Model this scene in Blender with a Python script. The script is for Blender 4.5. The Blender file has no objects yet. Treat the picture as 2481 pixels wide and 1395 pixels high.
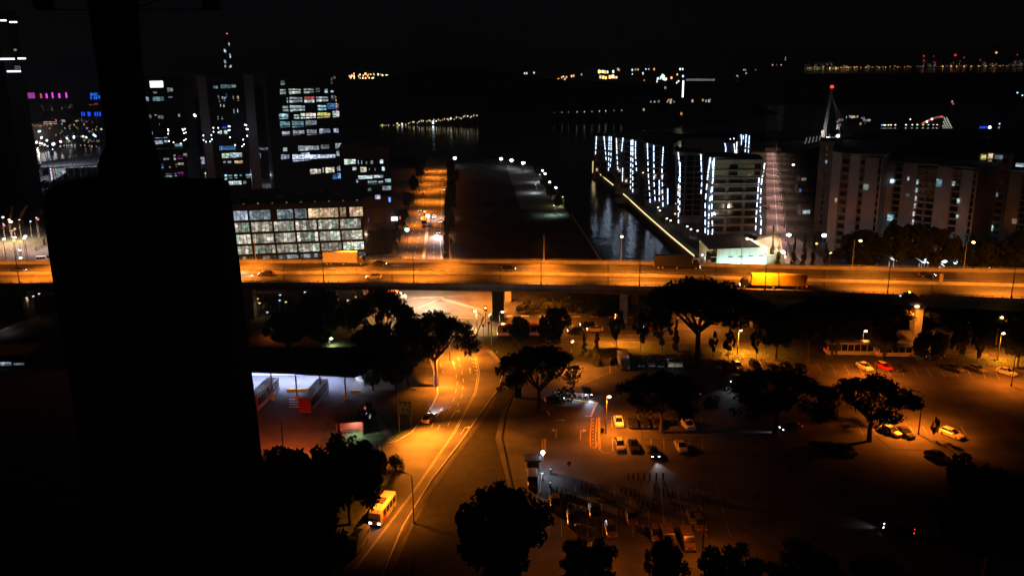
import bpy, bmesh, math, random
from mathutils import Vector, Matrix
from mathutils.geometry import tessellate_polygon

S = bpy.context.scene
COL = S.collection
RND = random.Random(11)

# ------------------------------------------------------------------ camera
FPX, CX, CY = 2110.0, 1240.5, 697.5
TH, ROLL, HCAM = math.atan(0.264), 0.0112, 70.0
cT, sT = math.cos(TH), math.sin(TH)
_F = Vector((0, cT, -sT)); _R0 = Vector((1, 0, 0)); _U0 = Vector((0, sT, cT))
_R = _R0 * math.cos(ROLL) - _U0 * math.sin(ROLL)
_U = _R0 * math.sin(ROLL) + _U0 * math.cos(ROLL)
CAM = Vector((0, 0, HCAM))
cam = bpy.data.cameras.new("camera")
camo = bpy.data.objects.new("camera", cam); COL.objects.link(camo)
cam.sensor_width = 36.0; cam.lens = 36.0 * FPX / 2481.0
cam.clip_start = 0.5; cam.clip_end = 60000
camo.matrix_world = Matrix(((_R.x, _U.x, -_F.x, 0), (_R.y, _U.y, -_F.y, 0), (_R.z, _U.z, -_F.z, HCAM), (0, 0, 0, 1)))
S.camera = camo

# ------------------------------------------------------------------ night sky, moonlight, exposure
W = bpy.data.worlds.new("World"); S.world = W; W.use_nodes = True
nt = W.node_tree; nt.nodes.clear()
wo = nt.nodes.new("ShaderNodeOutputWorld"); wb = nt.nodes.new("ShaderNodeBackground")
sk = nt.nodes.new("ShaderNodeTexSky"); sk.sky_type = 'NISHITA'; sk.sun_disc = False
sk.sun_elevation = math.radians(-4.0); sk.sun_rotation = math.radians(250)
mx = nt.nodes.new("ShaderNodeMix"); mx.data_type = 'RGBA'; mx.inputs[0].default_value = 0.75
mx.inputs[7].default_value = (0.050, 0.045, 0.064, 1)      # glow of the city in the night sky
nt.links.new(sk.outputs[0], mx.inputs[6])
tcw = nt.nodes.new("ShaderNodeTexCoord"); sp = nt.nodes.new("ShaderNodeSeparateXYZ"); cr = nt.nodes.new("ShaderNodeValToRGB")
nt.links.new(tcw.outputs["Generated"], sp.inputs[0]); nt.links.new(sp.outputs[2], cr.inputs[0])
cr.color_ramp.elements[0].position = 0.0; cr.color_ramp.elements[0].color = (.072, .056, .050, 1)
cr.color_ramp.elements[1].position = .085; cr.color_ramp.elements[1].color = (.034, .033, .056, 1)
e_ = cr.color_ramp.elements.new(.03); e_.color = (.048, .041, .052, 1)
nt.links.new(cr.outputs[0], mx.inputs[7]); nt.links.new(mx.outputs[2], wb.inputs[0])
wb.inputs[1].default_value = 0.045
nt.links.new(wb.outputs[0], wo.inputs[0])
sun = bpy.data.lights.new("moonlight", 'SUN'); sun.energy = 0.004; sun.angle = math.radians(12); sun.color = (.8, .88, 1)
suno = bpy.data.objects.new("moonlight", sun); COL.objects.link(suno); suno.rotation_euler = (math.radians(48), 0, math.radians(20))
S.view_settings.view_transform = 'Standard'; S.view_settings.look = 'None'
S.view_settings.exposure = 0; S.view_settings.gamma = 1; S.view_settings.use_curve_mapping = False
try:
    S.cycles.use_denoising = True
    S.cycles.use_light_tree = True
    S.cycles.max_bounces = 4; S.cycles.diffuse_bounces = 2; S.cycles.glossy_bounces = 2
    S.cycles.transmission_bounces = 2; S.cycles.transparent_max_bounces = 4
    S.cycles.sample_clamp_indirect = 3.0
    S.cycles.caustics_reflective = False; S.cycles.caustics_refractive = False
except Exception: pass

# ------------------------------------------------------------------ measuring: pixel of the 2481x1395 photo -> place
def ray(px, py): return _F * FPX + _R * (px - CX) - _U * (py - CY)
def P(px, py, z=0.0):                       # where that pixel meets the level z
    d = ray(px, py); t = (z - HCAM) / d.z
    v = CAM + d * t; v.z = z; return v
def Q(px, py, y):                           # where that pixel meets the vertical plane at distance y
    d = ray(px, py); return CAM + d * (y / d.y)
def zat(px, py, y): return Q(px, py, y).z
def ppm(y): return FPX / (y * cT + 40 * sT)   # pixels per metre, roughly

# ------------------------------------------------------------------ materials
MATS = {}
def mat(name, col, rough=.8, n=0.0, sc=1.0, metal=0.0, spec=.3, bump=0.0, stretch=None):
    if name in MATS: return MATS[name]
    m = bpy.data.materials.new(name); m.use_nodes = True; t = m.node_tree
    b = t.nodes["Principled BSDF"]
    b.inputs["Base Color"].default_value = (*col, 1); b.inputs["Roughness"].default_value = rough
    b.inputs["Metallic"].default_value = metal
    b.inputs["Specular IOR Level"].default_value = spec
    if n or bump:
        tc = t.nodes.new("ShaderNodeTexCoord"); nz = t.nodes.new("ShaderNodeTexNoise")
        nz.inputs["Scale"].default_value = sc; nz.inputs["Detail"].default_value = 6
        mp = t.nodes.new("ShaderNodeMapping")
        if stretch: mp.inputs["Scale"].default_value = stretch
        t.links.new(tc.outputs["Object"], mp.inputs[0]); t.links.new(mp.outputs[0], nz.inputs["Vector"])
        if n:
            r = t.nodes.new("ShaderNodeMapRange"); r.inputs[1].default_value = .3; r.inputs[2].default_value = .7
            r.inputs[3].default_value = 1 - n; r.inputs[4].default_value = 1 + n
            v = t.nodes.new("ShaderNodeVectorMath"); v.operation = 'SCALE'
            v.inputs[0].default_value = col
            t.links.new(nz.outputs[0], r.inputs[0]); t.links.new(r.outputs[0], v.inputs["Scale"])
            t.links.new(v.outputs[0], b.inputs["Base Color"])
        if bump:
            bp = t.nodes.new("ShaderNodeBump"); bp.inputs["Strength"].default_value = bump; bp.inputs["Distance"].default_value = .3
            t.links.new(nz.outputs[0], bp.inputs["Height"]); t.links.new(bp.outputs[0], b.inputs["Normal"])
    MATS[name] = m; return m

def emit(name, col, st, noise=0.0, sc=.6, sample=False, vary=0.0, stretch=(1, 1, 1)):
    """a thing that gives off light: lamp, lit window, sign"""
    if name in MATS: return MATS[name]
    m = bpy.data.materials.new(name); m.use_nodes = True; t = m.node_tree; t.nodes.clear()
    o = t.nodes.new("ShaderNodeOutputMaterial"); e = t.nodes.new("ShaderNodeEmission")
    e.inputs[0].default_value = (*col, 1); e.inputs[1].default_value = st
    t.links.new(e.outputs[0], o.inputs[0])
    if noise or vary:
        tc = t.nodes.new("ShaderNodeTexCoord"); mp = t.nodes.new("ShaderNodeMapping"); mp.inputs["Scale"].default_value = stretch
        nz = t.nodes.new("ShaderNodeTexVoronoi"); nz.distance = 'CHEBYCHEV'; nz.inputs["Scale"].default_value = sc
        t.links.new(tc.outputs["Object"], mp.inputs[0]); t.links.new(mp.outputs[0], nz.inputs["Vector"])
        sx_ = t.nodes.new("ShaderNodeSeparateColor"); t.links.new(nz.outputs["Color"], sx_.inputs[0])
        r = t.nodes.new("ShaderNodeMapRange"); r.inputs[1].default_value = .25; r.inputs[2].default_value = .9; r.interpolation_type = 'SMOOTHSTEP'
        r.inputs[3].default_value = st * (1 - noise); r.inputs[4].default_value = st * (1 + noise)
        t.links.new(sx_.outputs[0], r.inputs[0])
        oi = t.nodes.new("ShaderNodeObjectInfo"); r2 = t.nodes.new("ShaderNodeMapRange")
        r2.inputs[3].default_value = 1 - vary; r2.inputs[4].default_value = 1 + vary * .7
        t.links.new(oi.outputs["Random"], r2.inputs[0])
        mu = t.nodes.new("ShaderNodeMath"); mu.operation = 'MULTIPLY'
        t.links.new(r.outputs[0], mu.inputs[0]); t.links.new(r2.outputs[0], mu.inputs[1]); t.links.new(mu.outputs[0], e.inputs[1])
    if not sample: m.cycles.emission_sampling = 'NONE'
    MATS[name] = m; return m

ASPH = mat("asphalt", (.055, .052, .050), .8, .45, .2, bump=.15)
ASPH2 = mat("worn_asphalt", (.075, .072, .068), .8, .5, .16, bump=.15)
DECKM = mat("deck_asphalt", (.10, .098, .094), .75, .38, .3, stretch=(.10, 1.2, 1))
CONC = mat("concrete", (.30, .29, .27), .85, .22, .5)
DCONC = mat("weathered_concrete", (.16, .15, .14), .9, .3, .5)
PAVE = mat("paving", (.20, .19, .17), .85, .25, .8)
GRASS = mat("grass", (.045, .062, .022), .95, .4, .6, bump=.3)
SOIL = mat("soil", (.06, .055, .04), .95, .4, .3)
WHITE = mat("white_paint", (.78, .77, .74), .6, .12, .8)
YELLOW = mat("yellow_paint", (.75, .42, .05), .6, .1, .8)
STEEL = mat("galvanised_steel", (.32, .32, .33), .5, .1, 2, metal=.4)
DSTEEL = mat("dark_steel", (.05, .05, .055), .5, .1, 2)
BARK = mat("bark", (.09, .07, .05), .95, .3, 2)
RUBBER = mat("rubber", (.015, .015, .015), .9)
GLASS = mat("dark_glass", (.012, .014, .018), .12, spec=.6)
DARKW = mat("dark_cladding", (.022, .024, .030), .6, .2, .3)
DARKG = mat("unlit_glass", (.010, .013, .018), .15, spec=.6)
ROOFM = mat("dark_roof", (.030, .031, .034), .85, .2, .3)
PALEW = mat("pale_render", (.36, .34, .32), .85, .15, .4)
LEAFS = [mat("leaf_dark", (.035, .055, .018), .75, .35, .7), mat("leaf_mid", (.05, .078, .022), .75, .35, .7), mat("leaf_olive", (.062, .075, .024), .75, .35, .7)]
SOD = (1.0, .240, .016)
SODR = (1.0, .195, .010)
E_SOD = emit("sodium_lamp", (1.0, .62, .22), 9)
E_WARM = emit("warm_lamp", (1.0, .78, .45), 9)
E_WHITE = emit("white_lamp", (.86, .9, 1.0), 16)
E_HEAD = emit("headlight_lit", (.9, .93, 1.0), 12)
E_TAIL = emit("tail_light_lit", (1.0, .05, .02), 4)
LENS = mat("clear_lens", (.55, .55, .52), .15, spec=.6)
REDL = mat("red_lens", (.25, .02, .015), .25, spec=.6)

# ------------------------------------------------------------------ mesh building
class MB:
    def __init__(s): s.v = []; s.f = []
    def add(s, vs, fs):
        o = len(s.v); s.v += [tuple(v) for v in vs]; s.f += [tuple(i + o for i in f) for f in fs]; return s
    def box(s, x0, x1, y0, y1, z0, z1):
        return s.add([(x0, y0, z0), (x1, y0, z0), (x1, y1, z0), (x0, y1, z0), (x0, y0, z1), (x1, y0, z1), (x1, y1, z1), (x0, y1, z1)],
                     [(0, 3, 2, 1), (4, 5, 6, 7), (0, 1, 5, 4), (1, 2, 6, 5), (2, 3, 7, 6), (3, 0, 4, 7)])
    def hexa(s, lo, hi):                     # two loops of the same length, bottom and top
        n = len(lo)
        return s.add(list(lo) + list(hi), [tuple(range(n))[::-1], tuple(range(n, 2 * n))] + [(i, (i + 1) % n, n + (i + 1) % n, n + i) for i in range(n)])
    def loft(s, rings, cap=True):
        n = len(rings[0]); vs = [p for r in rings for p in r]; fs = []
        for k in range(len(rings) - 1):
            for i in range(n):
                j = (i + 1) % n; fs.append((k * n + i, k * n + j, (k + 1) * n + j, (k + 1) * n + i))
        if cap: fs += [tuple(range(n))[::-1], tuple(range((len(rings) - 1) * n, len(rings) * n))]
        return s.add(vs, fs)
    def tube(s, pts, rad, n=8):
        pts = [Vector(p) for p in pts]
        if not isinstance(rad, (list, tuple)): rad = [rad] * len(pts)
        rings = []
        for i, p in enumerate(pts):
            d = (pts[min(i + 1, len(pts) - 1)] - pts[max(i - 1, 0)]).normalized()
            a = d.orthogonal().normalized() if abs(d.z) < .99 else Vector((1, 0, 0)); 
            a = (Vector((0, 0, 1)).cross(d)).normalized() if abs(d.z) < .99 else Vector((1, 0, 0))
            b = d.cross(a).normalized()
            rings.append([p + (a * math.cos(2 * math.pi * k / n) + b * math.sin(2 * math.pi * k / n)) * rad[i] for k in range(n)])
        return s.loft(rings)
    def ball(s, c, r, n=8, m=5, sx=1, sy=1, sz=1):
        c = Vector(c); rings = []
        for i in range(m + 1):
            a = math.pi * (i / m) * .98 + .03
            rings.append([c + Vector((math.sin(a) * math.cos(2 * math.pi * k / n) * r * sx, math.sin(a) * math.sin(2 * math.pi * k / n) * r * sy, -math.cos(a) * r * sz)) for k in range(n)])
        return s.loft(rings)
    def poly(s, pts, z0=None, z1=None):      # flat polygon, or prism when z0,z1 are given
        p = [Vector(q) for q in pts]
        area = sum(p[i].x * p[(i + 1) % len(p)].y - p[(i + 1) % len(p)].x * p[i].y for i in range(len(p)))
        if area < 0: p = p[::-1]
        tri = tessellate_polygon([[Vector((q.x, q.y, 0)) for q in p]])
        n = len(p)
        if z0 is None:
            fs = []
            for t in tri:
                a, b, c = (p[i] for i in t)
                up = (b.x - a.x) * (c.y - a.y) - (b.y - a.y) * (c.x - a.x)
                fs.append(tuple(t) if up > 0 else tuple(t)[::-1])
            return s.add(p, fs)
        vs = [(q.x, q.y, z0) for q in p] + [(q.x, q.y, z1) for q in p]; fs = []
        for t in tri:
            a, b, c = (p[i] for i in t)
            up = (b.x - a.x) * (c.y - a.y) - (b.y - a.y) * (c.x - a.x)
            t = tuple(t) if up > 0 else tuple(t)[::-1]
            fs += [tuple(i + n for i in t), t[::-1]]
        fs += [(i, (i + 1) % n, n + (i + 1) % n, n + i) for i in range(n)]
        return s.add(vs, fs)
    def mesh(s, name, m):
        me = bpy.data.meshes.new(name); me.from_pydata(s.v, [], s.f); me.update()
        if m: me.materials.append(m)
        return me
    def build(s, name, m, parent=None, **k):
        return link(name, s.mesh(name, m), parent, **k)

def link(name, me, parent=None, loc=None, label=None, kind=None):
    o = bpy.data.objects.new(name, me); COL.objects.link(o)
    if parent: o.parent = parent
    if loc is not None: o.location = loc
    if label: o["label"] = label
    if kind: o["kind"] = kind
    return o
def tag(o, label, cat, group=None):
    o["label"] = label; o["category"] = cat
    if group: o["group"] = group
    return o
def thing(name, label, cat, loc=(0, 0, 0), rz=0.0, group=None):
    o = bpy.data.objects.new(name, None); COL.objects.link(o); o.empty_display_size = .5
    o.location = loc; o.rotation_euler = (0, 0, rz); return tag(o, label, cat, group)
def struct(name, mb, m): return mb.build(name, m, kind="structure")
def dup(o, loc=None, rz=None, sc=None, label=None, group=None, mats=None):
    r = o.copy(); COL.objects.link(r)
    if loc is not None: r.location = loc
    if rz is not None: r.rotation_euler = (0, 0, rz)
    if sc is not None: r.scale = sc
    if label: r["label"] = label
    if group: r["group"] = group
    def rec(a, b):
        for ch in a.children:
            if ch.type == 'LIGHT': continue
            c = ch.copy(); COL.objects.link(c); c.parent = b
            if mats and ch.name.split(".")[0] in mats and c.type == 'MESH':
                c.material_slots[0].link = 'OBJECT'; c.material_slots[0].material = mats[ch.name.split(".")[0]]
            rec(ch, c)
    rec(o, r); return r
KP = 8.0
def spot(parent, loc, power, col=SOD, ang=150, blend=.7, target=None, size=.25):
    l = bpy.data.lights.new("lamp_light", 'SPOT'); l.energy = power * KP; l.color = col
    l.spot_size = math.radians(ang); l.spot_blend = blend; l.shadow_soft_size = size
    o = bpy.data.objects.new("lamp_light", l); COL.objects.link(o); o.parent = parent; o.location = loc
    if target is not None: o.rotation_euler = (Vector(target) - Vector(loc)).to_track_quat('-Z', 'Y').to_euler()
    return o
def point(parent, loc, power, col, size=.3):
    l = bpy.data.lights.new("lamp_light", 'POINT'); l.energy = power; l.color = col; l.shadow_soft_size = size
    o = bpy.data.objects.new("lamp_light", l); COL.objects.link(o); o.parent = parent; o.location = loc; return o

# ================================================================== SETTING
# sheets, each a little above the one below: seabed/water, land, verges, roads, markings
water = mat("water", (.004, .006, .012), .13, spec=.5)
t = water.node_tree; b = t.nodes["Principled BSDF"]
tc = t.nodes.new("ShaderNodeTexCoord"); mp = t.nodes.new("ShaderNodeMapping"); mp.inputs["Scale"].default_value = (1.0, .45, 1)
nz = t.nodes.new("ShaderNodeTexNoise"); nz.inputs["Scale"].default_value = .28; nz.inputs["Detail"].default_value = 5
bp = t.nodes.new("ShaderNodeBump"); bp.inputs["Strength"].default_value = .35; bp.inputs["Distance"].default_value = .5
t.links.new(tc.outputs["Object"], mp.inputs[0]); t.links.new(mp.outputs[0], nz.inputs["Vector"]); t.links.new(nz.outputs[0], bp.inputs["Height"]); t.links.new(bp.outputs[0], b.inputs["Normal"])
struct("water", MB().add([(-15000, 60, -2.4), (15000, 60, -2.4), (15000, 15000, -2.4), (-15000, 15000, -2.4)], [(0, 1, 2, 3)]), water)

coast = [P(-1500, 405), P(-400, 404), P(0, 402), P(110, 398), P(240, 392), P(420, 388), P(820, 372), P(960, 378), P(1045, 388), P(1100, 386), P(1180, 384), P(1225, 386), P(1290, 400),
         P(1318, 430), P(1350, 480), P(1384, 522), P(1455, 632), P(1470, 662), P(1600, 664), P(1676, 650), P(1690, 636), P(1560, 525), P(1440, 424), P(1432, 412), P(1455, 396), P(1640, 372),
         P(1850, 347), P(1980, 340), P(2200, 338), P(2481, 336), P(3200, 336)]
land = coast + [Vector((900, 300, 0)), Vector((700, -150, 0)), Vector((-700, -150, 0)), Vector((-1200, 300, 0))]
struct("ground", MB().poly(land, -6, 0), SOIL)

def sheet(name, px, z, m): return struct(name, MB().poly([P(x, y, z) for x, y in px]), m)
def strip(mb, px, w, z, dash=None, both=None):
    """painted line along pixel polyline, width w metres"""
    pts = [P(x, y, z) for x, y in px]
    if dash:
        a, g = dash; segs = []; carry = 0.0; on = True; cur = pts[0]
        out = []; rem = a
        for p in pts[1:]:
            d = (p - cur).length
            while d > rem:
                q = cur + (p - cur) * (rem / d)
                if on: out.append((cur, q))
                cur = q; d = (p - cur).length; on = not on; rem = a if on else g
            if on: out.append((cur, p))
            rem -= d; cur = p
    else: out = None
    if out is None:
        L, R_ = [], []
        for i, p in enumerate(pts):
            d = (pts[min(i + 1, len(pts) - 1)] - pts[max(i - 1, 0)]).normalized(); n = Vector((-d.y, d.x, 0)) * (w / 2)
            L.append(p + n); R_.append(p - n)
        n = len(pts); mb.add(R_ + L, [(i, i + 1, n + i + 1, n + i) for i in range(n - 1)])
    else:
        for a, b in out:
            d = (b - a)
            if d.length < .05: continue
            d.normalize(); n = Vector((-d.y, d.x, 0)) * (w / 2)
            mb.add([a - n, b - n, b + n, a + n], [(0, 1, 2, 3)])
    return mb
def kerb(name, px, w=.25, h=.14, m=None):
    pts = [P(x, y, 0) for x, y in px]; mb = MB(); n = len(pts); rings = []
    for i, p in enumerate(pts):
        d = (pts[min(i + 1, n - 1)] - pts[max(i - 1, 0)]).normalized(); q = Vector((-d.y, d.x, 0)) * (w / 2)
        rings.append([p - q + Vector((0, 0, .001)), p + q + Vector((0, 0, .001)), p + q + Vector((0, 0, h)), p - q + Vector((0, 0, h))])
    mb.loft(rings); return struct(name, mb, m or CONC)

# the access road that climbs from the foot of the picture to the junction
LK = [(790, 1420), (862, 1290), (910, 1195), (935, 1150), (905, 1118), (911, 1078), (957, 1071), (998, 1048), (1020, 1018), (1048, 982), (1061, 955), (1059, 930), (1050, 895), (1040, 862), (1010, 830), (960, 800)]
RK = [(915, 1420), (977, 1273), (1045, 1163), (1105, 1085), (1182, 977), (1206, 945), (1218, 905), (1222, 880), (1190, 850), (1172, 828), (1180, 800)]
sheet("access_road", LK + RK[::-1], .012, ASPH2)
sheet("junction_road", [(880, 812), (860, 762), (880, 700), (900, 672), (1240, 672), (1262, 712), (1262, 762), (1225, 764), (1700, 768), (2000, 790), (2200, 812), (2560, 838), (2560, 868), (2200, 848), (2000, 838), (1800, 834), (1500, 832), (1330, 830), (1240, 828), (1172, 830), (1100, 832)], .008, ASPH)
sheet("slip_road", [(1222, 880), (1228, 868), (1250, 852), (1330, 830), (1400, 832), (1330, 860), (1262, 900), (1240, 935), (1206, 946), (1218, 905)], .016, ASPH2)
sheet("harbour_road", [(950, 672), (962, 640), (985, 560), (1010, 505), (1018, 445), (1036, 408), (1082, 404), (1086, 470), (1080, 560), (1088, 640), (1100, 672)], .004, ASPH2)
sheet("condominium_road", [(1858, 366), (1882, 364), (1893, 450), (1906, 560), (1915, 640), (1850, 640), (1858, 540), (1856, 440)], .006, mat("pink_paving", (.25, .19, .18), .8, .2, .4))
sheet("estate_road", [(1906, 575), (1930, 575), (1960, 600), (2010, 640), (2060, 660), (1960, 660), (1930, 620)], .008, mat("pink_paving2", (.2, .17, .17), .8, .2, .4))
# car park
sheet("carpark", [(1206, 960), (1262, 905), (1400, 880), (1478, 868), (2560, 895), (2560, 1300), (2300, 1420), (1250, 1420), (1230, 1180), (1200, 1060), (1215, 1000)], .01, ASPH2)
# verges and pavements
sheet("verge", [(1180, 800), (1240, 800), (1240, 830), (1260, 850), (1215, 868), (1190, 850), (1172, 828)], .02, GRASS)
sheet("verge", [(1405, 834), (1800, 838), (2560, 872), (2560, 893), (2000, 873), (1478, 864), (1410, 872), (1290, 905), (1262, 903), (1330, 862)], .02, GRASS)
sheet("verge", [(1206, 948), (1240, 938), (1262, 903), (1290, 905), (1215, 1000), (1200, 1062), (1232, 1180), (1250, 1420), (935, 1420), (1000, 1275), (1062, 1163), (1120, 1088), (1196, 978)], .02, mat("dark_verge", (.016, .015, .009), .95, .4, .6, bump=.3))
sheet("verge", [(630, 1420), (780, 1420), (850, 1290), (900, 1190), (925, 1150), (895, 1120), (640, 1100)], .02, GRASS)
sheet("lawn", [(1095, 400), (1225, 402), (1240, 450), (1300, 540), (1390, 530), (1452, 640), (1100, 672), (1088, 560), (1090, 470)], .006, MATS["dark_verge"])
sheet("promenade", [(1226, 400), (1292, 405), (1318, 440), (1348, 484), (1382, 524), (1372, 530), (1335, 510), (1262, 506), (1244, 452)], .012, PAVE)
sheet("bus_yard", [(600, 900), (890, 905), (900, 940), (800, 990), (770, 1085), (900, 1095), (905, 1116), (640, 1106), (560, 1106), (540, 900)], .014, mat("yard_concrete", (.075, .072, .07), .8, .25, .3))
sheet("kiosk_lawn", [(828, 1078), (838, 1050), (880, 1030), (905, 985), (945, 985), (960, 1040), (985, 1045), (955, 1066), (911, 1073), (880, 1085)], .02, mat("lawn_grass", (.06, .12, .05), .95, .4, .6))
sheet("footpath", [(905, 1000), (918, 1002), (935, 1035), (955, 1058), (940, 1066), (922, 1040)], .026, PAVE)
kerb("kerb_left", LK[:4]); kerb("kerb_bend", LK[5:15]); kerb("kerb_right", RK[:7])
kerb("kerb_island", [(1190, 850), (1217, 884), (1219, 900)]); kerb("carpark_kerb", [(1478, 868), (1478, 905), (1430, 925), (1380, 942)])
kerb("carpark_divider_kerb", [(1250, 935), (1225, 1000), (1215, 1060), (1240, 1180), (1258, 1395)], m=mat("dark_kerb", (.035, .033, .03), .9, .3, 1))
kerb("seawall", [(1384, 521), (1420, 575), (1455, 631)], .5, .5, CONC); kerb("drain_kerb", [(1195, 985), (1085, 1130), (1000, 1255), (905, 1420)], .5, .06, MATS["dark_kerb"])

# road markings, all flat paint
mk = MB()
strip(mk, [(845, 1395), (924, 1290), (1000, 1190), (1100, 1045), (1150, 950), (1158, 905), (1150, 862)], .1, .03)
strip(mk, [(849, 1395), (928, 1290), (1004, 1190), (1104, 1045), (1154, 950), (1162, 905), (1154, 862)], .1, .03)
for a in ([(1060, 1040), (1075, 1012), (1092, 985), (1102, 960), (1108, 930), (1104, 900), (1096, 868)], [(1085, 1030), (1108, 985), (1120, 955), (1123, 925), (1118, 895), (1110, 866)], [(1075, 905), (1066, 878)], [(1062, 1000), (1055, 1012), (1045, 1035)]):
    strip(mk, a, .1, .03, dash=(2.2, 2.6))
for k in range(5): strip(mk, [(1140 + k * 3, 868 + k * 9), (1152 + k * 1.5, 872 + k * 9)], .2, .03)
strip(mk, [(1180, 849), (1217, 884), (1218, 900)], .15, .034, dash=(1, .5)); strip(mk, [(1245, 854), (1228, 865), (1219, 888)], .15, .034)
strip(mk, [(1185, 849), (1196, 862), (1206, 849)], .15, .034)
strip(mk, [(1012, 747), (1070, 722), (1160, 748), (1178, 756)], .25, .03); strip(mk, [(1000, 721), (1075, 720)], .3, .03)
strip(mk, [(1070, 725), (1160, 751)], .2, .031)
strip(mk, [(1100, 768), (1165, 772)], .15, .03); strip(mk, [(1150, 786), (1300, 786), (1800, 800)], .12, .03, dash=(3, 5))
strip(mk, [(1300, 806), (1800, 818), (2400, 850)], .12, .03, dash=(3, 5)); strip(mk, [(1240, 826), (1800, 831), (2400, 861)], .12, .03)
strip(mk, [(1490, 812), (1560, 813)], .12, .031)
strip(mk, [(1222, 765), (1700, 770)], .9, .032, dash=(2.2, 2.6))
LINEW = mat("road_paint", (.42, .41, .39), .7, .3, 1.5)
struct("road_markings", mk, LINEW)
mk = MB()      # harbour road lines
strip(mk, [(978, 640), (1000, 560), (1024, 500), (1032, 440), (1046, 410)], .15, .02, dash=(3, 6)); strip(mk, [(1000, 640), (1018, 560), (1035, 500), (1042, 440), (1054, 410)], .15, .02, dash=(3, 6))
strip(mk, [(1050, 640), (1052, 560), (1058, 500), (1062, 440), (1066, 410)], .15, .02, dash=(3, 6)); strip(mk, [(1070, 640), (1066, 560), (1070, 500), (1072, 440)], .15, .02)
strip(mk, [(1872, 367), (1876, 450), (1884, 560)], .25, .02)
struct("harbour_road_markings", mk, WHITE)
mk = MB(); strip(mk, [(1026, 640), (1036, 560), (1042, 530)], .5, .03); struct("road_median", MB().poly([P(*q) for q in ((1021, 645), (1028, 645), (1038, 560), (1041, 530), (1036, 530), (1031, 560))], .005, .35), CONC)
mk = MB()      # yellow car park lines, arrows, word
for x in (1430, 1443): strip(mk, [(x + 3, 1012), (x, 1060), (x + 1, 1082)], .08, .03)
strip(mk, [(1450, 1010), (1450, 1060), (1452, 1088), (1462, 1096), (1478, 1097)], .08, .03); strip(mk, [(1453, 1010), (1453, 1060), (1455, 1085)], .08, .03)
strip(mk, [(1433, 1082), (1440, 1086), (1447, 1080), (1446, 1070)], .1, .03)

strip(mk, [(1418, 1008), (1432, 1008), (1441, 985), (1448, 974)], .35, .032)
strip(mk, [(1345, 962), (1400, 969), (1444, 976)], .35, .031)
for k in range(9): mk.ball(P(1436.5, 1015 + 8.2 * k, .06), .14, 6, 4)
for x in (1313, 1318, 1321): strip(mk, [(x + 2, 1062), (x - 1, 1095)], .12, .03)
strip(mk, [(1326, 994), (1332, 1006)], .35, .03)
struct("yellow_markings", mk, YELLOW)
def arrow(mb, base, tip, w, turn=0, z=.034):
    a, b = P(*base, z), P(*tip, z); d = (b - a); L = d.length; d.normalize(); n = Vector((-d.y, d.x, 0))
    if not turn:
        mb.add([a - n * .08 * w, a + n * .08 * w, a + d * L * .62 + n * .08 * w, a + d * L * .62 - n * .08 * w], [(0, 3, 2, 1)])
        mb.add([a + d * L * .6 - n * .3 * w, a + d * L * .6 + n * .3 * w, b], [(0, 2, 1)])
    else:
        s_ = turn; q = a + d * L * .8
        def F(vs): mb.add(vs, [(0, 1, 2, 3)])
        pts = [a - n * .08 * w, a + n * .08 * w, q + n * .08 * w, q - n * .08 * w]; mb.add(pts, [(0, 3, 2, 1)])
        e = q + n * s_ * .55 * w
        mb.add([q - d * .3 * w, q + d * .02 * w, e + d * .02 * w, e - d * .3 * w], [(0, 1, 2, 3), (3, 2, 1, 0)][:1])
        h = e - d * .14 * w
        mb.add([h + d * .9 * w, h - d * .9 * w, h + n * s_ * .8 * w], [(0, 1, 2)])
ar = MB()
arrow(ar, (1092, 1013), (1106, 990), .8, -1); arrow(ar, (1115, 1053), (1131, 1029), .8, -1); arrow(ar, (1060, 1006), (1072, 986), 1.2)
arrow(ar, (1347, 1060), (1349, 1036), .8, 1); arrow(ar, (1406, 1064), (1408, 1036), .8, -1)
arrow(ar, (1102, 892), (1097, 874), 1.1); arrow(ar, (1140, 904), (1138, 890), 1.0)

struct("road_arrows", ar, LINEW)
cu = bpy.data.curves.new("road_word", 'FONT'); cu.body = "CAR"; cu.size = .8; cu.align_x = 'CENTER'; cu.extrude = .002; cu.materials.append(WHITE)
tx = bpy.data.objects.new("road_word", cu); COL.objects.link(tx); tx.location = P(1359, 1019, .036); tx.scale = (1, 1.5, 1); tx["kind"] = "structure"
# parking bays
mk = MB()
for x in range(1490, 1860, 27): strip(mk, [(x, 872 + (x - 1490) * .006), (x + 3 - (1490 - x) * .012, 896 + (x - 1490) * .006)], .1, .03)
for x in range(1880, 2480, 33): strip(mk, [(x, 878 + (x - 1880) * .03), (x + 14, 902 + (x - 1880) * .03)], .1, .03)
for x in range(1482, 1720, 31):
    strip(mk, [(x, 1008), (x + 1, 1036)], .1, .03); strip(mk, [(x + 2, 1062), (x + 3, 1092)], .1, .03)
for x in range(2080, 2330, 31): strip(mk, [(x, 1032), (x + 12, 1052)], .1, .03)
for i, (a, b) in enumerate(((1265, 1240), (1330, 1330), (1362, 1360), (1394, 1392), (1424, 1424), (1456, 1460), (1488, 1497), (1525, 1534), (1565, 1575), (1600, 1613), (1640, 1662), (1688, 1712), (1735, 1770))):
    strip(mk, [(a, 1175), (b, 1300)], .1, .03)
struct("bay_markings", mk, mat("worn_paint", (.35, .34, .32), .8, .3, 1))
dl = MB(); strip(dl, [(1556, 1064), (1640, 1067), (1712, 1070)], .3, .02); strip(dl, [(1555, 1040), (1557, 1064)], .2, .021); strip(dl, [(2120, 1055), (2160, 1088)], .2, .02); strip(dl, [(2160, 1088), (2250, 1090)], .3, .022); strip(dl, [(1625, 1045), (1634, 1066)], .2, .022)
struct("drain_slots", dl, mat("drain_dark", (.02, .018, .016), .9))

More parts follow.
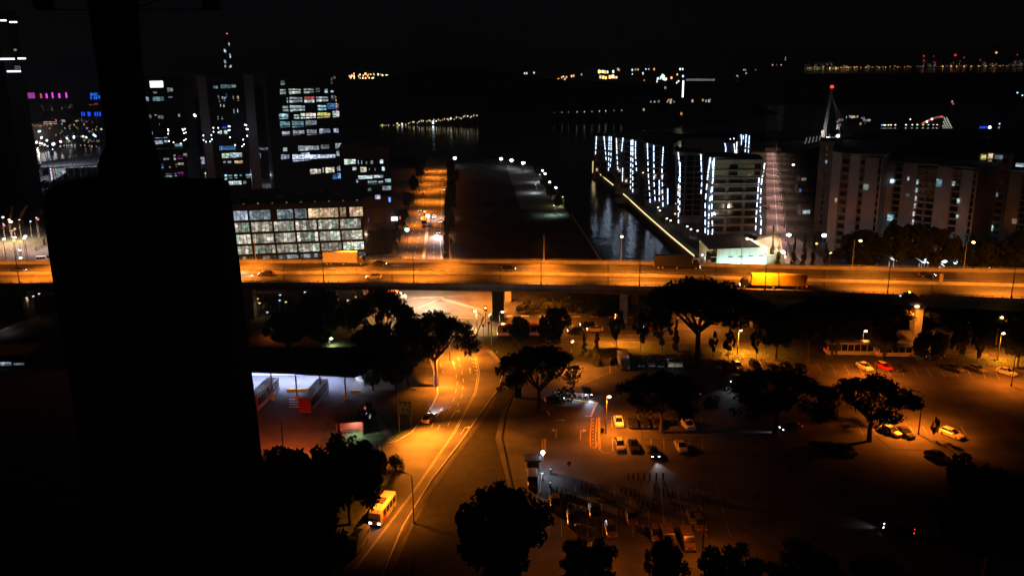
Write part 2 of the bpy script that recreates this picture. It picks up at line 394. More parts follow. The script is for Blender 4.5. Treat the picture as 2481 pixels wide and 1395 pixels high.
# distant land: wooded hills over the strait and the far shore of the refinery
def hill(name, prof, y, depth, zb=-2.4):
    """ridge profile given as pixels at distance y, with a real slope in front and behind"""
    mb = MB(); top = [Q(a, b, y) for a, b in prof]; n = len(top); fr = [Vector((p.x * .86, y - depth, zb)) for p in top]; bk = [Vector((p.x * 1.1, y + depth * 1.4, zb)) for p in top]
    mid = [Vector((p.x * .94, y - depth * .55, zb + (p.z - zb) * .62)) for p in top]
    vs = fr + mid + top + bk; fs = []
    for k in range(3):
        for i in range(n - 1): fs.append((k * n + i, k * n + i + 1, (k + 1) * n + i + 1, (k + 1) * n + i))
    mb.add(vs, fs); return struct(name, mb, HILLM)
HILLM = mat("wooded_hill", (.016, .022, .012), .95, .4, .05)
hill("hill_sentosa", [(200, 300), (420, 250), (560, 215), (700, 205), (830, 196), (900, 192), (960, 178), (1040, 168), (1110, 166), (1200, 172), (1300, 186), (1380, 196), (1500, 200), (1640, 210), (1740, 222), (1860, 262), (1900, 285)], 1300, 300)
hill("hill_west", [(1560, 215), (1700, 205), (1850, 190), (1950, 180), (2100, 178), (2250, 177), (2481, 176), (2800, 180), (3300, 190)], 1900, 560)
hill("hill_left", [(-700, 300), (-300, 262), (0, 250), (120, 246), (240, 258), (330, 300)], 1250, 260)
sheet("island_shore", [(1500, 330), (1700, 322), (1900, 318), (2100, 312), (2500, 312), (3000, 312), (3000, 326), (2200, 333), (1900, 336), (1600, 337)], -1.2, SOIL)
sheet("resort_shore", [(-700, 340), (-300, 350), (0, 352), (150, 350), (260, 346), (420, 338), (700, 300), (500, 290), (0, 296), (-700, 296)], -1.0, SOIL)
struct("far_shore", MB().poly([Vector((1000, 4700, 0)), Vector((1900, 4550, 0)), Vector((4200, 4500, 0)), Vector((4200, 5200, 0)), Vector((1000, 5300, 0))], -3, 1.5), SOIL)

# ================================================================== VIADUCT
NEAR = [(-260, 687), (50, 685), (590, 683), (1000, 685), (1240, 688), (1560, 693), (1850, 702), (2200, 713), (2481, 723), (2760, 735)]
FAR = [(-260, 633), (50, 632), (590, 630), (1000, 628), (1240, 629.5), (1560, 633), (1850, 641), (2200, 648), (2481, 652), (2760, 657)]
SOF = [(-260, 704), (50, 703), (590, 700), (1000, 702), (1240, 704), (1560, 716), (1850, 725), (2200, 741), (2481, 756), (2760, 768)]
def interp(tab, x):
    for (a, b), (c, d) in zip(tab, tab[1:]):
        if x <= c: return b + (d - b) * (x - a) / (c - a)
    return tab[-1][1]
DZ, PZ = 10.3, 11.3
def vnear(x): return P(x, interp(NEAR, x), PZ)
def vfar(x): return P(x, interp(FAR, x), PZ)
def vsof(x):
    n = vnear(x); return zat(x, interp(SOF, x), n.y)
def V(x, t, z=DZ):
    p = vnear(x).lerp(vfar(x), t); p.z = z; return p
def vdir(x): return (V(x + 20, .5) - V(x - 20, .5)).normalized()
XS = list(range(-260, 2761, 40))
via = thing("viaduct", "long elevated dual carriageway glowing orange under sodium lamps across the whole picture", "viaduct")
def vsweep(name, t0, t1, z0, z1, m, xs=XS, **k):
    mb = MB(); rings = []
    for x in xs:
        a, b = V(x, t0), V(x, t1)
        za = z0(x) if callable(z0) else z0; zb = z1(x) if callable(z1) else z1
        rings.append([Vector((a.x, a.y, za)), Vector((b.x, b.y, za)), Vector((b.x, b.y, zb)), Vector((a.x, a.y, zb))])
    mb.loft(rings); return mb.build(name, m, via, **k)
vsweep("deck", .004, .996, DZ - .5, DZ, DECKM)
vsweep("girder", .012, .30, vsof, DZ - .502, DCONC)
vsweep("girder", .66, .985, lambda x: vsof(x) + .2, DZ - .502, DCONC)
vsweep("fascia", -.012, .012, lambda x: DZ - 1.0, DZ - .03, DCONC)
npar = vsweep("parapet", -.010, .006, DZ, PZ, CONC); npar["label"] = "near concrete parapet"
fpar = vsweep("parapet", .992, 1.006, DZ + .001, PZ, CONC); fpar["label"] = "far concrete parapet"
med = vsweep("median_barrier", .492, .506, DZ + .001, DZ + .85, CONC)
rl = MB()
for tt, zz in ((.0, PZ + .35), (.998, PZ + .35), (.499, DZ + 1.3)):
    rl.tube([V(x, tt, zz) for x in XS], .05, 5)
rl.build("handrail", STEEL, via)
pm = MB().box(-.06, .06, -.06, .06, 0, .45).mesh("rail_post", DSTEEL)
for tt, zz, st in ((.0, PZ, 24), (.499, DZ + .85, 26), (.998, PZ, 44)):
    for x in range(-20, 2500, st): link("rail_post", pm, via, V(x, tt, zz))
lm = MB()
for tt, dash in ((.035, 0), (.12, 1), (.25, 1), (.37, 1), (.47, 0), (.53, 0), (.63, 1), (.75, 1), (.87, 1), (.965, 0)):
    for i, x in enumerate(range(-200, 2700, 20)):
        if dash and i % 2: continue
        a, b = V(x, tt, DZ + .012), V(x + (20 if not dash else 11), tt, DZ + .012); n = Vector((0, .09, 0))
        lm.add([a - n, b - n, b + n, a + n], [(0, 1, 2, 3)])
lm.build("lane_lines", mat("worn_white", (.26, .25, .24), .7), via, kind="stuff")
jm = MB()
for x in range(-100, 2600, 262):
    a, b, c, d = V(x, .01, DZ + .006), V(x + 3, .01, DZ + .006), V(x + 3, .99, DZ + .006), V(x, .99, DZ + .006); jm.add([a, b, c, d], [(0, 1, 2, 3)])
jm.build("expansion_joint", mat("joint_rubber", (.02, .02, .02), .8), via)
def pier(x, base_y, t=.2, w=1.6, d=1.5, m=CONC):
    p = V(x, t, 0); zt = vsof(x)
    mb = MB().hexa([(p.x - w * .8, p.y - d, 0), (p.x + w * .8, p.y - d, 0), (p.x + w * .8, p.y + d, 0), (p.x - w * .8, p.y + d, 0)],
                   [(p.x - w * .8, p.y - d, zt - 1.4), (p.x + w * .8, p.y - d, zt - 1.4), (p.x + w * .8, p.y + d, zt - 1.4), (p.x - w * .8, p.y + d, zt - 1.4)])
    mb.hexa([(p.x - w * .8, p.y - d, zt - 1.4), (p.x + w * .8, p.y - d, zt - 1.4), (p.x + w * .8, p.y + d, zt - 1.4), (p.x - w * .8, p.y + d, zt - 1.4)],
            [(p.x - w, p.y - 3, zt), (p.x + w, p.y - 3, zt), (p.x + w, p.y + 3, zt), (p.x - w, p.y + 3, zt)])
    return mb.build("pier", m, via)
for x in (60, 330, 604, 800, 872, 1206, 1512, 1834, 2228, 2560): pier(x, 0, .14, w=1.15 if x not in (1206, 800) else 2.0, m=CONC if x != 1206 else mat("dark_green_pier", (.022, .032, .018), .95, .4, 2))  # one pier gets a darker, greener surface than the others
for x in (60, 330, 604, 872, 1230, 1540, 1860, 2190, 2560): pier(x, 0, .82, w=1.15)

PIER_GREEN = mat("dark_green_pier", (.022, .032, .018), .95, .4, 2)
UL = emit("added_underdeck_glow", (1, .75, .45), 3)
for x, t_, pw, c in ((930, .3, 1800, (1, .42, .08)), (1040, .5, 3200, (1, .62, .38)), (1120, .3, 2200, (1, .42, .10)), (1210, .5, 2200, SOD), (1020, .85, 2600, (1, .6, .35)), (1150, .85, 2600, SOD), (1330, .1, 1500, SOD), (1700, .1, 1500, SOD), (2225, .0, 700, SOD)):  # added lamps under the deck, put in to brighten the junction and road
    p = V(x, t_, 0); z = vsof(x) - .05
    MB().box(p.x - .5, p.x + .5, p.y - .2, p.y + .2, z - .2, z + .3).build("added_underdeck_lamp", UL, via); spot(via, (p.x, p.y, z - .3), pw * 1.7, c, 158, .7)

# ================================================================== STREET LAMPS
def street_lamp(base, h, ang, label, arm=2.0, lit=True, power=0, col=SOD, em=None, group=None, name="street_lamp", cutoff=False, polem=None, tilt=True, spot_ang=150, bulb=.34, target=None, blend=.9):
    t = thing(name, label, "street lamp", base, ang, group)
    pmat = polem or STEEL
    MB().tube([(0, 0, 0), (0, 0, h * .5), (0, 0, h)], [.13, .11, .08], 7).build("pole", pmat, t)
    MB().tube([(0, 0, 0), (0, 0, .5)], [.2, .2], 7).build("base_collar", pmat, t)
    MB().tube([(0, 0, h - .05), (arm * .4, 0, h + .25), (arm, 0, h + .3)], .055, 6).build("arm", pmat, t)
    hd = MB().loft([[(arm - .25, -.16, h + .2), (arm - .25, .16, h + .2), (arm - .25, .1, h + .4), (arm - .25, -.1, h + .4)], [(arm + .75, -.2, h + .2), (arm + .75, .2, h + .2), (arm + .75, .08, h + .34), (arm + .75, -.08, h + .34)]]).build("lamp_head", pmat, t)
    if lit:
        if cutoff: MB().box(arm - .05, arm + .6, -.13, .13, h + .19, h + .197).build("lamp_glass", em or E_SOD, hd)
        else: MB().ball((arm + .28, 0, h + .1), bulb, 8, 5, 1.2, 1, .75).build("lamp_glass", em or E_SOD, hd)
    if power: spot(t, (arm + .3, 0, h - .15), power, col, spot_ang, blend, target=target or (arm + 1.2, 0, 0))
    return t
VN = [(-190, 686), (47, 685), (300, 684), (545, 683), (785, 683), (1003, 685), (1311, 688), (1549, 693), (1853, 702), (2150, 711), (2450, 722), (2700, 733)]
VNL = {47: "dark lamp post on the near parapet at far left, beside a black car", 785: "dark lamp post on the near parapet right of the black tower", 1003: "dark hooked lamp post on near parapet below the lit harbour road", 1311: "dark lamp post on the near parapet below the unlit lawn",
       1549: "dark lamp post on the near parapet left of the big rain tree", 1853: "dark lamp post crossing the front yellow container", 2150: "dark lamp post on near parapet beside the taxi", 2450: "dark leaning lamp post on the near parapet at far right"}
PVN, PVF = 7200, 3800
for x, y in VN:
    p = V(x, .0, PZ)
    street_lamp(p, 8.6, math.atan2(vdir(x).y, vdir(x).x) + math.pi / 2, VNL.get(x, "dark lamp post on near parapet, %s" % {-190: "outside the left edge", 300: "behind the black tower's left half", 545: "behind the black tower's right half", 2700: "outside the right edge"}.get(x)), 2.6, True, PVN, cutoff=True, polem=DSTEEL, group="lamp posts on the near parapet", target=(9.5, 0, 0), spot_ang=124, blend=1.0)
VF = [(-120, 632), (160, 631), (400, 630), (620, 629), (853, 628), (1090, 628.5), (1318, 630), (1505, 632), (1795, 639), (2065, 645), (2335, 649), (2600, 653)]
VFL = {620: "thin lamp post on far parapet before the office's left windows", 853: "thin lamp post on far parapet before the office's right end", 1318: "thin lamp post on far parapet against the dark lawn", 1505: "lit lamp post on far parapet against the dark water",
       1795: "lit lamp post on far parapet before the teal pavilion", 2065: "lit lamp post on far parapet beside blue lights", 2335: "lit leaning lamp post on far parapet among white lights", 1090: "unlit slim lamp post on far parapet right of the harbour road"}
for x, y in VF:
    p = V(x, 1.0, PZ); lit = x in (1505, 1795, 2065, 2335)
    street_lamp(p, 7.6, math.atan2(vdir(x).y, vdir(x).x) - (math.pi / 2 if x != 1795 and x != 2065 and x != 2335 else math.pi / 5), VFL.get(x, "lamp post on far parapet, %s" % {-120: "outside the left edge", 160: "behind the black tower's left half", 400: "behind the black tower's right half", 2600: "outside the right edge"}.get(x)), 1.4, True, PVF, cutoff=not lit, group="lamp posts on the far parapet", bulb=.42, target=(5, 0, 0) if lit else (6, 0, 0), spot_ang=112, blend=1.0)

# lamps on the ground: (px,py of foot, height, arm heading, label, power, colour, emission, arm)
GL = [
    (968, 1048, 9, -.35, "tall lamp post beside the green direction sign", 11000, SOD, None, 3.0, True, (9.5, -2.5, 0)),
    (1052, 936, 8, 0.0, "short lamp post on left kerb under the lacy tree", 6000, SOD, None, 2.0, True, None),
    (1003, 1267, 8, 2.6, "slim dark lamp post on the right verge opposite the white minibus", 1500, SOD, None, 2.0, True, None),
    (1090, 872, 7, 0.3, "yellow lamp half hidden in the lacy tree crown", 11000, SOD, None, 1.0, False, None),
    (1383, 905, 7.5, 1.0, "bright orange lamp above the dark tree at car park entrance", 4500, SOD, E_SOD, .3, False, None),
    (1490, 835, 8, -1.4, "orange lamp before the narrow verge tree near the parked lorry", 7500, SOD, E_SOD, .5, False, None),
    (1468, 1050, 7.5, 0, "orange lamp on a pole beside yellow bay lines in the car park", 4400, SODR, E_SOD, .2, False, None),
    (1786, 858, 6, 0, "glowing lamp inside a ring of leaves right of rain tree", 7500, SOD, E_SOD, .2, False, None),
    (2417, 872, 6.5, 0, "brightest orange lamp at right edge of the verge", 5500, SOD, E_SOD, .2, False, None),
    (2413, 835, 7, 0, "small pale lamp under the viaduct at far right", 900, SOD, E_SOD, .2, False, None),
    (2088, 850, 5, 0, "tiny orange lamp above the passing bus on right", 1600, SOD, E_SOD, .2, False, None),
    (1156, 798, 5, math.pi, "white round lamp on yellow gantry arm at the junction", 2600, (1, .55, .22), E_WARM, .2, False, None),
    (1211, 800, 5, 0, "white round lamp on leaning pole right of the traffic light", 2200, (1, .5, .18), E_WARM, .5, False, None),
    (660, 815, 5, 0, "red orange lamp among low bushes beside the black tower", 350, (1, .2, .03), emit("red_lamp", (1, .35, .1), 8), .2, False, None),
    (801, 868, 5, 0, "greenish yellow lamp over a hut behind the bus station roof", 300, (.8, 1, .3), emit("green_lamp", (.75, 1, .35), 8), .2, False, None),
    (940, 790, 5, 0, "small white lamp hidden in the big tree left of junction", 100, (.8, .9, 1), E_WHITE, .2, False, None),
]
for x, y, h, a, lb, pw, c, em, arm, cut, tg in GL:
    street_lamp(P(x, y), h, a, lb, arm, True, pw, c, em, cutoff=cut, group="street lamps at ground level", bulb=.36 if not cut else .3, blend=.75 if lb[:9] == 'tall lamp' else .9, spot_ang={'tall lamp': 118, 'orange la': 160, 'slim dark': 134}.get(lb[:9], 150), target=tg)
# lamps whose light pools show but whose heads stay behind crowns
for x, y, lb, pw in ((2225, 1052, "lamp post standing by the slim tree in the car park", 3600), (2120, 925, "lamp post behind a crown left of the white car", 2600), (2450, 935, "lamp post at the right end of the upper bays", 2200), (690, 1130, "lamp post in the black shrubs below the bus yard", 2400), (1452, 1400, "lamp post beyond the motorcycles at the lower edge", 260), (1700, 1375, "lamp post in the dark lower car park", 350)):
    street_lamp(P(x, y), 8, 1.9, lb, 1.0, True, pw, SODR if x != 690 else (1, .14, .02), cutoff=True, polem=DSTEEL, group="street lamps at ground level", spot_ang=162 if x != 690 else 140, target=(5, 0, 0) if x == 690 else None)

# harbour road lamps, left and right kerbs
HL = [(972, 625), (983, 580), (993, 545), (1003, 515), (1010, 488), (1016, 465), (1022, 446), (1029, 430), (1036, 416)]
HR = [(1083, 630), (1083, 575), (1083, 530), (1084, 490), (1084, 458), (1084, 432), (1084, 414)]
for L, tab in ((True, HL), (False, HR)):
    for i, (x, y) in enumerate(tab):
        street_lamp(P(x, y), 9, 0.0 if L else math.pi, "%s lamp along the %s kerb of the harbour road" % (["nearest", "second nearest", "third nearest", "fourth nearest", "fifth nearest", "sixth nearest", "seventh nearest", "eighth nearest", "farthest"][i], "left" if L else "right"), 2.2, True, 3800, SOD if L or y < 500 else (1, .5, .3),
                    cutoff=True, group="lamp posts along the harbour road", polem=DSTEEL, spot_ang=140, target=(5.5, 0, 0), blend=1.0)
for i, (x, y, lb) in enumerate(((1101, 402, "bright white lamp at the far end of harbour road"), (1213, 404, "left one of three bright white promenade lamps"), (1238, 409, "middle one of three bright white promenade lamps"), (1266, 416, "right one of three bright white promenade lamps"))):
    p = P(x, y); h = zat(x, 384 if x < 1220 else (388 if x < 1250 else 394), p.y)
    street_lamp(p, max(5, h - .4), 0.5, lb, .2, True, [300, 900, 1400, 1400][i], (.85, .9, 1), emit("floodlamp_white", (.88, .92, 1.0), 30), group="white promenade lamps", bulb=.95, spot_ang=165, target=(.3, -3, 0))
for i, (x, y, pw, c) in enumerate(((1317, 432, 260, (.8, 1, .75)), (1323, 440, 260, (.8, 1, .75)), (1334, 462, 300, (.8, 1, .75)), (1349, 476, 420, (.6, 1, .7)), (1366, 500, 160, (.9, 1, .3)), (1345, 522, 500, (.6, .95, .9)), (1300, 468, 300, (.8, .9, 1)), (1310, 442, 300, (.8, .9, 1)))):
    street_lamp(P(x, y), 4.5, math.pi * .9, "small %s lamp by the promenade trees" % ["first white", "second white", "third white", "greenish white", "yellow green", "nearest teal", "lower dim", "upper dim"][i], .3, True, pw, c, E_WHITE if i < 4 else emit("dim_lamp_%d" % i, c, 4), group="small lamps under the promenade trees", bulb=.55 if i < 4 else .25, spot_ang=160, target=(1.5, 0, 0))

# ================================================================== VEHICLES
def ring(x, hw, zb, zt, ch=.12): return [(x, -hw, zb), (x, -hw, zt - ch), (x, -hw + ch, zt), (x, hw - ch, zt), (x, hw, zt - ch), (x, hw, zb)]
wheel_cache = {}
def wheel_mesh(r, w):
    k = (r, w)
    if k not in wheel_cache:
        me = MB().tube([(0, -w / 2, 0), (0, w / 2, 0)], r, 14).mesh("wheel", RUBBER)
        wheel_cache[k] = (me, MB().tube([(0, -w / 2 - .012, 0), (0, w / 2 + .012, 0)], r * .58, 10).mesh("rim", STEEL))
    return wheel_cache[k]
def wheels(t, xs, hw, r=.32, w=.22):
    me, rim = wheel_mesh(r, w)
    for x in xs:
        for s_ in (-1, 1):
            o = link("wheel", me, t, (x, s_ * (hw - w / 2), r)); link("rim", rim, o)
def lights(t, xf, xr, hw, zf, zr, lit=False, s=.1):
    for s_ in (-1, 1):
        MB().box(xf - .06, xf + .03, s_ * hw - s * 1.5, s_ * hw + s * 1.5, zf - s, zf + s).build("headlight", E_HEAD if lit else LENS, t)
        MB().box(xr - .03, xr + .06, s_ * hw - s * 1.3, s_ * hw + s * 1.3, zr - s, zr + s).build("tail_light", E_TAIL if lit else REDL, t)
PAINT = {}
def paint(n, c, metal=.0):
    PAINT[n] = mat("paint_" + n, c, .28, .06, 1, metal=metal, spec=.6); return PAINT[n]
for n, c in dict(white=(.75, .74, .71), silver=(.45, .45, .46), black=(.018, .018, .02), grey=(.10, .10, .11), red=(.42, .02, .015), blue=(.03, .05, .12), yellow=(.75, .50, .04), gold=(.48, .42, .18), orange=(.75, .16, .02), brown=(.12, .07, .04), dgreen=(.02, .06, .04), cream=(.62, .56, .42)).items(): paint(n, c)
def sedan(label, lit=False, hatch=False):
    t = thing("parked_car" if not lit else "moving_car", label, "car")
    MB().loft([ring(-2.2, .74, .36, .82), ring(-2.05, .84, .24, .95), ring(-1.1, .88, .2, .97), ring(.9, .88, .2, .94), ring(1.75, .85, .22, .80), ring(2.15, .76, .3, .64)]).build("body", PAINT["white"], t)
    xr, xr2 = (-1.85, -1.05) if not hatch else (-2.1, -1.75)
    MB().loft([ring(xr, .70, .9, .955, .03), ring(xr2, .64, .9, 1.40, .12), ring(.2, .66, .9, 1.42, .12), ring(1.05, .72, .9, .95, .03)]).build("window_glass", GLASS, t)
    MB().loft([ring(xr2 + .12, .55, 1.39, 1.45, .03), ring(-.3, .58, 1.40, 1.475, .03), ring(.12, .55, 1.39, 1.45, .03)]).build("roof", PAINT["white"], t)
    pl = MB()
    for s_ in (-1, 1):
        pl.tube([(xr2 + .05, s_ * .63, 1.36), (xr + .15, s_ * .74, .95)], .05, 4); pl.tube([(.2, s_ * .65, 1.38), (.98, s_ * .74, .95)], .04, 4); pl.tube([(-.45, s_ * .68, 1.38), (-.45, s_ * .75, .95)], .04, 4)
    pl.build("pillars", PAINT["white"], t)
    for s_ in (-1, 1): MB().box(.75, .92, s_ * .88 - .08, s_ * .88 + .08, .92, 1.05).build("wing_mirror", PAINT["white"], t)
    wheels(t, (-1.35, 1.3), .87); lights(t, 2.06, -2.16, .58, .62, .78, lit)
    return t
def van(label, lit=False, L=4.6, H=1.95, name="parked_van", wins=True):
    t = thing(name, label, "van"); h = L / 2
    MB().loft([ring(-h, .80, .35, H - .08), ring(-h + .15, .85, .25, H), ring(h - 1.35, .85, .25, H), ring(h - .75, .85, .25, 1.25), ring(h - .12, .82, .25, 1.0), ring(h, .76, .3, .75)]).build("body", PAINT["white"], t)
    MB().add([(h - 1.28, -.72, H - .1), (h - 1.28, .72, H - .1), (h - .72, .76, 1.28), (h - .72, -.76, 1.28)], [(0, 3, 2, 1)]).add([(h - 1.2, -.72, H - .08), (h - 1.2, .72, H - .08), (h - .66, .76, 1.28), (h - .66, -.76, 1.28)], [(0, 3, 2, 1)]).build("windscreen", GLASS, t)
    MB().box(-h - .012, -h + .1, -.62, .62, 1.15, H - .25).build("rear_window", GLASS, t)
    if wins:
        for s_ in (-1, 1):
            for k in range(3): MB().box(-h + .4 + k * 1.05, -h + 1.35 + k * 1.05, s_ * .855 - .01, s_ * .855 + .01, 1.15, H - .3).build("side_window", GLASS, t)
    wheels(t, (-h + .8, h - .75), .85); lights(t, h - .02, -h + .02, .6, .68, .9, lit)
    return t
def bus(label, L=7.0, H=2.7, Wd=2.1, lit=False, name="minibus", body="cream", trim=None, cat="minibus", nw=4):
    t = thing(name, label, cat); h = L / 2; w = Wd / 2
    MB().loft([ring(-h, w - .06, .4, H - .12, .2), ring(-h + .2, w, .3, H, .2), ring(h - .5, w, .3, H, .2), ring(h - .05, w - .04, .3, H - .35, .2), ring(h, w - .08, .35, 1.0, .1)]).build("body", PAINT[body], t)
    MB().loft([[(h - .30, -w + .14, H - .35), (h - .30, w - .14, H - .35), (h - .22, w - .14, H - .3), (h - .22, -w + .14, H - .3)], [(h - .02, -w + .12, 1.15), (h - .02, w - .12, 1.15), (h + .05, w - .12, 1.15), (h + .05, -w + .12, 1.15)]]).build("windscreen", GLASS, t)
    MB().box(-h - .03, -h + .1, -w + .3, w - .3, 1.35, H - .45).build("rear_window", GLASS, t)
    ww = (L - 1.5) / nw
    for s_ in (-1, 1):
        for k in range(nw): MB().box(-h + .5 + k * ww, -h + .5 + k * ww + ww - .18, s_ * w - .02, s_ * w + .02, 1.25, H - .42).build("side_window", GLASS, t)
    if trim:
        for s_ in (-1, 1): MB().box(h - 2.6, h - .7, s_ * w - .015, s_ * w + .025, .45, 1.2).build("side_panel", trim, t)
    MB().box(-.9, .9, -.5, .5, H - .02, H + .14).build("roof_unit", PAINT["grey"], t)
    wheels(t, (-h + 1.5, h - 1.3), w, .42, .28); lights(t, h + .0, -h, w - .35, .72, .95, lit, .13)
    return t
def lorry(label, L=8.0, H=3.4, boxc="white", cab="grey", lit=False, name="box_lorry", boxes=None, cat="lorry", Wd=2.4):
    t = thing(name, label, cat); h = L / 2; w = Wd / 2
    MB().loft([ring(h - 2.0, w - .05, .5, 2.5, .2), ring(h - .7, w - .05, .5, 2.6, .25), ring(h - .1, w - .08, .45, 1.5, .15), ring(h, w - .12, .45, .95, .1)]).build("cab", PAINT[cab], t)
    MB().loft([[(h - .72, -w + .2, 2.42), (h - .72, w - .2, 2.42), (h - .62, w - .2, 2.45), (h - .62, -w + .2, 2.45)], [(h - .12, -w + .15, 1.5), (h - .12, w - .15, 1.5), (h - .02, w - .15, 1.5), (h - .02, -w + .15, 1.5)]]).build("windscreen", GLASS, t)
    MB().box(-h, h - 2.0, -.45, .45, .55, .9).build("chassis", PAINT["black"], t)
    for a, b in boxes or [(-h, h - 2.15)]:
        bx = MB().loft([[(a, -w, .92), (a, w, .92), (a, w, H), (a, -w, H)], [(b, -w, .92), (b, w, .92), (b, w, H), (b, -w, H)]])
        bx.build("container" if boxes else "cargo_box", PAINT[boxc], t)
        rb = MB(); n = int((b - a) / .7)
        for k in range(n + 1):
            x = a + .08 + k * (b - a - .16) / n
            for s_ in (-1, 1): rb.box(x - .06, x + .06, s_ * w - .03, s_ * w + .035, .95, H - .02)
        rb.build("container_rib" if boxes else "box_rib", PAINT[boxc], t)
    wheels(t, [h - 1.1, -h + 1.2, -h + 2.4] + ([0] if L > 12 else []), w, .48, .3); lights(t, h + .02, -h + .0, w - .35, .75, .8, lit, .13)
    return t
SED = sedan("white parked saloon car"); HAT = sedan("parked hatchback", hatch=True); SEDL = sedan("moving car", lit=True)
VANP = van("parked van"); 
for o in (SED, HAT, SEDL, VANP): o.location = (0, -60, 0)
USED = set()
def place(proto, pos, hd, label, color, group=None, extra=None, beam=None):
    m = {"body": PAINT[color], "roof": PAINT[color], "pillars": PAINT[color], "wing_mirror": PAINT[color]}
    if extra: m.update(extra)
    if proto.name not in USED:
        USED.add(proto.name); r = proto; r.location = pos; r.rotation_euler = (0, 0, hd); r["label"] = label
        if group: r["group"] = group
        for ch in r.children:
            k = ch.name.split(".")[0]
            if k in m: ch.material_slots[0].link = 'OBJECT'; ch.material_slots[0].material = m[k]
    else: r = dup(proto, pos, hd, label=label, group=group, mats=m)
    if beam: spot(r, (2.4, 0, .7), beam * .09, (.85, .88, 1), 62, .8, target=(12, 0, -.6), size=.12)
    return r
def hdg(a, b):                                # heading from pixel a to pixel b on the ground
    p, q = P(*a), P(*b); return math.atan2(q.y - p.y, q.x - p.x)

# ---------------------------------------------------------------- traffic on the viaduct
def onv(x, y):                              # tyre point on the deck under that pixel, and the deck's heading
    return P(x, y, DZ + .01), math.atan2(vdir(x).y, vdir(x).x)
VG = "traffic on the viaduct"
p, a = onv(645, 668); place(SEDL, p, a + math.pi, "black car with lit lights heading left beside the black tower", "black", VG, beam=9000)
p, a = onv(905, 675); place(SEDL, p, a + math.pi, "pale saloon alone in the nearest lane below the long pale lorry", "white", VG)
p, a = onv(920, 643); place(SEDL, p, a, "black car with red tail lights close behind the long pale lorry's right end", "black", VG, beam=900)
p, a = onv(1232, 655); place(SEDL, p, a, "dark car heading right alone above the junction", "black", VG, beam=700)
p, a = onv(45, 660); place(SEDL, p, a, "black car at far left edge of the viaduct", "black", VG)
p, a = onv(2200, 722); place(SEDL, p, a + math.pi, "dark taxi with glowing roof sign on viaduct at right", "dgreen", VG)
tx_ = [o for o in COL.objects if o.get("label") == "dark taxi with glowing roof sign on viaduct at right"][0]
MB().box(-.35, -.1, -.4, .4, 1.47, 1.68).build("roof_sign", emit("taxi_sign", (.85, 1, .15), 5), tx_)
p, a = onv(2246, 671); place(SEDL, p, a, "black car behind the orange pillar of the median at right", "black", VG)
p, a = onv(835, 641); t = lorry("long pale box lorry heading right before the lit office", 12.5, 4.0, "silver", "grey", name="box_lorry"); t.location = p; t.rotation_euler = (0, 0, a); t["group"] = VG
p, a = onv(1640, 651); t = lorry("black box lorry on far lane beside the teal pavilion", 13.0, 4.0, "black", "black", lit=True, name="box_lorry"); t.location = p; t.rotation_euler = (0, 0, a); t["group"] = VG
p, a = onv(1872, 697); t = lorry("truck with two yellow containers heading left above the rain tree", 17.0, 3.7, "yellow", "black", lit=True, name="container_truck", boxes=[(-8.4, -1.6), (-1.1, 5.6)], cat="truck"); t.location = p; t.rotation_euler = (0, 0, a + math.pi); t["group"] = VG
p, a = onv(2279, 681); t = thing("median_cabinet", "orange lit box standing on the median barrier at right", "cabinet", p, a)
MB().box(-.45, .45, -.3, .3, 0, 2.0).build("cabinet_body", CONC, t); MB().box(-.5, .5, -.35, .35, 2.0, 2.08).build("cabinet_lid", CONC, t)
t = thing("median_sign", "small dark sign on a post on the median at far right", "sign", onv(2319, 682)[0], 0)
MB().tube([(0, 0, 0), (0, 0, 2.2)], .06, 6).build("post", DSTEEL, t); MB().box(-.3, .3, -.03, .03, 1.5, 2.3).build("sign_panel", DSTEEL, t)

# ---------------------------------------------------------------- traffic and parked vehicles on the ground
def car(kind, x, y, hd, label, color, group=None, beam=None, extra=None):
    return place(kind, P(x, y, .03), hd, label, color, group, extra, beam)
up = hdg((1060, 1040), (1100, 985))
car(SEDL, 1038, 1018, up, "yellow taxi driving up the lit access road", "yellow", beam=7000)
t = bus("cream minibus with red door panels and lit headlights at the roadside", 7.0, 2.75, 2.1, True, "minibus", "cream", mat("red_panel", (.5, .1, .04), .4)); t.location = P(928, 1250, .03); t.rotation_euler = (0, 0, hdg((960, 1208), (900, 1290)))
t = bus("van parked in half shade at the lower road edge in front of the minibus", 5.4, 2.3, 1.9, False, "roadside_van", "silver", None, "van", 3); t.location = P(868, 1322, .03); t.rotation_euler = (0, 0, hdg((900, 1280), (840, 1362)))
# junction
JG = "vehicles waiting on the road under the viaduct"
t = van("white pickup truck with lit headlights right of the traffic light", True, 4.9, 1.75, "pickup_truck", False); t.location = P(1206, 770, .03); t.rotation_euler = (0, 0, math.pi); t["group"] = JG
t = bus("orange bus with a pale lower stripe waiting at the junction behind trees", 12.0, 3.1, 2.5, True, "city_bus", "orange", None, "bus", 7); t.location = P(1262, 812, .03); t.rotation_euler = (0, 0, math.pi); t["group"] = JG
sb = MB(); 
for s_ in (-1, 1): sb.box(-5.8, 5.6, s_ * 1.27 - .01, s_ * 1.27 + .01, .5, 1.1)
sb.build("side_stripe", PAINT["cream"], t)
car(SEDL, 1394, 806, math.pi, "dark car with red tail lights between two verge trees", "black", JG)
car(SEDL, 1424, 791, math.pi, "dark car in the upper lane beside the yellow hatchback", "black", JG)
car(SEDL, 1441, 802, math.pi, "pale yellow taxi queuing on the road under the viaduct", "gold", JG)
car(SEDL, 1578, 798, math.pi, "red car queuing behind the small verge trees", "red", JG)
car(SEDL, 1064, 566, -math.pi / 2 - .1, "car with bright headlights nearest on the harbour road", "grey", "cars on the harbour road", 30000)
car(SEDL, 1052, 528, -math.pi / 2, "car with headlights second on the harbour road", "white", "cars on the harbour road", 700)
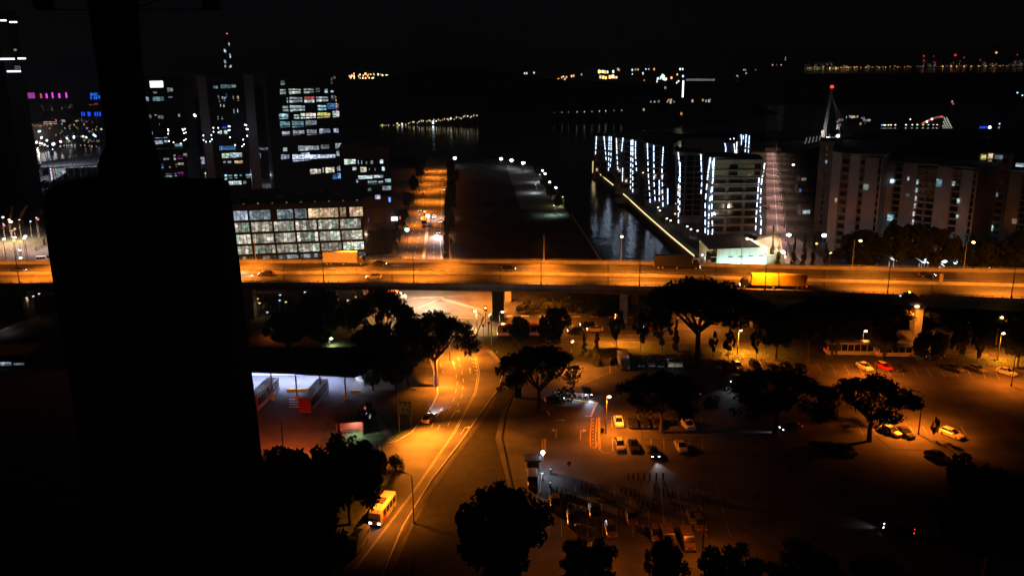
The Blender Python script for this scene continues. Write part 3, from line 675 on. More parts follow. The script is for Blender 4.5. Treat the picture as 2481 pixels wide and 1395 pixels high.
car(SEDL, 1068, 540, -math.pi / 2, "car with headlights at right kerb of the harbour road", "black", "cars on the harbour road")
car(SEDL, 1074, 462, -math.pi / 2, "pair of headlights far along the harbour road's right lane", "black", "cars on the harbour road")
car(SEDL, 1018, 512, -math.pi / 2, "car with glaring headlights at left kerb of the harbour road", "black", "cars on the harbour road", 400)
car(SEDL, 1026, 474, math.pi / 2, "taxi with orange lights far along the harbour road", "yellow", "cars on the harbour road")
car(HAT, 1072, 438, math.pi / 2, "pale car parked near the far end of the harbour road", "cream", "cars on the harbour road")
t = bus("white and silver bus on the harbour road by the traffic lights", 9, 3.0, 2.4, True, "city_bus", "silver", None, "bus", 5); t.location = P(1027, 545, .03); t.rotation_euler = (0, 0, math.pi / 2 + .1)
car(SEDL, 1859, 504, math.pi / 2, "car with red tail lights on the pink condominium road", "white")
t = bus("long bus with a lit blue roof edge passing on the right", 12, 3.3, 2.5, True, "city_bus", "silver", None, "bus", 7); t.location = P(2060, 858, .03); t.rotation_euler = (0, 0, -.08)
t = bus("white box truck blurred behind trees right of the passing bus", 9, 3.0, 2.4, True, "city_bus", "white", None, "bus", 5); t.location = P(2168, 862, .03); t.rotation_euler = (0, 0, -.08)
car(SEDL, 2262, 868, math.pi, "dark car with a red tail light under the dark pier trees", "black")
t = bus("orange bus under the viaduct by the harbour road crossing", 10, 3.0, 2.4, True, "city_bus", "orange", None, "bus", 6); t.location = P(925, 728, .03); t.rotation_euler = (0, 0, 0.02)
t = van("white van stopped under the viaduct right of the dark trees", True, 4.8, 1.9); t.location = P(965, 724, .03); t.rotation_euler = (0, 0, 0.02)

# car park, upper row
CG = "cars in the upper row of the car park"
dn = -math.pi / 2
t = lorry("white box lorry parked nose down at the left end of the upper bays", 6.2, 3.1, "white", "grey", Wd=2.1); t.location = P(1510, 888, .03); t.rotation_euler = (0, 0, dn + .05)
for x, y, k, c, lb in ((1549, 884, SED, "black", "black car right of the parked white lorry"), (1574, 884, HAT, "grey", "grey car between two black ones in the upper row"), (1597, 885, SED, "black", "black car left of the two cream vans"),
                       (1736, 889, SED, "silver", "silver saloon under the rain tree"), (1760, 891, SED, "black", "black car right of the silver saloon under the rain tree"), (1786, 891, HAT, "gold", "gold hatchback beneath the rain tree"), (1830, 889, HAT, "black", "black hatchback at right end of the rain tree's shade"),
                       (1905, 893, SED, "black", "left of two black cars in the dim gap of the upper row"), (1940, 895, SED, "black", "right of two black cars in the dim gap of the upper row"),
                       (2094, 893, SED, "white", "white saloon lit orange alone in the upper row"), (2142, 893, HAT, "red", "red hatchback with pale roof in the upper row"), (2172, 895, SED, "black", "black car hidden beside the red hatchback"),
                       (2312, 897, SED, "grey", "grey car left of the shaded pair at the right end"), (2366, 899, SED, "grey", "grey car in shade second from the right end"), (2438, 906, SED, "silver", "silver car lit from above near the right edge"), (2478, 904, SED, "grey", "grey car cut by the right edge of the picture")):
    car(k, x, y, dn + .05 + max(0, (x - 1700)) * .0006, lb, c, CG, extra={"roof": PAINT["cream"]} if c == "red" else None)
for x, lb in ((1622, "left of two cream vans parked side by side"), (1641, "right of two cream vans parked side by side")):
    place(VANP, P(x, 884, .03), dn + .03, lb, "cream", CG, extra={"body": PAINT["cream"]})
# middle rows
CG2 = "cars in the middle rows of the car park"
for x, y, k, c, h, lb in ((1499, 1027, SED, "white", dn, "white saloon beside the orange lamp pole"), (1533, 1030, SED, "black", dn, "black saloon right of the white one by the lamp"), (1561, 1030, HAT, "black", dn, "black hatchback in middle of the upper dark trio"), (1591, 1031, SED, "black", dn, "black car touching the crooked tree trunk"),
                          (1502, 1084, HAT, "gold", dn, "yellowish hatchback at the corner of the yellow kerb line"), (1536, 1085, SED, "black", dn, "black saloon right of the yellowish hatchback"), (1650, 1088, SED, "silver", dn + .08, "silver saloon right of the car with headlights"), (1667, 1035, SED, "white", dn + .2, "white car half in shade right of the crooked tree"),
                          (2158, 1050, SED, "white", dn + .5, "white saloon beneath the right car park tree"), (2190, 1054, SED, "black", dn + .4, "black car next to the white saloon under the tree"), (2306, 1056, HAT, "cream", dn + .5, "cream hatchback right of the slim tree"), (2050, 1095, SED, "grey", dn + .35, "grey car with pale roof left of the right lit patch"),
                          (2012, 1092, SED, "black", dn + .35, "black car in deep shade near the grey one"), (1984, 1090, SED, "black", dn + .35, "black car leftmost in the shaded trio"), (2270, 1110, SED, "black", dn + .55, "black saloon with a glinting side at right lit patch")):
    car(k, x, y, h, lb, c, CG2)
car(SEDL, 1583, 1102, dn + .05, "dark car with two glaring headlights driving down the car park", "black", CG2, beam=700)
car(SEDL, 1678, 955, math.pi / 2 + .3, "car with red tail lights behind the left car park tree", "blue", CG2, beam=3500)
car(SEDL, 1782, 925, dn - .5, "dark car with one white headlight left of the middle tree", "black", CG2, beam=900)
car(SEDL, 1422, 955, dn + .1, "car with white headlights below the car park entrance tree", "black", CG2, beam=2500)
car(SEDL, 1345, 975, 0.15, "car with orange tail lights leaving by the entrance tree", "black", CG2, beam=1800)
car(SEDL, 1915, 1042, math.pi + .3, "car with headlights under the middle car park tree", "blue", CG2, beam=700)
car(SEDL, 2176, 1290, math.pi - .5, "car with lit blue white headlights at the lower right corner", "blue", CG2, beam=160)
# lower car park, dim
CG3 = "dim vehicles in the lower car park"
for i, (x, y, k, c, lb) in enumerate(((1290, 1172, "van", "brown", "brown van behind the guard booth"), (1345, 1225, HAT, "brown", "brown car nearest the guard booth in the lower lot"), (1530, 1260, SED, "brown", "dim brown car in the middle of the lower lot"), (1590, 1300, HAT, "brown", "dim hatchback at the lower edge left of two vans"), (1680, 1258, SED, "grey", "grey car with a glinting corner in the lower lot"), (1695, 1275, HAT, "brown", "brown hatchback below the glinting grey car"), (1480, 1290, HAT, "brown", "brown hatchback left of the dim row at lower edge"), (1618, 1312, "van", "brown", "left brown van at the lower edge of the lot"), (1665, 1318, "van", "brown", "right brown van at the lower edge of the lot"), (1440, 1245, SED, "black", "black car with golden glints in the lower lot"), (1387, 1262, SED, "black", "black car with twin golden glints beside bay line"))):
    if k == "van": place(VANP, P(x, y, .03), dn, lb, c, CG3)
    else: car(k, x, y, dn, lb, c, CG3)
# motorcycles
def motorcycle(label):
    t = thing("motorcycle", label, "motorcycle")
    for x in (-.65, .65): MB().tube([(x, -.06, .3), (x, .06, .3)], .3, 12).build("wheel", RUBBER, t)
    MB().loft([ring(-.7, .10, .55, .78, .03), ring(-.1, .14, .35, .82, .04), ring(.35, .15, .4, .95, .05), ring(.55, .08, .6, .95, .03)]).build("frame", PAINT["black"], t)
    MB().loft([ring(-.75, .12, .78, .86, .03), ring(-.05, .14, .80, .88, .03)]).build("seat", RUBBER, t)
    MB().tube([(.65, 0, .3), (.5, 0, 1.05)], .04, 6).build("fork", STEEL, t); MB().tube([(.45, -.35, 1.05), (.5, 0, 1.02), (.45, .35, 1.05)], .025, 6).build("handlebar", STEEL, t)
    MB().ball((.62, 0, .9), .1, 8, 5).build("headlight", LENS, t); return t
MC = motorcycle("motorcycle parked in the dark lower lot"); first = True
for x0, y0 in ((1350, 1195), (1378, 1235), (1410, 1180), (1445, 1205), (1505, 1190), (1545, 1222), (1585, 1190), (1622, 1225), (1668, 1200), (1395, 1285), (1500, 1240), (1560, 1290)):
    for k in range(5):
        o = MC if first else dup(MC); first = False
        o.location = P(x0 + k * 11, y0 + k * 3, .02); o.rotation_euler = (0, 0, RND.uniform(-.15, .15) + 1.5); o["group"] = "motorcycles parked in rows in the dark lower lot"; o["label"] = "motorcycle in the dark lower lot, one of the indistinct dark ones between faint bay lines"
# coaches in the bay
RED = mat("coach_red", (.22, .015, .02), .35)
for (rx, ry), (fx, fy), lb in (((738, 1004), (790, 944), "coach with dark red rear, right of the two in the lit bay"), ((610, 1000), (668, 944), "coach cut off by the black tower in the lit bay")):
    A, B_ = P(rx, ry, .03), P(fx, fy, .03); d = (B_ - A); c = A + d.normalized() * 6.3
    t = bus(lb, 12.0, 3.4, 2.5, False, "coach", "silver", None, "coach", 7); t.location = c; t.rotation_euler = (0, 0, math.atan2(d.y, d.x)); t["group"] = "coaches in the bus station bay"
    MB().loft([ring(-6.08, 1.2, .5, 3.3, .2), ring(-5.6, 1.27, .4, 3.42, .2)]).build("rear_panel", RED, t)
    MB().box(-5.5, 5.2, -1.0, 1.0, 3.4, 3.46).build("roof_panel", PAINT["black"], t)
    MB().box(6.0, 6.05, -.5, .5, 2.95, 3.2).build("destination_sign", emit("bus_sign", (.8, 1, .9), 3), t)

# ================================================================== TREES
def leaves(clumps, n, leaf, rnd, flat=.5):
    """leaf-sized faces scattered through clumps (x, y, z, radius, squash)"""
    V_, F_ = [], []
    tot = sum(c[3] ** 2 for c in clumps)
    for (cx, cy, cz, r, sq) in clumps:
        k = max(6, int(n * r * r / tot))
        for _ in range(k):
            u = rnd.uniform(-1, 1); a = rnd.uniform(0, 2 * math.pi); q = math.sqrt(1 - u * u); rr = r * rnd.random() ** .38
            px, py, pz = cx + q * math.cos(a) * rr, cy + q * math.sin(a) * rr, cz + u * rr * sq
            s_ = leaf * rnd.uniform(.6, 1.25)
            t1 = Vector((rnd.uniform(-1, 1), rnd.uniform(-1, 1), rnd.uniform(-flat, flat))).normalized() * s_
            t2 = Vector((-t1.y, t1.x, rnd.uniform(-.8, .8) * s_)).normalized() * s_ * .55
            o = len(V_)
            V_ += [(px - t1.x, py - t1.y, pz - t1.z), (px + t2.x, py + t2.y, pz + t2.z), (px + t1.x, py + t1.y, pz + t1.z), (px - t2.x, py - t2.y, pz - t2.z)]
            F_.append((o, o + 1, o + 2, o + 3))
    return V_, F_
def proto_tree(kind, seed):
    """unit trees: crown radius 1, height 1 (scaled when planted)"""
    r = random.Random(seed); cl = []; tr = MB()
    if kind == "rain":
        tr.tube([(0, 0, 0), (.012, 0, .2), (0, .01, .36)], [.062, .045, .04], 8)
        for k in range(7):
            a = k * 2 * math.pi / 7 + r.uniform(-.3, .3); e = r.uniform(.5, .8)
            tr.tube([(0, .01, .33 + .01 * k), (math.cos(a) * e * .45, math.sin(a) * e * .45, .52), (math.cos(a) * e, math.sin(a) * e, .72)], [.032, .022, .008], 6)
        for k in range(110):
            a = r.uniform(0, 2 * math.pi); q = math.sqrt(r.random()) * .90 * (1 + .16 * math.sin(3 * a + seed) + .12 * math.sin(5 * a + 2 * seed)); z = .58 + .34 * (1 - q * q) + r.uniform(-.05, .05)
            cl.append((math.cos(a) * q, math.sin(a) * q, z, r.uniform(.09, .21), .55))
        n, lf = 8000, .038
    elif kind == "round":
        tr.tube([(0, 0, 0), (.01, .01, .25), (0, 0, .55)], [.06, .045, .025], 7)
        for k in range(5):
            a = k * 1.26 + r.uniform(-.3, .3)
            tr.tube([(0, 0, .22 + .05 * k), (math.cos(a) * .3, math.sin(a) * .3, .42 + .05 * k), (math.cos(a) * .55, math.sin(a) * .55, .6 + .05 * k)], [.025, .018, .006], 5)
        for k in range(46):
            u = r.uniform(-1, 1); a = r.uniform(0, 2 * math.pi); q = math.sqrt(1 - u * u) * (r.random() ** .4) * .8 * (1 + .2 * math.sin(2 * a + seed + 3 * u) + .14 * math.sin(5 * a + seed))
            cl.append((math.cos(a) * q, math.sin(a) * q, .60 + u * .31, r.uniform(.12, .26), .6))
        n, lf = 6500, .058
    elif kind == "cone":
        tr.tube([(0, 0, 0), (0, 0, .9)], [.06, .01], 6)
        for k in range(34):
            z = r.uniform(.08, .95); q = (1 - z) ** .8 * .75 * math.sqrt(r.random()); a = r.uniform(0, 6.28)
            cl.append((math.cos(a) * q, math.sin(a) * q, z, .12 + .22 * (1 - z), .28))
        n, lf = 3000, .075
    elif kind == "loose":
        tr.tube([(0, 0, 0), (.02, 0, .3), (-.01, .02, .75)], [.045, .035, .012], 6)
        for k in range(6):
            a = k * 1.05 + r.uniform(-.3, .3); e = r.uniform(.4, .75)
            tr.tube([(0, 0, .3 + .07 * k), (math.cos(a) * e, math.sin(a) * e, .48 + .08 * k)], [.018, .006], 5)
        for k in range(30):
            u = r.uniform(-1, 1); a = r.uniform(0, 6.28); q = math.sqrt(1 - u * u) * .85 * r.random() ** .4
            cl.append((math.cos(a) * q, math.sin(a) * q, .62 + u * .33, r.uniform(.12, .2), .6))
        n, lf = 3200, .062
    else:                                     # bush
        tr.tube([(0, 0, 0), (0, 0, .4)], [.06, .03], 5)
        for k in range(16):
            u = r.uniform(0, 1); a = r.uniform(0, 6.28); q = math.sqrt(1 - u * u) * .7 * r.random() ** .4
            cl.append((math.cos(a) * q, math.sin(a) * q, .12 + u * .62, r.uniform(.24, .36), .7))
        n, lf = 1500, .07
    v, f = leaves(cl, n, lf, r)
    m = MB(); m.v, m.f = v, f
    return tr.mesh("trunk", BARK), m.mesh("crown", LEAFS[seed % 3])
TP = {k: [proto_tree(k, 10 * i + j + 3) for j in range(n)] for i, (k, n) in enumerate((("rain", 3), ("round", 3), ("cone", 2), ("loose", 3), ("bush", 2)))}
TN = {"rain": "rain_tree", "round": "broadleaf_tree", "cone": "cypress_tree", "loose": "young_tree", "bush": "bush"}
def tree(kind, bx, by, w, topy, label, group=None, v=None, dz=0):
    """foot pixel, crown width in pixels, pixel row of the top"""
    p = P(bx, by); s_ = math.hypot(FPX * cT, 0) and FPX / ((p.y) * cT + (HCAM - 8) * sT)
    rad = w / 2 / s_; h = zat(bx, topy, p.y)
    tm, cm = RND.choice(TP[kind]) if v is None else TP[kind][v % len(TP[kind])]
    t = thing(TN[kind], label, "bush" if kind == "bush" else "tree", (p.x, p.y, dz), RND.uniform(0, 6.28), group)
    a = link("trunk", tm, t); c = link("crown", cm, t)
    k = min(rad, h * .8)
    c.scale = (rad, rad, h / 1.0); a.scale = (k if kind != "rain" else rad * .9, k if kind != "rain" else rad * .9, h)
    return t
TREES = [
    # kind, foot x, foot y, crown width px, top y, label, group
    ("rain", 1690, 872, 300, 684, "huge umbrella shaped rain tree rising before the viaduct", None),
    ("rain", 1305, 1000, 215, 842, "spreading dark tree over the car park entrance", None),
    ("rain", 1602, 1048, 225, 912, "umbrella tree with a crooked pale trunk in the car park", None),
    ("rain", 1878, 1050, 270, 908, "broad black umbrella tree in middle of the car park", None),
    ("rain", 2106, 1068, 235, 922, "umbrella tree with a leaning trunk at the right lit patch", None),
    ("rain", 925, 905, 175, 703, "tall black tree in front of the viaduct left of the junction", None),
    ("rain", 1058, 935, 205, 762, "lacy tree overhanging the access road with a lamp inside", None),
    ("round", 785, 850, 140, 700, "dark round tree behind the bus station roof", None),
    ("round", 1258, 840, 66, 768, "small round tree with many stems on the traffic island", None),
    ("round", 1338, 858, 92, 742, "dense round tree covering the orange bus's rear", None),
    ("loose", 1494, 846, 56, 748, "narrow tree beside the verge lamp above the lorry", None),
    ("loose", 1552, 852, 44, 758, "thin tree third from the lorry along the verge", None),
    ("loose", 1604, 854, 56, 772, "small spreading tree before the red car", None),
    ("cone", 1637, 850, 24, 772, "narrow dark tree left of the rain tree trunk", None),
    ("cone", 1415, 858, 22, 806, "short conical tree left of the taller one below the taxi", None),
    ("cone", 1446, 888, 36, 802, "tall conical tree at upper left corner of the car park", None),
    ("loose", 1728, 868, 26, 806, "small tree just right of the rain tree trunk", None),
    ("loose", 1765, 868, 34, 800, "small tree left of the ring lit lamp", None),
    ("loose", 1832, 872, 40, 800, "tree right of the ring lit lamp", None),
    ("rain", 1955, 876, 175, 738, "wide dark tree right of the rain tree", None),
    ("round", 1880, 872, 80, 745, "dark tree between the two widest verge trees", None),
    ("loose", 2016, 880, 34, 812, "small tree before the passing bus", None),
    ("round", 2138, 876, 78, 758, "round dark tree right of the passing bus", None),
    ("round", 2228, 880, 62, 800, "dark round tree below the pale viaduct pier", None),
    ("round", 2272, 880, 48, 800, "dark tree right of the pale viaduct pier", None),
    ("loose", 2322, 882, 56, 790, "loose tree halfway to the bright right lamp", None),
    ("loose", 2365, 884, 40, 802, "loose tree just left of the bright right lamp", None),
    ("round", 2465, 890, 74, 786, "dark tree cut by the right edge on the verge", None),
    ("round", 2385, 1400, 280, 1125, "big black tree in the lower right corner", None),
    ("round", 1215, 1450, 270, 1178, "big black tree at the bottom centre below the guard booth", None),
    ("round", 1420, 1440, 170, 1310, "black tree at the bottom edge left of the brown vans", None),
    ("round", 1610, 1440, 120, 1305, "pointed black tree at the bottom edge between brown vans", None),
    ("round", 1770, 1460, 200, 1330, "black tree at the bottom edge right of the brown vans", None),
    ("round", 1960, 1460, 220, 1335, "black tree at bottom edge below the dark lower lot", None),
    ("round", 2120, 1460, 160, 1350, "black tree at bottom edge left of the corner tree", None),
    ("round", 720, 1330, 230, 1078, "black tree beside the tower's foot on the left", None),
    ("round", 850, 1270, 210, 1058, "black tree between the bus yard and the minibus", None),
    ("round", 915, 1205, 100, 1085, "black tree at the corner of the bus yard entrance", None),
    ("round", 770, 1400, 190, 1200, "black tree at the bottom left of the brown van", None),
    ("round", 640, 1440, 190, 1220, "black tree at the bottom edge beside the tower", None),
    ("round", 900, 915, 140, 790, "black tree filling the gap between the bus station and tall black tree", None),
    ("round", 985, 935, 130, 780, "dark tree below the tall black tree beside the access road", None),
    ("round", 700, 850, 130, 752, "dark tree behind the bus station roof beside the black tower", None),
    ("loose", 893, 1046, 50, 978, "small tree with coloured lights by the red kiosk", None),
    ("round", 905, 945, 70, 868, "dark tree at the right end of the bus station roof", None),
    ("round", 960, 945, 90, 850, "dark tree between bus station and access road", None),
    ("loose", 2262, 1065, 22, 1012, "slim tree between the white saloon and cream hatchback", None),
    ("round", 925, 640, 80, 548, "dark tree behind the viaduct beside the lit office", None),
    ("loose", 962, 625, 32, 540, "yellow green lit tree at the harbour road corner", None),
    ("cone", 1084, 600, 26, 470, "dark tree on right kerb nearest along harbour road", None),
    ("round", 1092, 520, 34, 455, "dark tree second along right kerb of harbour road", None),
    ("round", 1098, 456, 34, 408, "dark tree third along right kerb of harbour road", None),
    ("cone", 1083, 634, 22, 545, "dark conical tree at the near end of the harbour road's right kerb", None),
    ("round", 1090, 575, 30, 500, "dark round tree between two cones on harbour road right kerb", None),
    ("cone", 1091, 545, 24, 480, "slim dark cone tree midway along harbour road right kerb", None),
    ("round", 1093, 490, 30, 430, "dark round tree before the third one along harbour road right kerb", None),
    ("round", 1094, 436, 26, 398, "dark tree fourth along right kerb of harbour road", None), ("round", 1092, 418, 24, 388, "farthest dark tree on right kerb of harbour road", None),
    ("round", 975, 560, 34, 505, "dark tree left of the green traffic light on harbour road", None), ("round", 990, 512, 34, 462, "dark tree midway along left kerb of harbour road", None), ("round", 1003, 470, 30, 425, "dark tree in the upper part of harbour road left kerb", None), ("round", 1018, 436, 26, 400, "farthest dark tree on left kerb of harbour road", None),
    ("round", 150, 492, 90, 432, "dark tree mound before the ferry terminal, left", None), ("round", 195, 494, 100, 424, "dark tree mound before the ferry terminal, middle", None), ("round", 240, 494, 90, 418, "dark tree mound before ferry terminal, touching the tower", None),
    ("round", 1306, 428, 34, 402, "farthest lit green tree along the promenade", None),
    ("round", 1322, 458, 34, 426, "second lit green tree along the promenade", None),
    ("round", 1334, 482, 30, 448, "third lit green tree along the promenade", None),
    ("round", 1352, 508, 26, 470, "nearest lit green tree along the promenade", None),
    ("round", 2085, 660, 150, 560, "dark tree before the left apartment block", None),
    ("round", 2175, 660, 120, 535, "dark tree before the middle apartment block's left half", None),
    ("round", 2265, 670, 130, 545, "dark tree before the middle apartment block's right half", None),
    ("round", 2375, 680, 130, 575, "dark tree before the gap with the white tents", None),
    ("round", 2470, 690, 120, 555, "dark tree before the right apartment block", None),
    ("rain", 2010, 820, 190, 724, "dark tree under the viaduct above the passing bus", None),
    ("rain", 2130, 815, 170, 740, "dark tree under the viaduct left of the pale pier", None),
    ("rain", 2330, 825, 180, 752, "dark tree under the viaduct right of the pale pier", None),
    ("rain", 2450, 830, 160, 762, "dark tree under the viaduct at the right edge", None),
    ("round", 1845, 800, 110, 725, "dark tree under the viaduct behind the rain tree's right side", None),
]
for T in TREES: tree(*T)
for i, (x, y, w, ty, lb) in enumerate(((1275, 760, 60, 722, "low rounded bush left end of the hedge under the viaduct"), (1325, 757, 80, 712, "tall bush second in the hedge under the viaduct"), (1385, 757, 80, 710, "tall bush in the middle of the hedge under the viaduct"), (1445, 758, 80, 712, "bush fourth in the hedge under the viaduct"), (1500, 760, 70, 716, "bush at right end of the hedge under the viaduct"),
                                     (650, 760, 60, 715, "low bush beside the black tower under the viaduct"), (705, 762, 60, 716, "low bush with faint lights under the viaduct"), (760, 765, 60, 720, "low bush left of the round tree under the viaduct"), (690, 1120, 90, 1082, "low black shrub at the lower edge of the red lit yard"), (960, 1140, 60, 1095, "low shrub at the lit corner of the access road"))):
    tree("bush", x, y, w, ty, lb, "bushes around the viaduct and the road")
for i, (x, y, w, ty) in enumerate(((1868, 645, 16, 545), (1884, 650, 17, 575), (1921, 655, 22, 572), (1945, 655, 22, 565), (1968, 655, 18, 570), (1998, 655, 22, 585))):
    tree("cone", x, y, w, ty, "%s of six dark cypress columns along the estate road" % ["leftmost", "second from left", "third from left", "fourth from left", "fifth from left", "rightmost"][i], "cypress columns along the estate road")
# grass tufts along the verges
gv, gf = [], []
for _ in range(2500):
    if True: q = P(RND.uniform(1420, 2480), 0, 0) if False else P(*(lambda u: (1410 + u * 1080, 842 + u * 30 + RND.uniform(0, 20)))(RND.random()), .02)
    else:
        u = RND.random(); q = P(1000 + 190 * u + RND.uniform(0, 60), 1300 - 320 * u + RND.uniform(-20, 60), .02)
    a = RND.uniform(0, 6.28); s_ = RND.uniform(.05, .12); o = len(gv)
    gv += [(q.x - math.cos(a) * s_, q.y - math.sin(a) * s_, q.z), (q.x + math.cos(a) * s_, q.y + math.sin(a) * s_, q.z), (q.x + RND.uniform(-.1, .1), q.y + RND.uniform(-.1, .1), q.z + RND.uniform(.08, .25))]; gf.append((o, o + 1, o + 2))
g = MB(); g.v, g.f = gv, gf
g.build("grass_tufts", GRASS, kind="stuff")

# ================================================================== BUILDINGS
WINC = dict(w=(.74, .92, 1.0), c=(.46, .86, 1.0), g=(.75, 1.0, .82), y=(1.0, .9, .3), m=(1.0, .70, .42), b=(.16, .42, 1.0), B=(.02, .08, 1.0), r=(1.0, .18, .16), p=(.85, .1, .8), v=(.68, .78, 1.0), o=(1.0, .42, .1), k=(1, .86, .8), n=(1.0, .94, .74))
def wmo(c, b):
    q = max(1, round(b * 10)); k = "office_window_%s_%d" % (c, q)
    if k in MATS: return MATS[k]
    m = emit(k, WINC[c], q / 10 * .42, .8, .95, False, .3, (1, 1, 1.3)); t = m.node_tree
    mr = [n for n in t.nodes if n.type == 'MAP_RANGE' and n.inputs[1].default_value > .1][0]
    mr.inputs[1].default_value = .35; mr.inputs[2].default_value = .95; mr.inputs[3].default_value = q / 10 * .36; mr.inputs[4].default_value = q / 10 * 1.05
    return m
def wm(c, b, vary=.35):
    q = max(1, round(b * 10)) / 10
    return emit("lit_window_%s_%d" % (c, round(q * 10)), WINC[c], q * .80, .5, .8, False, vary, (1, 1, 1.6))
class Building:
    """facade from ground pixel a to ground pixel b; local x runs along it, y goes into the building"""
    def __init__(s, name, label, cat, a, b, top, depth, m, group=None, ya=None, yb=None, body="wall", base=0):
        A = P(*a) if ya is None else Q(a[0], a[1], ya); B = P(*b) if yb is None else Q(b[0], b[1], yb); A.z = B.z = 0
        d = B - A; s.w = d.length; s.rz = math.atan2(d.y, d.x); s.A = A
        s.d = d.normalized(); s.n = Vector((-s.d.y, s.d.x, 0))
        s.t = thing(name, label, cat, A, s.rz, group); s.depth = depth
        s.h = s.uv(*top)[1]
        if m: MB().box(0, s.w, 0, depth, base, s.h).build(body, m, s.t)
    def uv(s, px, py, off=0.0):
        d = ray(px, py); A = s.A - s.n * off; t_ = (A - CAM).dot(s.n) / d.dot(s.n); p = CAM + d * t_
        return (p - s.A).dot(s.d), p.z
    def rect(s, x0, x1, y0, y1):
        u0, v1 = s.uv(x0, y0); u1, v0 = s.uv(x1, y1); return u0, u1, v0, v1
    def pane(s, u0, u1, v0, v1, m, name="window", off=.05, th=.25):
        return MB().box(u0, u1, -off, th, v0, v1).build(name, m, s.t)
    def windows(s, segs, ox, oy, sc, pane=1.7, gap=.12):
        for x0, x1, y0, y1, c, br in segs:
            u0, u1, v0, v1 = s.rect(ox + x0 / sc, ox + x1 / sc, oy + y0 / sc, oy + y1 / sc)
            if v1 - v0 < .3: v1 = v0 + .3
            n = max(1, round((u1 - u0) / pane)); w = (u1 - u0) / n
            for k in range(n):
                f = RND.choice((1, 1, .9, 1.08, .75)) if n > 1 else 1
                if v1 - v0 > 2.2: v0, v1 = v0 + (v1 - v0) * .03, v1 - (v1 - v0) * .03
                s.pane(u0 + k * w + gap / 2, u0 + (k + 1) * w - gap / 2, v0, v1, wm(c, max(.1, br * f)))
    def box(s, name, u0, u1, y0, y1, z0, z1, m, **k): return MB().box(u0, u1, y0, y1, z0, z1).build(name, m, s.t, **k)

# --- the black tower close by on the left: broad flat topped body with a narrow shaft above
tw = thing("dark_tower", "tall black unlit tower with broad shoulders and a narrow shaft, on the left", "tower")
TWM = mat("black_tower", (.0035, .0035, .004), .95, .3, .3, spec=.05)
def prism_px(parent, name, outline, y, depth, m, mirror=None):
    xm = (min(a for a, b in outline) + max(a for a, b in outline)) / 2
    bk = []
    for a, b in outline:
        q = Q(a, b, y + depth) if a > xm else Q(a, b, y); bk.append(Vector((q.x, y + depth, q.z)))
    f = [Vector((p.x, y, p.z)) for p in bk]
    mb = MB(); n = len(f); tri = tessellate_polygon([[Vector((p.x, p.z, 0)) for p in f]])
    fs = [tuple(t_) for t_ in tri] + [tuple(i + n for i in t_)[::-1] for t_ in tri] + [(i, (i + 1) % n, n + (i + 1) % n, n + i) for i in range(n)]
    mb.add(f + bk, fs); o = mb.build(name, m, parent)
    bm = bmesh.new(); bm.from_mesh(o.data); bmesh.ops.recalc_face_normals(bm, faces=bm.faces); bm.to_mesh(o.data); bm.free(); return o
prism_px(tw, "body", [(104, 500), (112, 470), (128, 452), (230, 440), (400, 432), (540, 432), (556, 446), (566, 520), (582, 650), (604, 850), (632, 1080), (668, 1420), (255, 1420), (180, 1000), (118, 620)], 92, 6, TWM)
prism_px(tw, "shaft", [(205, -40), (334, -40), (340, 100), (352, 230), (372, 340), (386, 380), (392, 445), (236, 445), (240, 385), (258, 345), (232, 150)], 93.5, 4, TWM)
prism_px(tw, "roof_bracket", [(490, -30), (540, -30), (532, 24), (488, 22)], 92, 1.5, TWM); prism_px(tw, "roof_bracket", [(60, -30), (135, -30), (128, 26), (84, 24)], 92, 1.5, TWM)
cb = MB(); 
for a, b in (((84, 24), (540, 24)), ((320, 22), (420, -10))): cb.tube([Q(*a, 92.6), Q(*b, 92.6)], .07, 6)
cb.build("crossbar", TWM, tw)

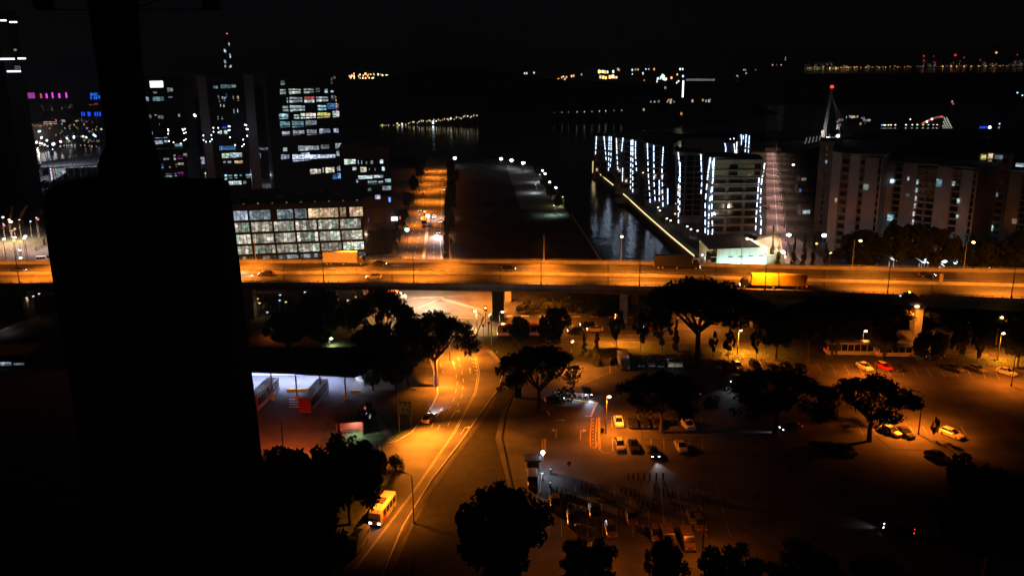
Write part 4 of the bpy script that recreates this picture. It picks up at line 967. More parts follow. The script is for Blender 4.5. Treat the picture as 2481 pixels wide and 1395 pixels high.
# --- low office with five lit floors
B = Building("office_block", "low wide office block with five rows of brightly lit windows behind the viaduct", "office building", (553, 632), (886, 618), (885, 488), 38, DARKW)
ox, oy, sc = 540, 400, 5.365
rows = [(600, 720), (755, 880), (910, 1030), (1060, 1175), (1195, 1250)]
bays = [(130, 325), (345, 620), (705, 912), (935, 1090), (1110, 1500), (1520, 1600), (1645, 1820)]
std = [(150, 345), (370, 645), (665, 925), (945, 1220), (1240, 1510), (1525, 1795)]
for ri, (y0, y1) in enumerate(rows):
    _, _, v0, v1 = B.rect(ox + 150 / sc, ox + 345 / sc, oy + y0 / sc, oy + y1 / sc)
    B.box("floor_band", -.2, B.w + .1, -.5, .02, v1 + .12, v1 + .95, DARKW)
    for bi, (x0, x1) in enumerate(bays if ri == 0 else std):
        yr = (y0 + y1) / 2 - (x0 - 150) * .04
        sh = 20 * ri - 20 if ri else 0
        u0 = B.uv(ox + (x0 + sh) / sc, oy + yr / sc)[0]; u1 = B.uv(ox + (x1 + sh) / sc, oy + yr / sc)[0]
        n = max(2, round((u1 - u0) / 1.32)); w = (u1 - u0) / n
        B.box("column", u0 - .6, u0 - .05, -.42, .03, v0 - .6, v1 + .1, DARKW)
        for k in range(n):
            c = "n"; br = 1.0
            if ri == 0: c, br = [("v", .95), ("w", .38), ("w", .42), ("w", .3), ("m", 1.15), ("m", .35), ("m", 1.15)][bi]; br *= RND.choice((1, 1, .8))
            elif ri == 4: br = RND.choice((.1, .5, .7)) if bi < 4 else .25; c = "m" if bi < 2 else "w"
            else:
                c = RND.choice(("n", "n", "n", "n", "n", "g")); br = RND.choice((.45, .55, .8, 1.0, .3)) * (1.15 if bi in (0, 3, 5) or ri == 2 else .85)
                if ri == 3 and bi == 5: br = 1.15
            B.pane(u0 + k * w + .06, u0 + (k + 1) * w - .06, v0, v1, wmo(c, max(.1, br)), off=.02)
            if ri < 4:
                B.box("mullion", u0 + (k + 1) * w - .05, u0 + (k + 1) * w + .05, -.12, -.025, v0, v1, DSTEEL)
B.box("roof", -.6, B.w + .4, -.9, B.depth + .5, B.h + .003, B.h + .5, ROOFM)
for u in range(4, 46, 7): B.box("roof_vent", u, u + 2.2, 10 + (u % 3) * 6, 13 + (u % 3) * 6, B.h + .5, B.h + 1.8, DARKW)
for u in range(2, 48, 5): B.box("roof_lamp", u, u + .5, -.95, -.7, B.h + .5, B.h + .85, wm("k", .25))
point(B.t, (B.w + .8, -1.5, 8), 900, (1, .9, .6), .3)

# --- tall glass office
B = Building("glass_tower", "tall glass office tower with ten broken bands of cool white windows", "office building", (666, 471), (824, 462), (666, 190), 30, DARKW)
segs = [(315, 360, 185, 225, "g", .3), (800, 850, 140, 165, "c", .2), (800, 822, 165, 215, "w", .12), (310, 370, 265, 315, "g", .8), (395, 515, 260, 312, "g", .9), (540, 640, 258, 305, "g", .6), (655, 700, 255, 290, "w", .2), (740, 775, 265, 300, "c", .9), (800, 830, 270, 295, "w", .5),
        (375, 392, 345, 400, "w", .6), (400, 530, 340, 395, "w", .6), (545, 645, 338, 362, "r", .6), (545, 645, 365, 392, "w", .7), (660, 780, 335, 385, "w", .8), (805, 855, 325, 365, "w", .25),
        (335, 395, 425, 480, "g", .6), (405, 555, 420, 478, "w", .85), (675, 760, 418, 470, "c", .7), (765, 880, 400, 456, "b", .6), (300, 395, 500, 555, "c", .9), (445, 500, 510, 550, "g", .6), (510, 560, 497, 550, "g", .9), (560, 660, 495, 545, "k", 1.1), (670, 800, 490, 542, "y", .95), (818, 888, 475, 535, "w", .8),
        (310, 410, 575, 635, "c", .45), (425, 545, 570, 636, "c", .45), (555, 670, 565, 620, "w", .3), (330, 410, 672, 712, "v", .8), (435, 550, 660, 708, "v", .55), (570, 670, 655, 706, "v", .65), (690, 800, 645, 696, "v", .6), (830, 880, 645, 682, "v", .8),
        (340, 385, 830, 862, "w", .45), (485, 690, 810, 856, "w", .65), (705, 790, 800, 840, "w", .18), (845, 910, 785, 836, "w", .55), (320, 405, 895, 940, "v", .7), (430, 850, 892, 948, "v", 1.15), (515, 600, 880, 894, "v", 1.0), (855, 920, 860, 906, "w", .45), (600, 710, 1035, 1080, "n", .9), (720, 740, 1020, 1070, "n", .8), (750, 840, 1015, 1070, "n", .9), (860, 930, 1005, 1050, "v", .5), (820, 862, 1085, 1130, "b", .5), (866, 915, 1075, 1126, "b", 1.5)]
B.windows(segs, 600, 150, 3.985)
for k in range(14): B.box("spandrel", -.1, B.w + .1, -.35, -.055, 4 + k * 4.55, 4.5 + k * 4.55, DARKW)
B.box("plant_room", 3, B.w - 4, 3, 20, B.h + .003, B.h + 2.4, ROOFM); B.box("parapet", -.2, B.w + .2, -.4, 0, B.h - .3, B.h + .6, DARKW)
ml = MB()
for k in range(7): ml.box(B.w + .5, B.w + .9, -1, -.6, 40 + k * 1.7, 40.7 + k * 1.7)
ml.build("corner_lights", wm("o", 1.0), B.t, kind="stuff")
# --- mid rise beside it
B = Building("midrise_office", "mid rise office with small scattered white windows right of the glass tower", "office building", (830, 500), (949, 496), (830, 360), 22, DARKW)
B.windows([(930, 1045, 940, 990, "g", 1.1), (1062, 1075, 950, 986, "c", .7), (1095, 1108, 955, 985, "c", .6), (1140, 1155, 960, 985, "g", .5), (1185, 1212, 955, 985, "g", .5), (1275, 1310, 945, 980, "w", 1.0), (1010, 1052, 1010, 1045, "w", .7), (1085, 1150, 1015, 1065, "n", .8), (1170, 1180, 1025, 1050, "w", .4), (1225, 1236, 1025, 1050, "w", .4), (1295, 1325, 1015, 1050, "w", 1.0),
           (1065, 1210, 1087, 1130, "w", 1.1), (1215, 1310, 1085, 1118, "w", .9), (1045, 1068, 1138, 1165, "c", .6), (1160, 1250, 1150, 1180, "w", .55), (1260, 1310, 1150, 1178, "w", .4), (1325, 1385, 1132, 1172, "c", .9), (1160, 1195, 1220, 1248, "w", .2), (1300, 1386, 1200, 1236, "w", .45), (1355, 1380, 1285, 1360, "b", .8)], 600, 150, 3.985)
B.pane(*B.rect(908, 921, 471, 496), emit("lit_panel", (.7, .78, 1), .75, .5, .8), "lit_panel")
for k in range(6): B.box("floor_band", -.1, B.w + .1, -.3, -.055, 2 + k * 4.3, 2.6 + k * 4.3, DARKW)
B.box("roof_slab", -.2, B.w + .2, -.3, 22, B.h + .003, B.h + .4, ROOFM)
# --- left tower with the bright white sign
B = Building("sign_tower", "dark tower with a glowing white rectangular sign near its top", "office building", (342, 472), (470, 468), (345, 192), 26, DARKW)
B.pane(*B.rect(363, 396, 197, 212), emit("white_sign", (.97, .96, 1), 2.2), "sign_panel", .4, 0)
B.windows([(415, 475, 235, 290, "g", .35), (152, 162, 262, 305, "w", .5), (170, 245, 330, 382, "c", .5), (275, 390, 328, 380, "c", .4), (280, 320, 288, 304, "w", .25), (425, 470, 325, 348, "w", .4), (190, 270, 490, 546, "v", .22), (290, 320, 490, 520, "v", .25), (330, 385, 520, 548, "n", .25), (522, 545, 490, 530, "c", .5), (338, 346, 575, 610, "w", .6), (250, 282, 670, 706, "c", .75), (225, 300, 735, 795, "w", .5), (300, 380, 732, 796, "v", .6), (385, 430, 728, 782, "c", .9), (490, 570, 792, 832, "c", .85), (152, 165, 205, 212, "r", .3)], 300, 150, 3.985)
for k in range(13): B.box("floor_band", -.1, B.w + .1, -.3, -.055, 6 + k * 4.6, 7.2 + k * 4.6, DARKW)
B = Building("podium_block", "low dark podium with small green white windows below the sign tower", "office building", (386, 476), (462, 474), (386, 362), 18, DARKW)
B.windows([(380, 440, 915, 945, "g", .6), (478, 505, 895, 950, "g", .6), (515, 570, 905, 940, "p", .15), (570, 612, 885, 920, "n", .3), (362, 386, 990, 1026, "b", .8), (430, 455, 998, 1020, "n", .3), (500, 512, 985, 1018, "n", .4), (520, 582, 975, 1008, "n", .35), (400, 470, 1080, 1112, "c", .6), (485, 515, 1075, 1105, "v", .4), (520, 580, 1065, 1095, "p", .22)], 300, 150, 3.985)
for k in range(5): B.box("floor_band", -.1, B.w + .1, -.3, -.055, 2 + k * 4.6, 2.8 + k * 4.6, DARKW)
def lampcluster(name, label, pts, y, em, r=.5, cat="floodlights", ground=True):
    t = thing(name, label, cat, Q(pts[0][0], pts[0][1], y)); o = t.location.copy()
    for a, b in pts: 
        p = Q(a, b, y) - o; MB().ball(p, r, 7, 4).build("lamp", em, t)
    x0 = min(Q(a, b, y).x for a, b in pts) - o.x; x1 = max(Q(a, b, y).x for a, b in pts) - o.x
    fr = MB()
    for xx in (x0, x1): fr.tube([(xx, .4, -o.z), (xx, .4, 1)], .15, 5)
    fr.tube([(x0, .4, 0), (x1 + .01, .4, 0)], .1, 5); fr.build("frame", DSTEEL, t); return t
FLW = emit("floodlight_white", (.80, .86, 1), 7)
CR = [(300 + a / 3.985, 150 + b / 3.985) for a, b in ((428, 652), (430, 665), (428, 695), (567, 650), (575, 662), (590, 648), (580, 690), (598, 684), (437, 766), (480, 778), (550, 790), (582, 760), (598, 748))]
lampcluster("floodlight_frame", "ring of small white floodlights right of the sign tower's lower windows", CR, 440, FLW, .27)
CR = [(300 + a / 3.985, 150 + b / 3.985) for a, b in ((865, 638), (912, 638), (866, 676), (914, 682), (768, 712), (845, 708), (770, 756), (850, 750), (795, 772), (833, 770))]
lampcluster("floodlight_frame", "stepped cluster of white floodlights in front of left pale column", CR, 438, FLW, .27)
CR = [(300 + a / 3.985, 150 + b / 3.985) for a, b in ((1012, 622), (1022, 625), (1010, 662), (1022, 660), (1025, 730), (1170, 608), (1182, 612), (1185, 648), (1196, 652), (1190, 715), (1152, 752), (1160, 798), (1144, 815), (1075, 803))]
lampcluster("floodlight_frame", "scattered bright white floodlights between the two pale columns", CR, 446, FLW, .3)
lampcluster("floodlight_frame", "single warm white floodlight between sign tower and left column", [(471, 279), (473, 281)], 470, emit("warm_flood", (1, .9, .8), 10), .5)
# --- tower with two pale columns
B = Building("twin_column_tower", "tower framed by two pale tilted full height columns, left of the glass tower", "office building", (531, 482), (612, 478), (497, 200), 24, DARKW)
CLM = mat("column_render", (.30, .30, .33), .8, .1, .3)
for (u0, lab) in ((-5.2, 0), (B.w + .6, 1)): B.box("column", u0, u0 + 4.6, -1.2, 3, 0, B.h + 3.5, CLM)
B.windows([(862, 910, 233, 258, "c", .18), (932, 1035, 222, 256, "c", .22), (1036, 1086, 220, 248, "w", .2), (907, 920, 325, 350, "v", .4), (912, 935, 355, 390, "m", .25), (945, 958, 335, 365, "v", .7), (960, 985, 340, 378, "v", .7), (985, 998, 305, 345, "b", .7), (1050, 1065, 330, 375, "v", .6), (1090, 1116, 330, 378, "m", .4), (929, 941, 410, 435, "w", .9), (960, 972, 410, 435, "w", .9), (1058, 1070, 455, 495, "w", .9), (1092, 1106, 450, 490, "w", .9), (903, 916, 528, 556, "w", .8), (943, 957, 528, 556, "w", .8),
           (945, 1003, 614, 641, "B", 1.4), (920, 950, 665, 700, "g", .8), (965, 1002, 663, 700, "g", .8), (920, 1080, 815, 848, "b", .5), (945, 1020, 882, 930, "g", 1.0), (1020, 1145, 876, 925, "w", .9), (957, 985, 950, 978, "v", .35), (1000, 1046, 950, 976, "w", .5), (1065, 1150, 942, 980, "m", .65), (970, 1002, 1088, 1140, "c", 1.1), (1008, 1050, 1092, 1125, "c", .5), (1065, 1098, 1090, 1122, "c", .6), (1115, 1140, 1092, 1112, "c", .35), (1175, 1240, 1085, 1115, "c", .7), (1010, 1140, 1150, 1192, "w", 1.1), (1150, 1185, 1152, 1178, "w", .25)], 300, 150, 3.985)
for k in range(16): B.box("floor_band", -.3, B.w + .3, -.3, -.055, 2 + k * 4.4, 2.7 + k * 4.4, DARKW)
B.box("top_beam", -5.2, B.w + 5.2, -1.0, 2.5, B.h + 3.51, B.h + 4.2, DARKW)
# mast behind
y = 620; t = thing("radio_mast", "slender mast with small white lights and a red beacon above the twin column tower", "mast", (Q(551, 200, y).x, y, 0))
zt = zat(551, 84, y); ms = MB()
for sx in (-1, 1):
    for sy in (-1, 1): ms.tube([(sx * 2.6, sy * 2.6, 0), (sx * .5, sy * .5, zt)], [.2, .12], 5)
for k in range(12): z = zt * (k + .5) / 12; w_ = 2.6 - 2.1 * (k + .5) / 12; ms.tube([(-w_, -w_, z), (w_, -w_, z + 6)], .08, 4); ms.tube([(w_, -w_, z), (-w_, -w_, z + 6)], .08, 4)
ms.build("lattice", DSTEEL, t)
for a, b, c in ((544, 123, "w"), (546, 124, "w"), (555, 108, "w"), (557, 134, "w"), (558, 137, "w"), (544, 149, "w"), (546, 150, "w"), (559, 160, "k"), (546, 160, "v")): 
    p = Q(a, b, y) - Vector(t.location); MB().box(p.x - .3, p.x + .3, p.y - .3, p.y + .3, p.z - 1.0, p.z + 1.0).build("mast_light", wm(c, 1.0), t)
for a, b in ((550, 82), (556, 163)): MB().ball(Q(a, b, y) - Vector(t.location), .55, 7, 4).build("beacon", wm("r", 1.2), t)
# --- glazed lobby and the curved glass vault
B = Building("lobby_pavilion", "glowing violet white glazed lobby between the towers", "pavilion", (458, 445), (506, 444), (466, 376), 14, None)
MB().hexa([(0, 0, 0), (B.w, 0, 0), (B.w, 12, 0), (0, 12, 0)], [(3, 2, B.h), (B.w - 2, 2, B.h + 2), (B.w - 2, 10, B.h + 2), (3, 10, B.h)]).build("glazing", DARKW, B.t)
B.windows([(660, 700, 950, 1000, "v", .6), (700, 745, 925, 995, "v", .5), (745, 805, 920, 990, "v", .6), (670, 745, 993, 1025, "v", 1.9), (702, 728, 1060, 1125, "v", 2.0), (660, 690, 1090, 1122, "v", .5), (780, 800, 1068, 1085, "g", .8), (785, 792, 1090, 1130, "w", .5), (690, 780, 920, 938, "w", .4)], 300, 150, 3.985, pane=1.3)
B = Building("glass_vault", "small grey curved glass vault right of the right pale column", "pavilion", (630, 448), (676, 446), (632, 357), 16, None)
vt = [[(B.w * (.1 + .9 * k / 8), yy, B.h * math.sqrt(max(.02, 1 - (k / 8) ** 2.2))) for k in range(9)] for yy in (0, 14)]
mb = MB(); 
for k in range(8): mb.add([vt[0][k], vt[0][k + 1], vt[1][k + 1], vt[1][k]], [(0, 1, 2, 3)])
mb.build("vault_glass", mat("vault_glass", (.25, .26, .30), .3, .2, .4), B.t)
for yy in (0, 4.6, 9.3, 14): MB().tube(vt[0] if yy == 0 else [(a, yy, c) for a, _, c in vt[0]], .2, 5).build("rib", STEEL, B.t)
B.windows([(1310, 1395, 830, 850, "v", .25), (1312, 1325, 880, 930, "v", .3), (1458, 1472, 930, 990, "c", .9), (1475, 1486, 1060, 1085, "w", .9), (1540, 1552, 1040, 1080, "w", 1.0)], 300, 150, 3.985)
point(B.t, (B.w * .5, -4, 6), 2500, (.75, .8, 1), .5)
# --- annex behind the office's right end
B = Building("brick_annex", "dim brick annex with slatted wall beside the yellow lit tree", "building", (886, 620), (960, 616), (886, 478), 14, mat("dark_brick", (.07, .05, .045), .9, .3, 1))
B.windows([(1975, 2050, 390, 440, "v", .8), (2150, 2185, 420, 480, "b", .8), (1880, 1900, 680, 740, "b", .5)], 540, 400, 5.365, pane=9)
for k in range(12): B.box("slat", .8 + k * .55, 1.1 + k * .55, -.3, -.06, 12, 17.5, DCONC)
B.pane(*B.rect(947, 963, 524, 533), emit("billboard_white", (.95, .96, 1), 1.6), "lit_sign", 1.6, -1.2)
B.pane(*B.rect(967, 970, 522, 530), wm("r", 1.2), "red_light", 1.6, -1.2)

# ---------------------------------------------------------------- waterfront condominium with light strips
E_LED = emit("led_strip", (.60, .76, 1.0), 4.2, sample=True)
CONDW = mat("condo_wall", (.11, .13, .17), .7, .2, .3)
def strip_led(parent, y, pts, name="light_strip", dash=None, o=Vector()):
    """row of dashes, one per storey, along a pixel polyline on the face at distance y"""
    W_ = [Q(1400 + a / 3.986, 300 + b / 3.986, y) - o for a, b in pts]; mb = MB(); first = True
    for a, b in zip(W_, W_[1:]):
        L = (b - a).length; k = 0; n = max(1, round(L / 3.1))
        for i in range(n):
            p = a.lerp(b, (i + .08) / n); q = a.lerp(b, (i + (.66 if not (first and i < 2) else .95)) / n)
            mb.hexa([(q.x - .12, q.y - .25, q.z), (q.x + .12, q.y - .25, q.z), (q.x + .12, q.y + .1, q.z), (q.x - .12, q.y + .1, q.z)], [(p.x - .12, p.y - .25, p.z), (p.x + .12, p.y - .25, p.z), (p.x + .12, p.y + .1, p.z), (p.x - .12, p.y + .1, p.z)])
        first = False
    mb.build(name, E_LED, parent)
def condo(label, outline, y, depth, strips, floors=9, wins=()):
    """outline in pixels (polygon) at distance y, with real depth"""
    t = thing("condominium_block", label, "apartment block", Q(outline[0][0], outline[0][1], y), 0, "waterfront condominium blocks"); o = Vector(t.location)
    pts = [Q(a, b, y) - o for a, b in outline]; n = len(pts)
    bk = [Vector((p.x + depth * .17, p.y + depth, p.z)) for p in pts]
    mb = MB(); tri = tessellate_polygon([[Vector((p.x, p.z, 0)) for p in pts]])
    mb.add(pts + bk, [tuple(q) for q in tri] + [tuple(i + n for i in q)[::-1] for q in tri] + [(i, (i + 1) % n, n + (i + 1) % n, n + i) for i in range(n)])
    w = mb.build("wall", CONDW, t); bm = bmesh.new(); bm.from_mesh(w.data); bmesh.ops.recalc_face_normals(bm, faces=bm.faces); bm.to_mesh(w.data); bm.free()
    x0 = min(p.x for p in pts); x1 = max(p.x for p in pts); zt = max(p.z for p in pts); zb = -o.z
    for k in range(floors):
        z = zb + 3 + (zt - zb - 5) * k / floors
        MB().box(x0 + .8, x1 - .8, -.9, -.02, z, z + .25).build("balcony_slab", DCONC, t)
        for j in range(3):
            u = x0 + 1 + (x1 - x0 - 2) * (j + .1) / 3; v = x0 + 1 + (x1 - x0 - 2) * (j + .9) / 3
            MB().box(u, v, -.05, .1, z + .4, z + 2.3).build("window", GLASS, t)
            if (k * 3 + j) in wins: MB().box(u + .3, u + 1.5, -.1, -.06, z + .6, z + 2.2).build("lit_window", wm("m", .8), t)
    for s_ in strips: strip_led(t, y - .12, s_, o=o)
    return t
condo("farthest condominium block by the water with four thin light strips", [(1441, 330), (1484, 331), (1488, 420), (1437, 420)], 500, 18, [[(180, 118), (170, 310)], [(252, 118), (275, 365)], [(303, 122), (295, 470)], [(322, 120), (320, 330), (308, 440)]], 7, (3,))
condo("second farthest condominium block with paired light strips", [(1492, 333), (1546, 340), (1548, 478), (1490, 470)], 455, 18, [[(372, 135), (378, 310), (388, 460)], [(437, 130), (420, 290)], [(433, 420), (430, 560)], [(515, 155), (508, 650)], [(531, 150), (530, 680)], [(557, 165), (556, 300), (568, 475)]], 9, (4, 9))
condo("middle condominium block with three evenly spaced light strips", [(1560, 345), (1610, 353), (1618, 512), (1562, 505)], 415, 18, [[(671, 185), (680, 480), (700, 780)], [(733, 205), (735, 560), (748, 770)], [(826, 220), (812, 430), (822, 820)], [(786, 540), (786, 768)], [(868, 620), (868, 795)]], 10, (5, 13, 14))
condo("fourth condominium block with one dense light strip on its left edge", [(1636, 366), (1704, 372), (1702, 555), (1640, 550)], 372, 18, [[(968, 270), (985, 430), (968, 650), (972, 990)], [(988, 370), (982, 880)], [(1188, 290), (1197, 560), (1187, 700)]], 11, (12,))
t = condo("nearest condominium block with clusters of light strips on both corners", [(1716, 384), (1736, 380), (1852, 388), (1846, 430), (1842, 610), (1712, 610)], 321, 18, [[(1282, 318), (1256, 480), (1230, 760), (1230, 1080)], [(1300, 355), (1306, 520), (1270, 780), (1256, 1100)], [(1318, 325), (1300, 600), (1291, 850), (1302, 1010), (1286, 1190)], [(1806, 375), (1780, 520), (1768, 620), (1760, 880), (1772, 920), (1763, 1095)], [(1750, 515), (1738, 680), (1722, 900), (1715, 1050)]], 10, (26,))
y = 321; o = Vector(t.location)
def px_box(t, o, x0, x1, y0, y1, yy, th, name, m):
    a = Q(x0, y1, yy) - o; b = Q(x1, y0, yy) - o; return MB().box(a.x, b.x, yy - th - o.y, yy - .02 - o.y, a.z, b.z).build(name, m, t)
CROWN = mat("crown_render", (.24, .23, .19), .8, .15, .4)
for a in ((1730, 1764, 398, 424), (1786, 1828, 398, 424), (1842, 1850, 398, 424)): px_box(t, o, *a, y, .5, "crown_panel", CROWN)
px_box(t, o, 1730, 1850, 386, 397.6, y, .55, "crown_beam", CROWN); px_box(t, o, 1730, 1846, 424.4, 428, y, .6, "crown_sill", CROWN)
for k, yy in enumerate((444, 465, 485, 506, 523, 543)):
    px_box(t, o, 1730, 1757, yy, yy + 3.2, y, 1.3, "balcony_rail", CONC); px_box(t, o, 1761, 1810, yy - 1, yy + 2.2, y, 1.3, "balcony_rail", CONC); px_box(t, o, 1813, 1840, yy - 1, yy + 2.2, y, 1.3, "balcony_rail", CONC)
condo("rear condominium block topped by short light strips", [(1748, 346), (1790, 345), (1788, 400), (1748, 400)], 470, 16, [[(1418, 185), (1430, 235), (1425, 290)], [(1508, 190), (1520, 290)], [(1536, 170), (1532, 290)], [(1328, 262), (1328, 292)], [(1380, 262), (1380, 292)]], 3)
condo("rearmost condominium block with five small light strips at upper right", [(1790, 326), (1818, 326), (1816, 400), (1788, 400)], 560, 16, [[(1575, 100), (1582, 160), (1576, 225)], [(1597, 110), (1597, 150)], [(1626, 100), (1615, 290)], [(1657, 112), (1645, 295)], [(1472, 140), (1472, 160)], [(1506, 132), (1508, 160)]], 3)
for i, (a, lb) in enumerate((([(1488, 328), (1631, 326), (1634, 344), (1490, 346)], "dark condominium roof behind the far light strips"), ([(1660, 342), (1752, 346), (1752, 372), (1664, 368)], "dark condominium roof behind the fourth block"))):
    t = thing("condominium_roof_block", lb, "apartment block", Q(a[0][0], 420, 520 - 60 * i)); o = Vector(t.location); p0 = Q(a[0][0], a[0][1], 520 - 60 * i); p1 = Q(a[1][0], a[1][1], 520 - 60 * i)
    MB().box(0, p1.x - p0.x, 0, 14, -o.z, p0.z - o.z).build("wall", CONDW, t); MB().box(-.3, p1.x - p0.x + .3, -.5, 14.5, p0.z - o.z + .003, p0.z - o.z + .8).build("roof", mat("pale_roof", (.16, .15, .17), .8), t)
for (x, y_, lb, c, s_) in ((1617, 437, "two small lit windows between the light strips", "m", 1), (1556, 425, "warm window low among the far light strips", "m", .7)): pass
# boardwalk along the water, glowing golden edge
bw = thing("boardwalk", "boardwalk along the water with a glowing golden edge below the condominium", "boardwalk")
E_GOLD = emit("golden_strip", (1.0, .72, .30), 1.6, sample=True)
BW = [(1434, 420), (1452, 422), (1486, 450), (1500, 462), (1520, 480), (1560, 517), (1620, 570), (1682, 622), (1688, 632), (1672, 644)]
def bwp(k, inset=0): p = P(*BW[k], .3); return p + Vector((inset, inset * .15, 0))
wp = [P(a, b, 0) for a, b in BW]
mb = MB().loft([[(p.x, p.y, -2.2), (p.x + 3.0, p.y + .6, -2.2), (p.x + 3.0, p.y + .6, .35), (p.x, p.y, .35)] for p in wp]); mb.build("walkway", PAVE, bw)
for i, (a, b) in enumerate(((1, 2), (3, 4), (4, 5), (5, 6), (6, 7))):
    p, q = wp[a], wp[b]; MB().loft([[(p.x - .1, p.y, .05), (p.x + .12, p.y, .05), (p.x + .12, p.y, .5), (p.x - .1, p.y, .5)], [(q.x - .1, q.y, .05), (q.x + .12, q.y, .05), (q.x + .12, q.y, .5), (q.x - .1, q.y, .5)]]).build("edge_light", E_GOLD, bw)
rp = MB()
for k in range(60):
    u = k / 59 * (len(wp) - 3); i = min(int(u), len(wp) - 4) + 1; p = wp[i].lerp(wp[i + 1], u - int(u) if u < len(wp) - 3 else 1); rp.box(p.x + .3, p.x + .4, p.y, p.y + .1, .35, 1.4)
rp.build("railing_posts", DSTEEL, bw, kind="stuff")
p = P(1508, 484, 0); MB().box(p.x - 3.5, p.x + 3.5, p.y - 4, p.y + 5, -1.2, .28).build("jetty", PAVE, bw)
p = P(1437, 420, 0); MB().box(p.x - .5, p.x + 1.3, p.y, p.y + .6, .36, zat(1437, 391, p.y)).build("lit_pylon", emit("pylon_glow", (1.0, .74, .35), .75), bw)
p = P(1684, 640, 0); MB().hexa([(p.x - 2.6, p.y - 3, .36), (p.x + 1.2, p.y - 3, .36), (p.x + 2.4, p.y + 3, .36), (p.x - .6, p.y + 3, .36)], [(p.x - 2.6, p.y - 3, 1.6), (p.x + 1.2, p.y - 3, 1.6), (p.x + 2.4, p.y + 3, 1.6), (p.x - .6, p.y + 3, 1.6)]).build("end_wall", mat("end_wall", (.5, .42, .3), .8), bw)
point(bw, (p.x - 3, p.y - 4, 2.2), 1500, (1, .72, .35), .3)
for i, (x, y_, c) in enumerate(((1613, 540, "k"), (1622, 545, "k"), (1662, 560, "w"), (1671, 567, "k"), (1687, 571, "k"), (1694, 598, "w"), (1698, 632, "w"), (1502, 440, "m"), (1500, 430, "w"), (1592, 512, "m"), (1596, 520, "k"), (1633, 528, "o"), (1636, 502, "m"), (1556, 424, "m"))):
    street_lamp(P(x, y_ + 8), 3.2, 0, "small garden lamp %s between condominium and boardwalk" % ["beside the middle block", "right of the middle block lamp", "left of the fourth block's foot", "at the fourth block's foot", "right of the fourth block's foot", "left of nearest block", "at the boardwalk's near end", "far left", "upper far left", "below the middle block", "just below the middle block lamp", "with an orange glow", "with a warm glow higher up", "beside second farthest block"][i], .1, True, 60 if i % 3 == 0 else 0, (1, .85, .6), emit("garden_lamp_" + c, WINC[c], 3), group="garden lamps along the boardwalk", bulb=.42)
# teal lit pavilion with tan shell roofs
pv = Building("clubhouse", "pavilion with a teal lit white wall and tan tilted roofs behind the viaduct", "pavilion", (1735, 656), (1856, 650), (1752, 602), 16, mat("teal_wall", (.55, .66, .62), .7, .1, .4))
for k in range(7): pv.box("wall_panel_joint", 2 + k * 2.4, 2.06 + k * 2.4, -.04, 0.02, .5, pv.h - .2, CONC)
for k in range(4): pv.box("vent_slot", 4 + k * 3.6, 5.8 + k * 3.6, -.06, .02, pv.h * .58, pv.h * .62, DSTEEL)
pv.box("window_bay", -2.2, -.3, -.3, 4, .2, pv.h * .8, GLASS)
for k in range(3): pv.box("window_frame", -2.25, -.25, -.36, -.31, .8 + k * 2.0, 1.0 + k * 2.0, WHITE)
MB().hexa([(-3.2, -.6, pv.h), (pv.w - 3, -.6, pv.h), (pv.w - 3, 17, pv.h + 1), (-1, 17, pv.h + 1)], [(-3.2, -.6, pv.h + .3), (pv.w - 3, -.6, pv.h + .3), (pv.w - 3, 17, pv.h + 1.3), (-1, 17, pv.h + 1.3)]).build("flat_roof", ROOFM, pv.t)
TAN = mat("tan_roof", (.42, .33, .24), .8, .15, .5)
y0, y1 = 300, 318
def shell(name, f, b, m):
    vs = [Q(*q, y0) - pv.A for q in f] + [Q(*q, y1) - pv.A for q in b]
    vs = [Vector((v.dot(pv.d), v.dot(pv.n), v.z)) for v in vs]; n = len(f); up = Vector((0, 0, .35))
    mb = MB().add(vs + [v + up for v in vs], [(0, 1, 3, 2), (4, 6, 7, 5), (0, 4, 5, 1), (1, 5, 7, 3), (3, 7, 6, 2), (2, 6, 4, 0)]); o_ = mb.build(name, m, pv.t)
    bm = bmesh.new(); bm.from_mesh(o_.data); bmesh.ops.recalc_face_normals(bm, faces=bm.faces); bm.to_mesh(o_.data); bm.free()
shell("shell_roof", [(1828, 586), (1898, 622)], [(1838, 574), (1892, 568)], TAN); shell("shell_roof", [(1842, 606), (1906, 640)], [(1872, 592), (1904, 612)], TAN)
shell("shell_roof", [(1834, 608), (1860, 622)], [(1828, 590), (1846, 600)], mat("teal_roof", (.3, .36, .33), .8))
pv.box("side_wall", pv.w + .2, pv.w + 7, 1, 12, 0, pv.h * .55, mat("teal_wall2", (.3, .34, .30), .8))
for u in (2.5, 7.5, 12.5, 16.5): spot(pv.t, (u, -2.2, .4), 420, (.55, 1, .86), 120, .8, target=(u, 0, 3.2), size=.2); pv.box("uplight", u - .2, u + .2, -2.4, -2.0, 0, .35, DSTEEL)
spot(pv.t, (pv.w + 3, -3, 9.5), 700, (1, .7, .42), 150, .8, target=(pv.w + 2, 6, 6)); spot(pv.t, (pv.w + 4, 9, 14), 1400, (1, .72, .45), 140, .8, target=(pv.w + 2, 7, 4))
for u in (3, 9, 14):
    MB().box(u - .25, u + .25, 15.2, 15.7, pv.h + 1.35, pv.h + 1.75).build("floodlight", DSTEEL, pv.t); spot(pv.t, (u, 15.9, pv.h + 2.0), 260, (.78, 1, .84), 120, .8, target=(u, 24, pv.h + 14))
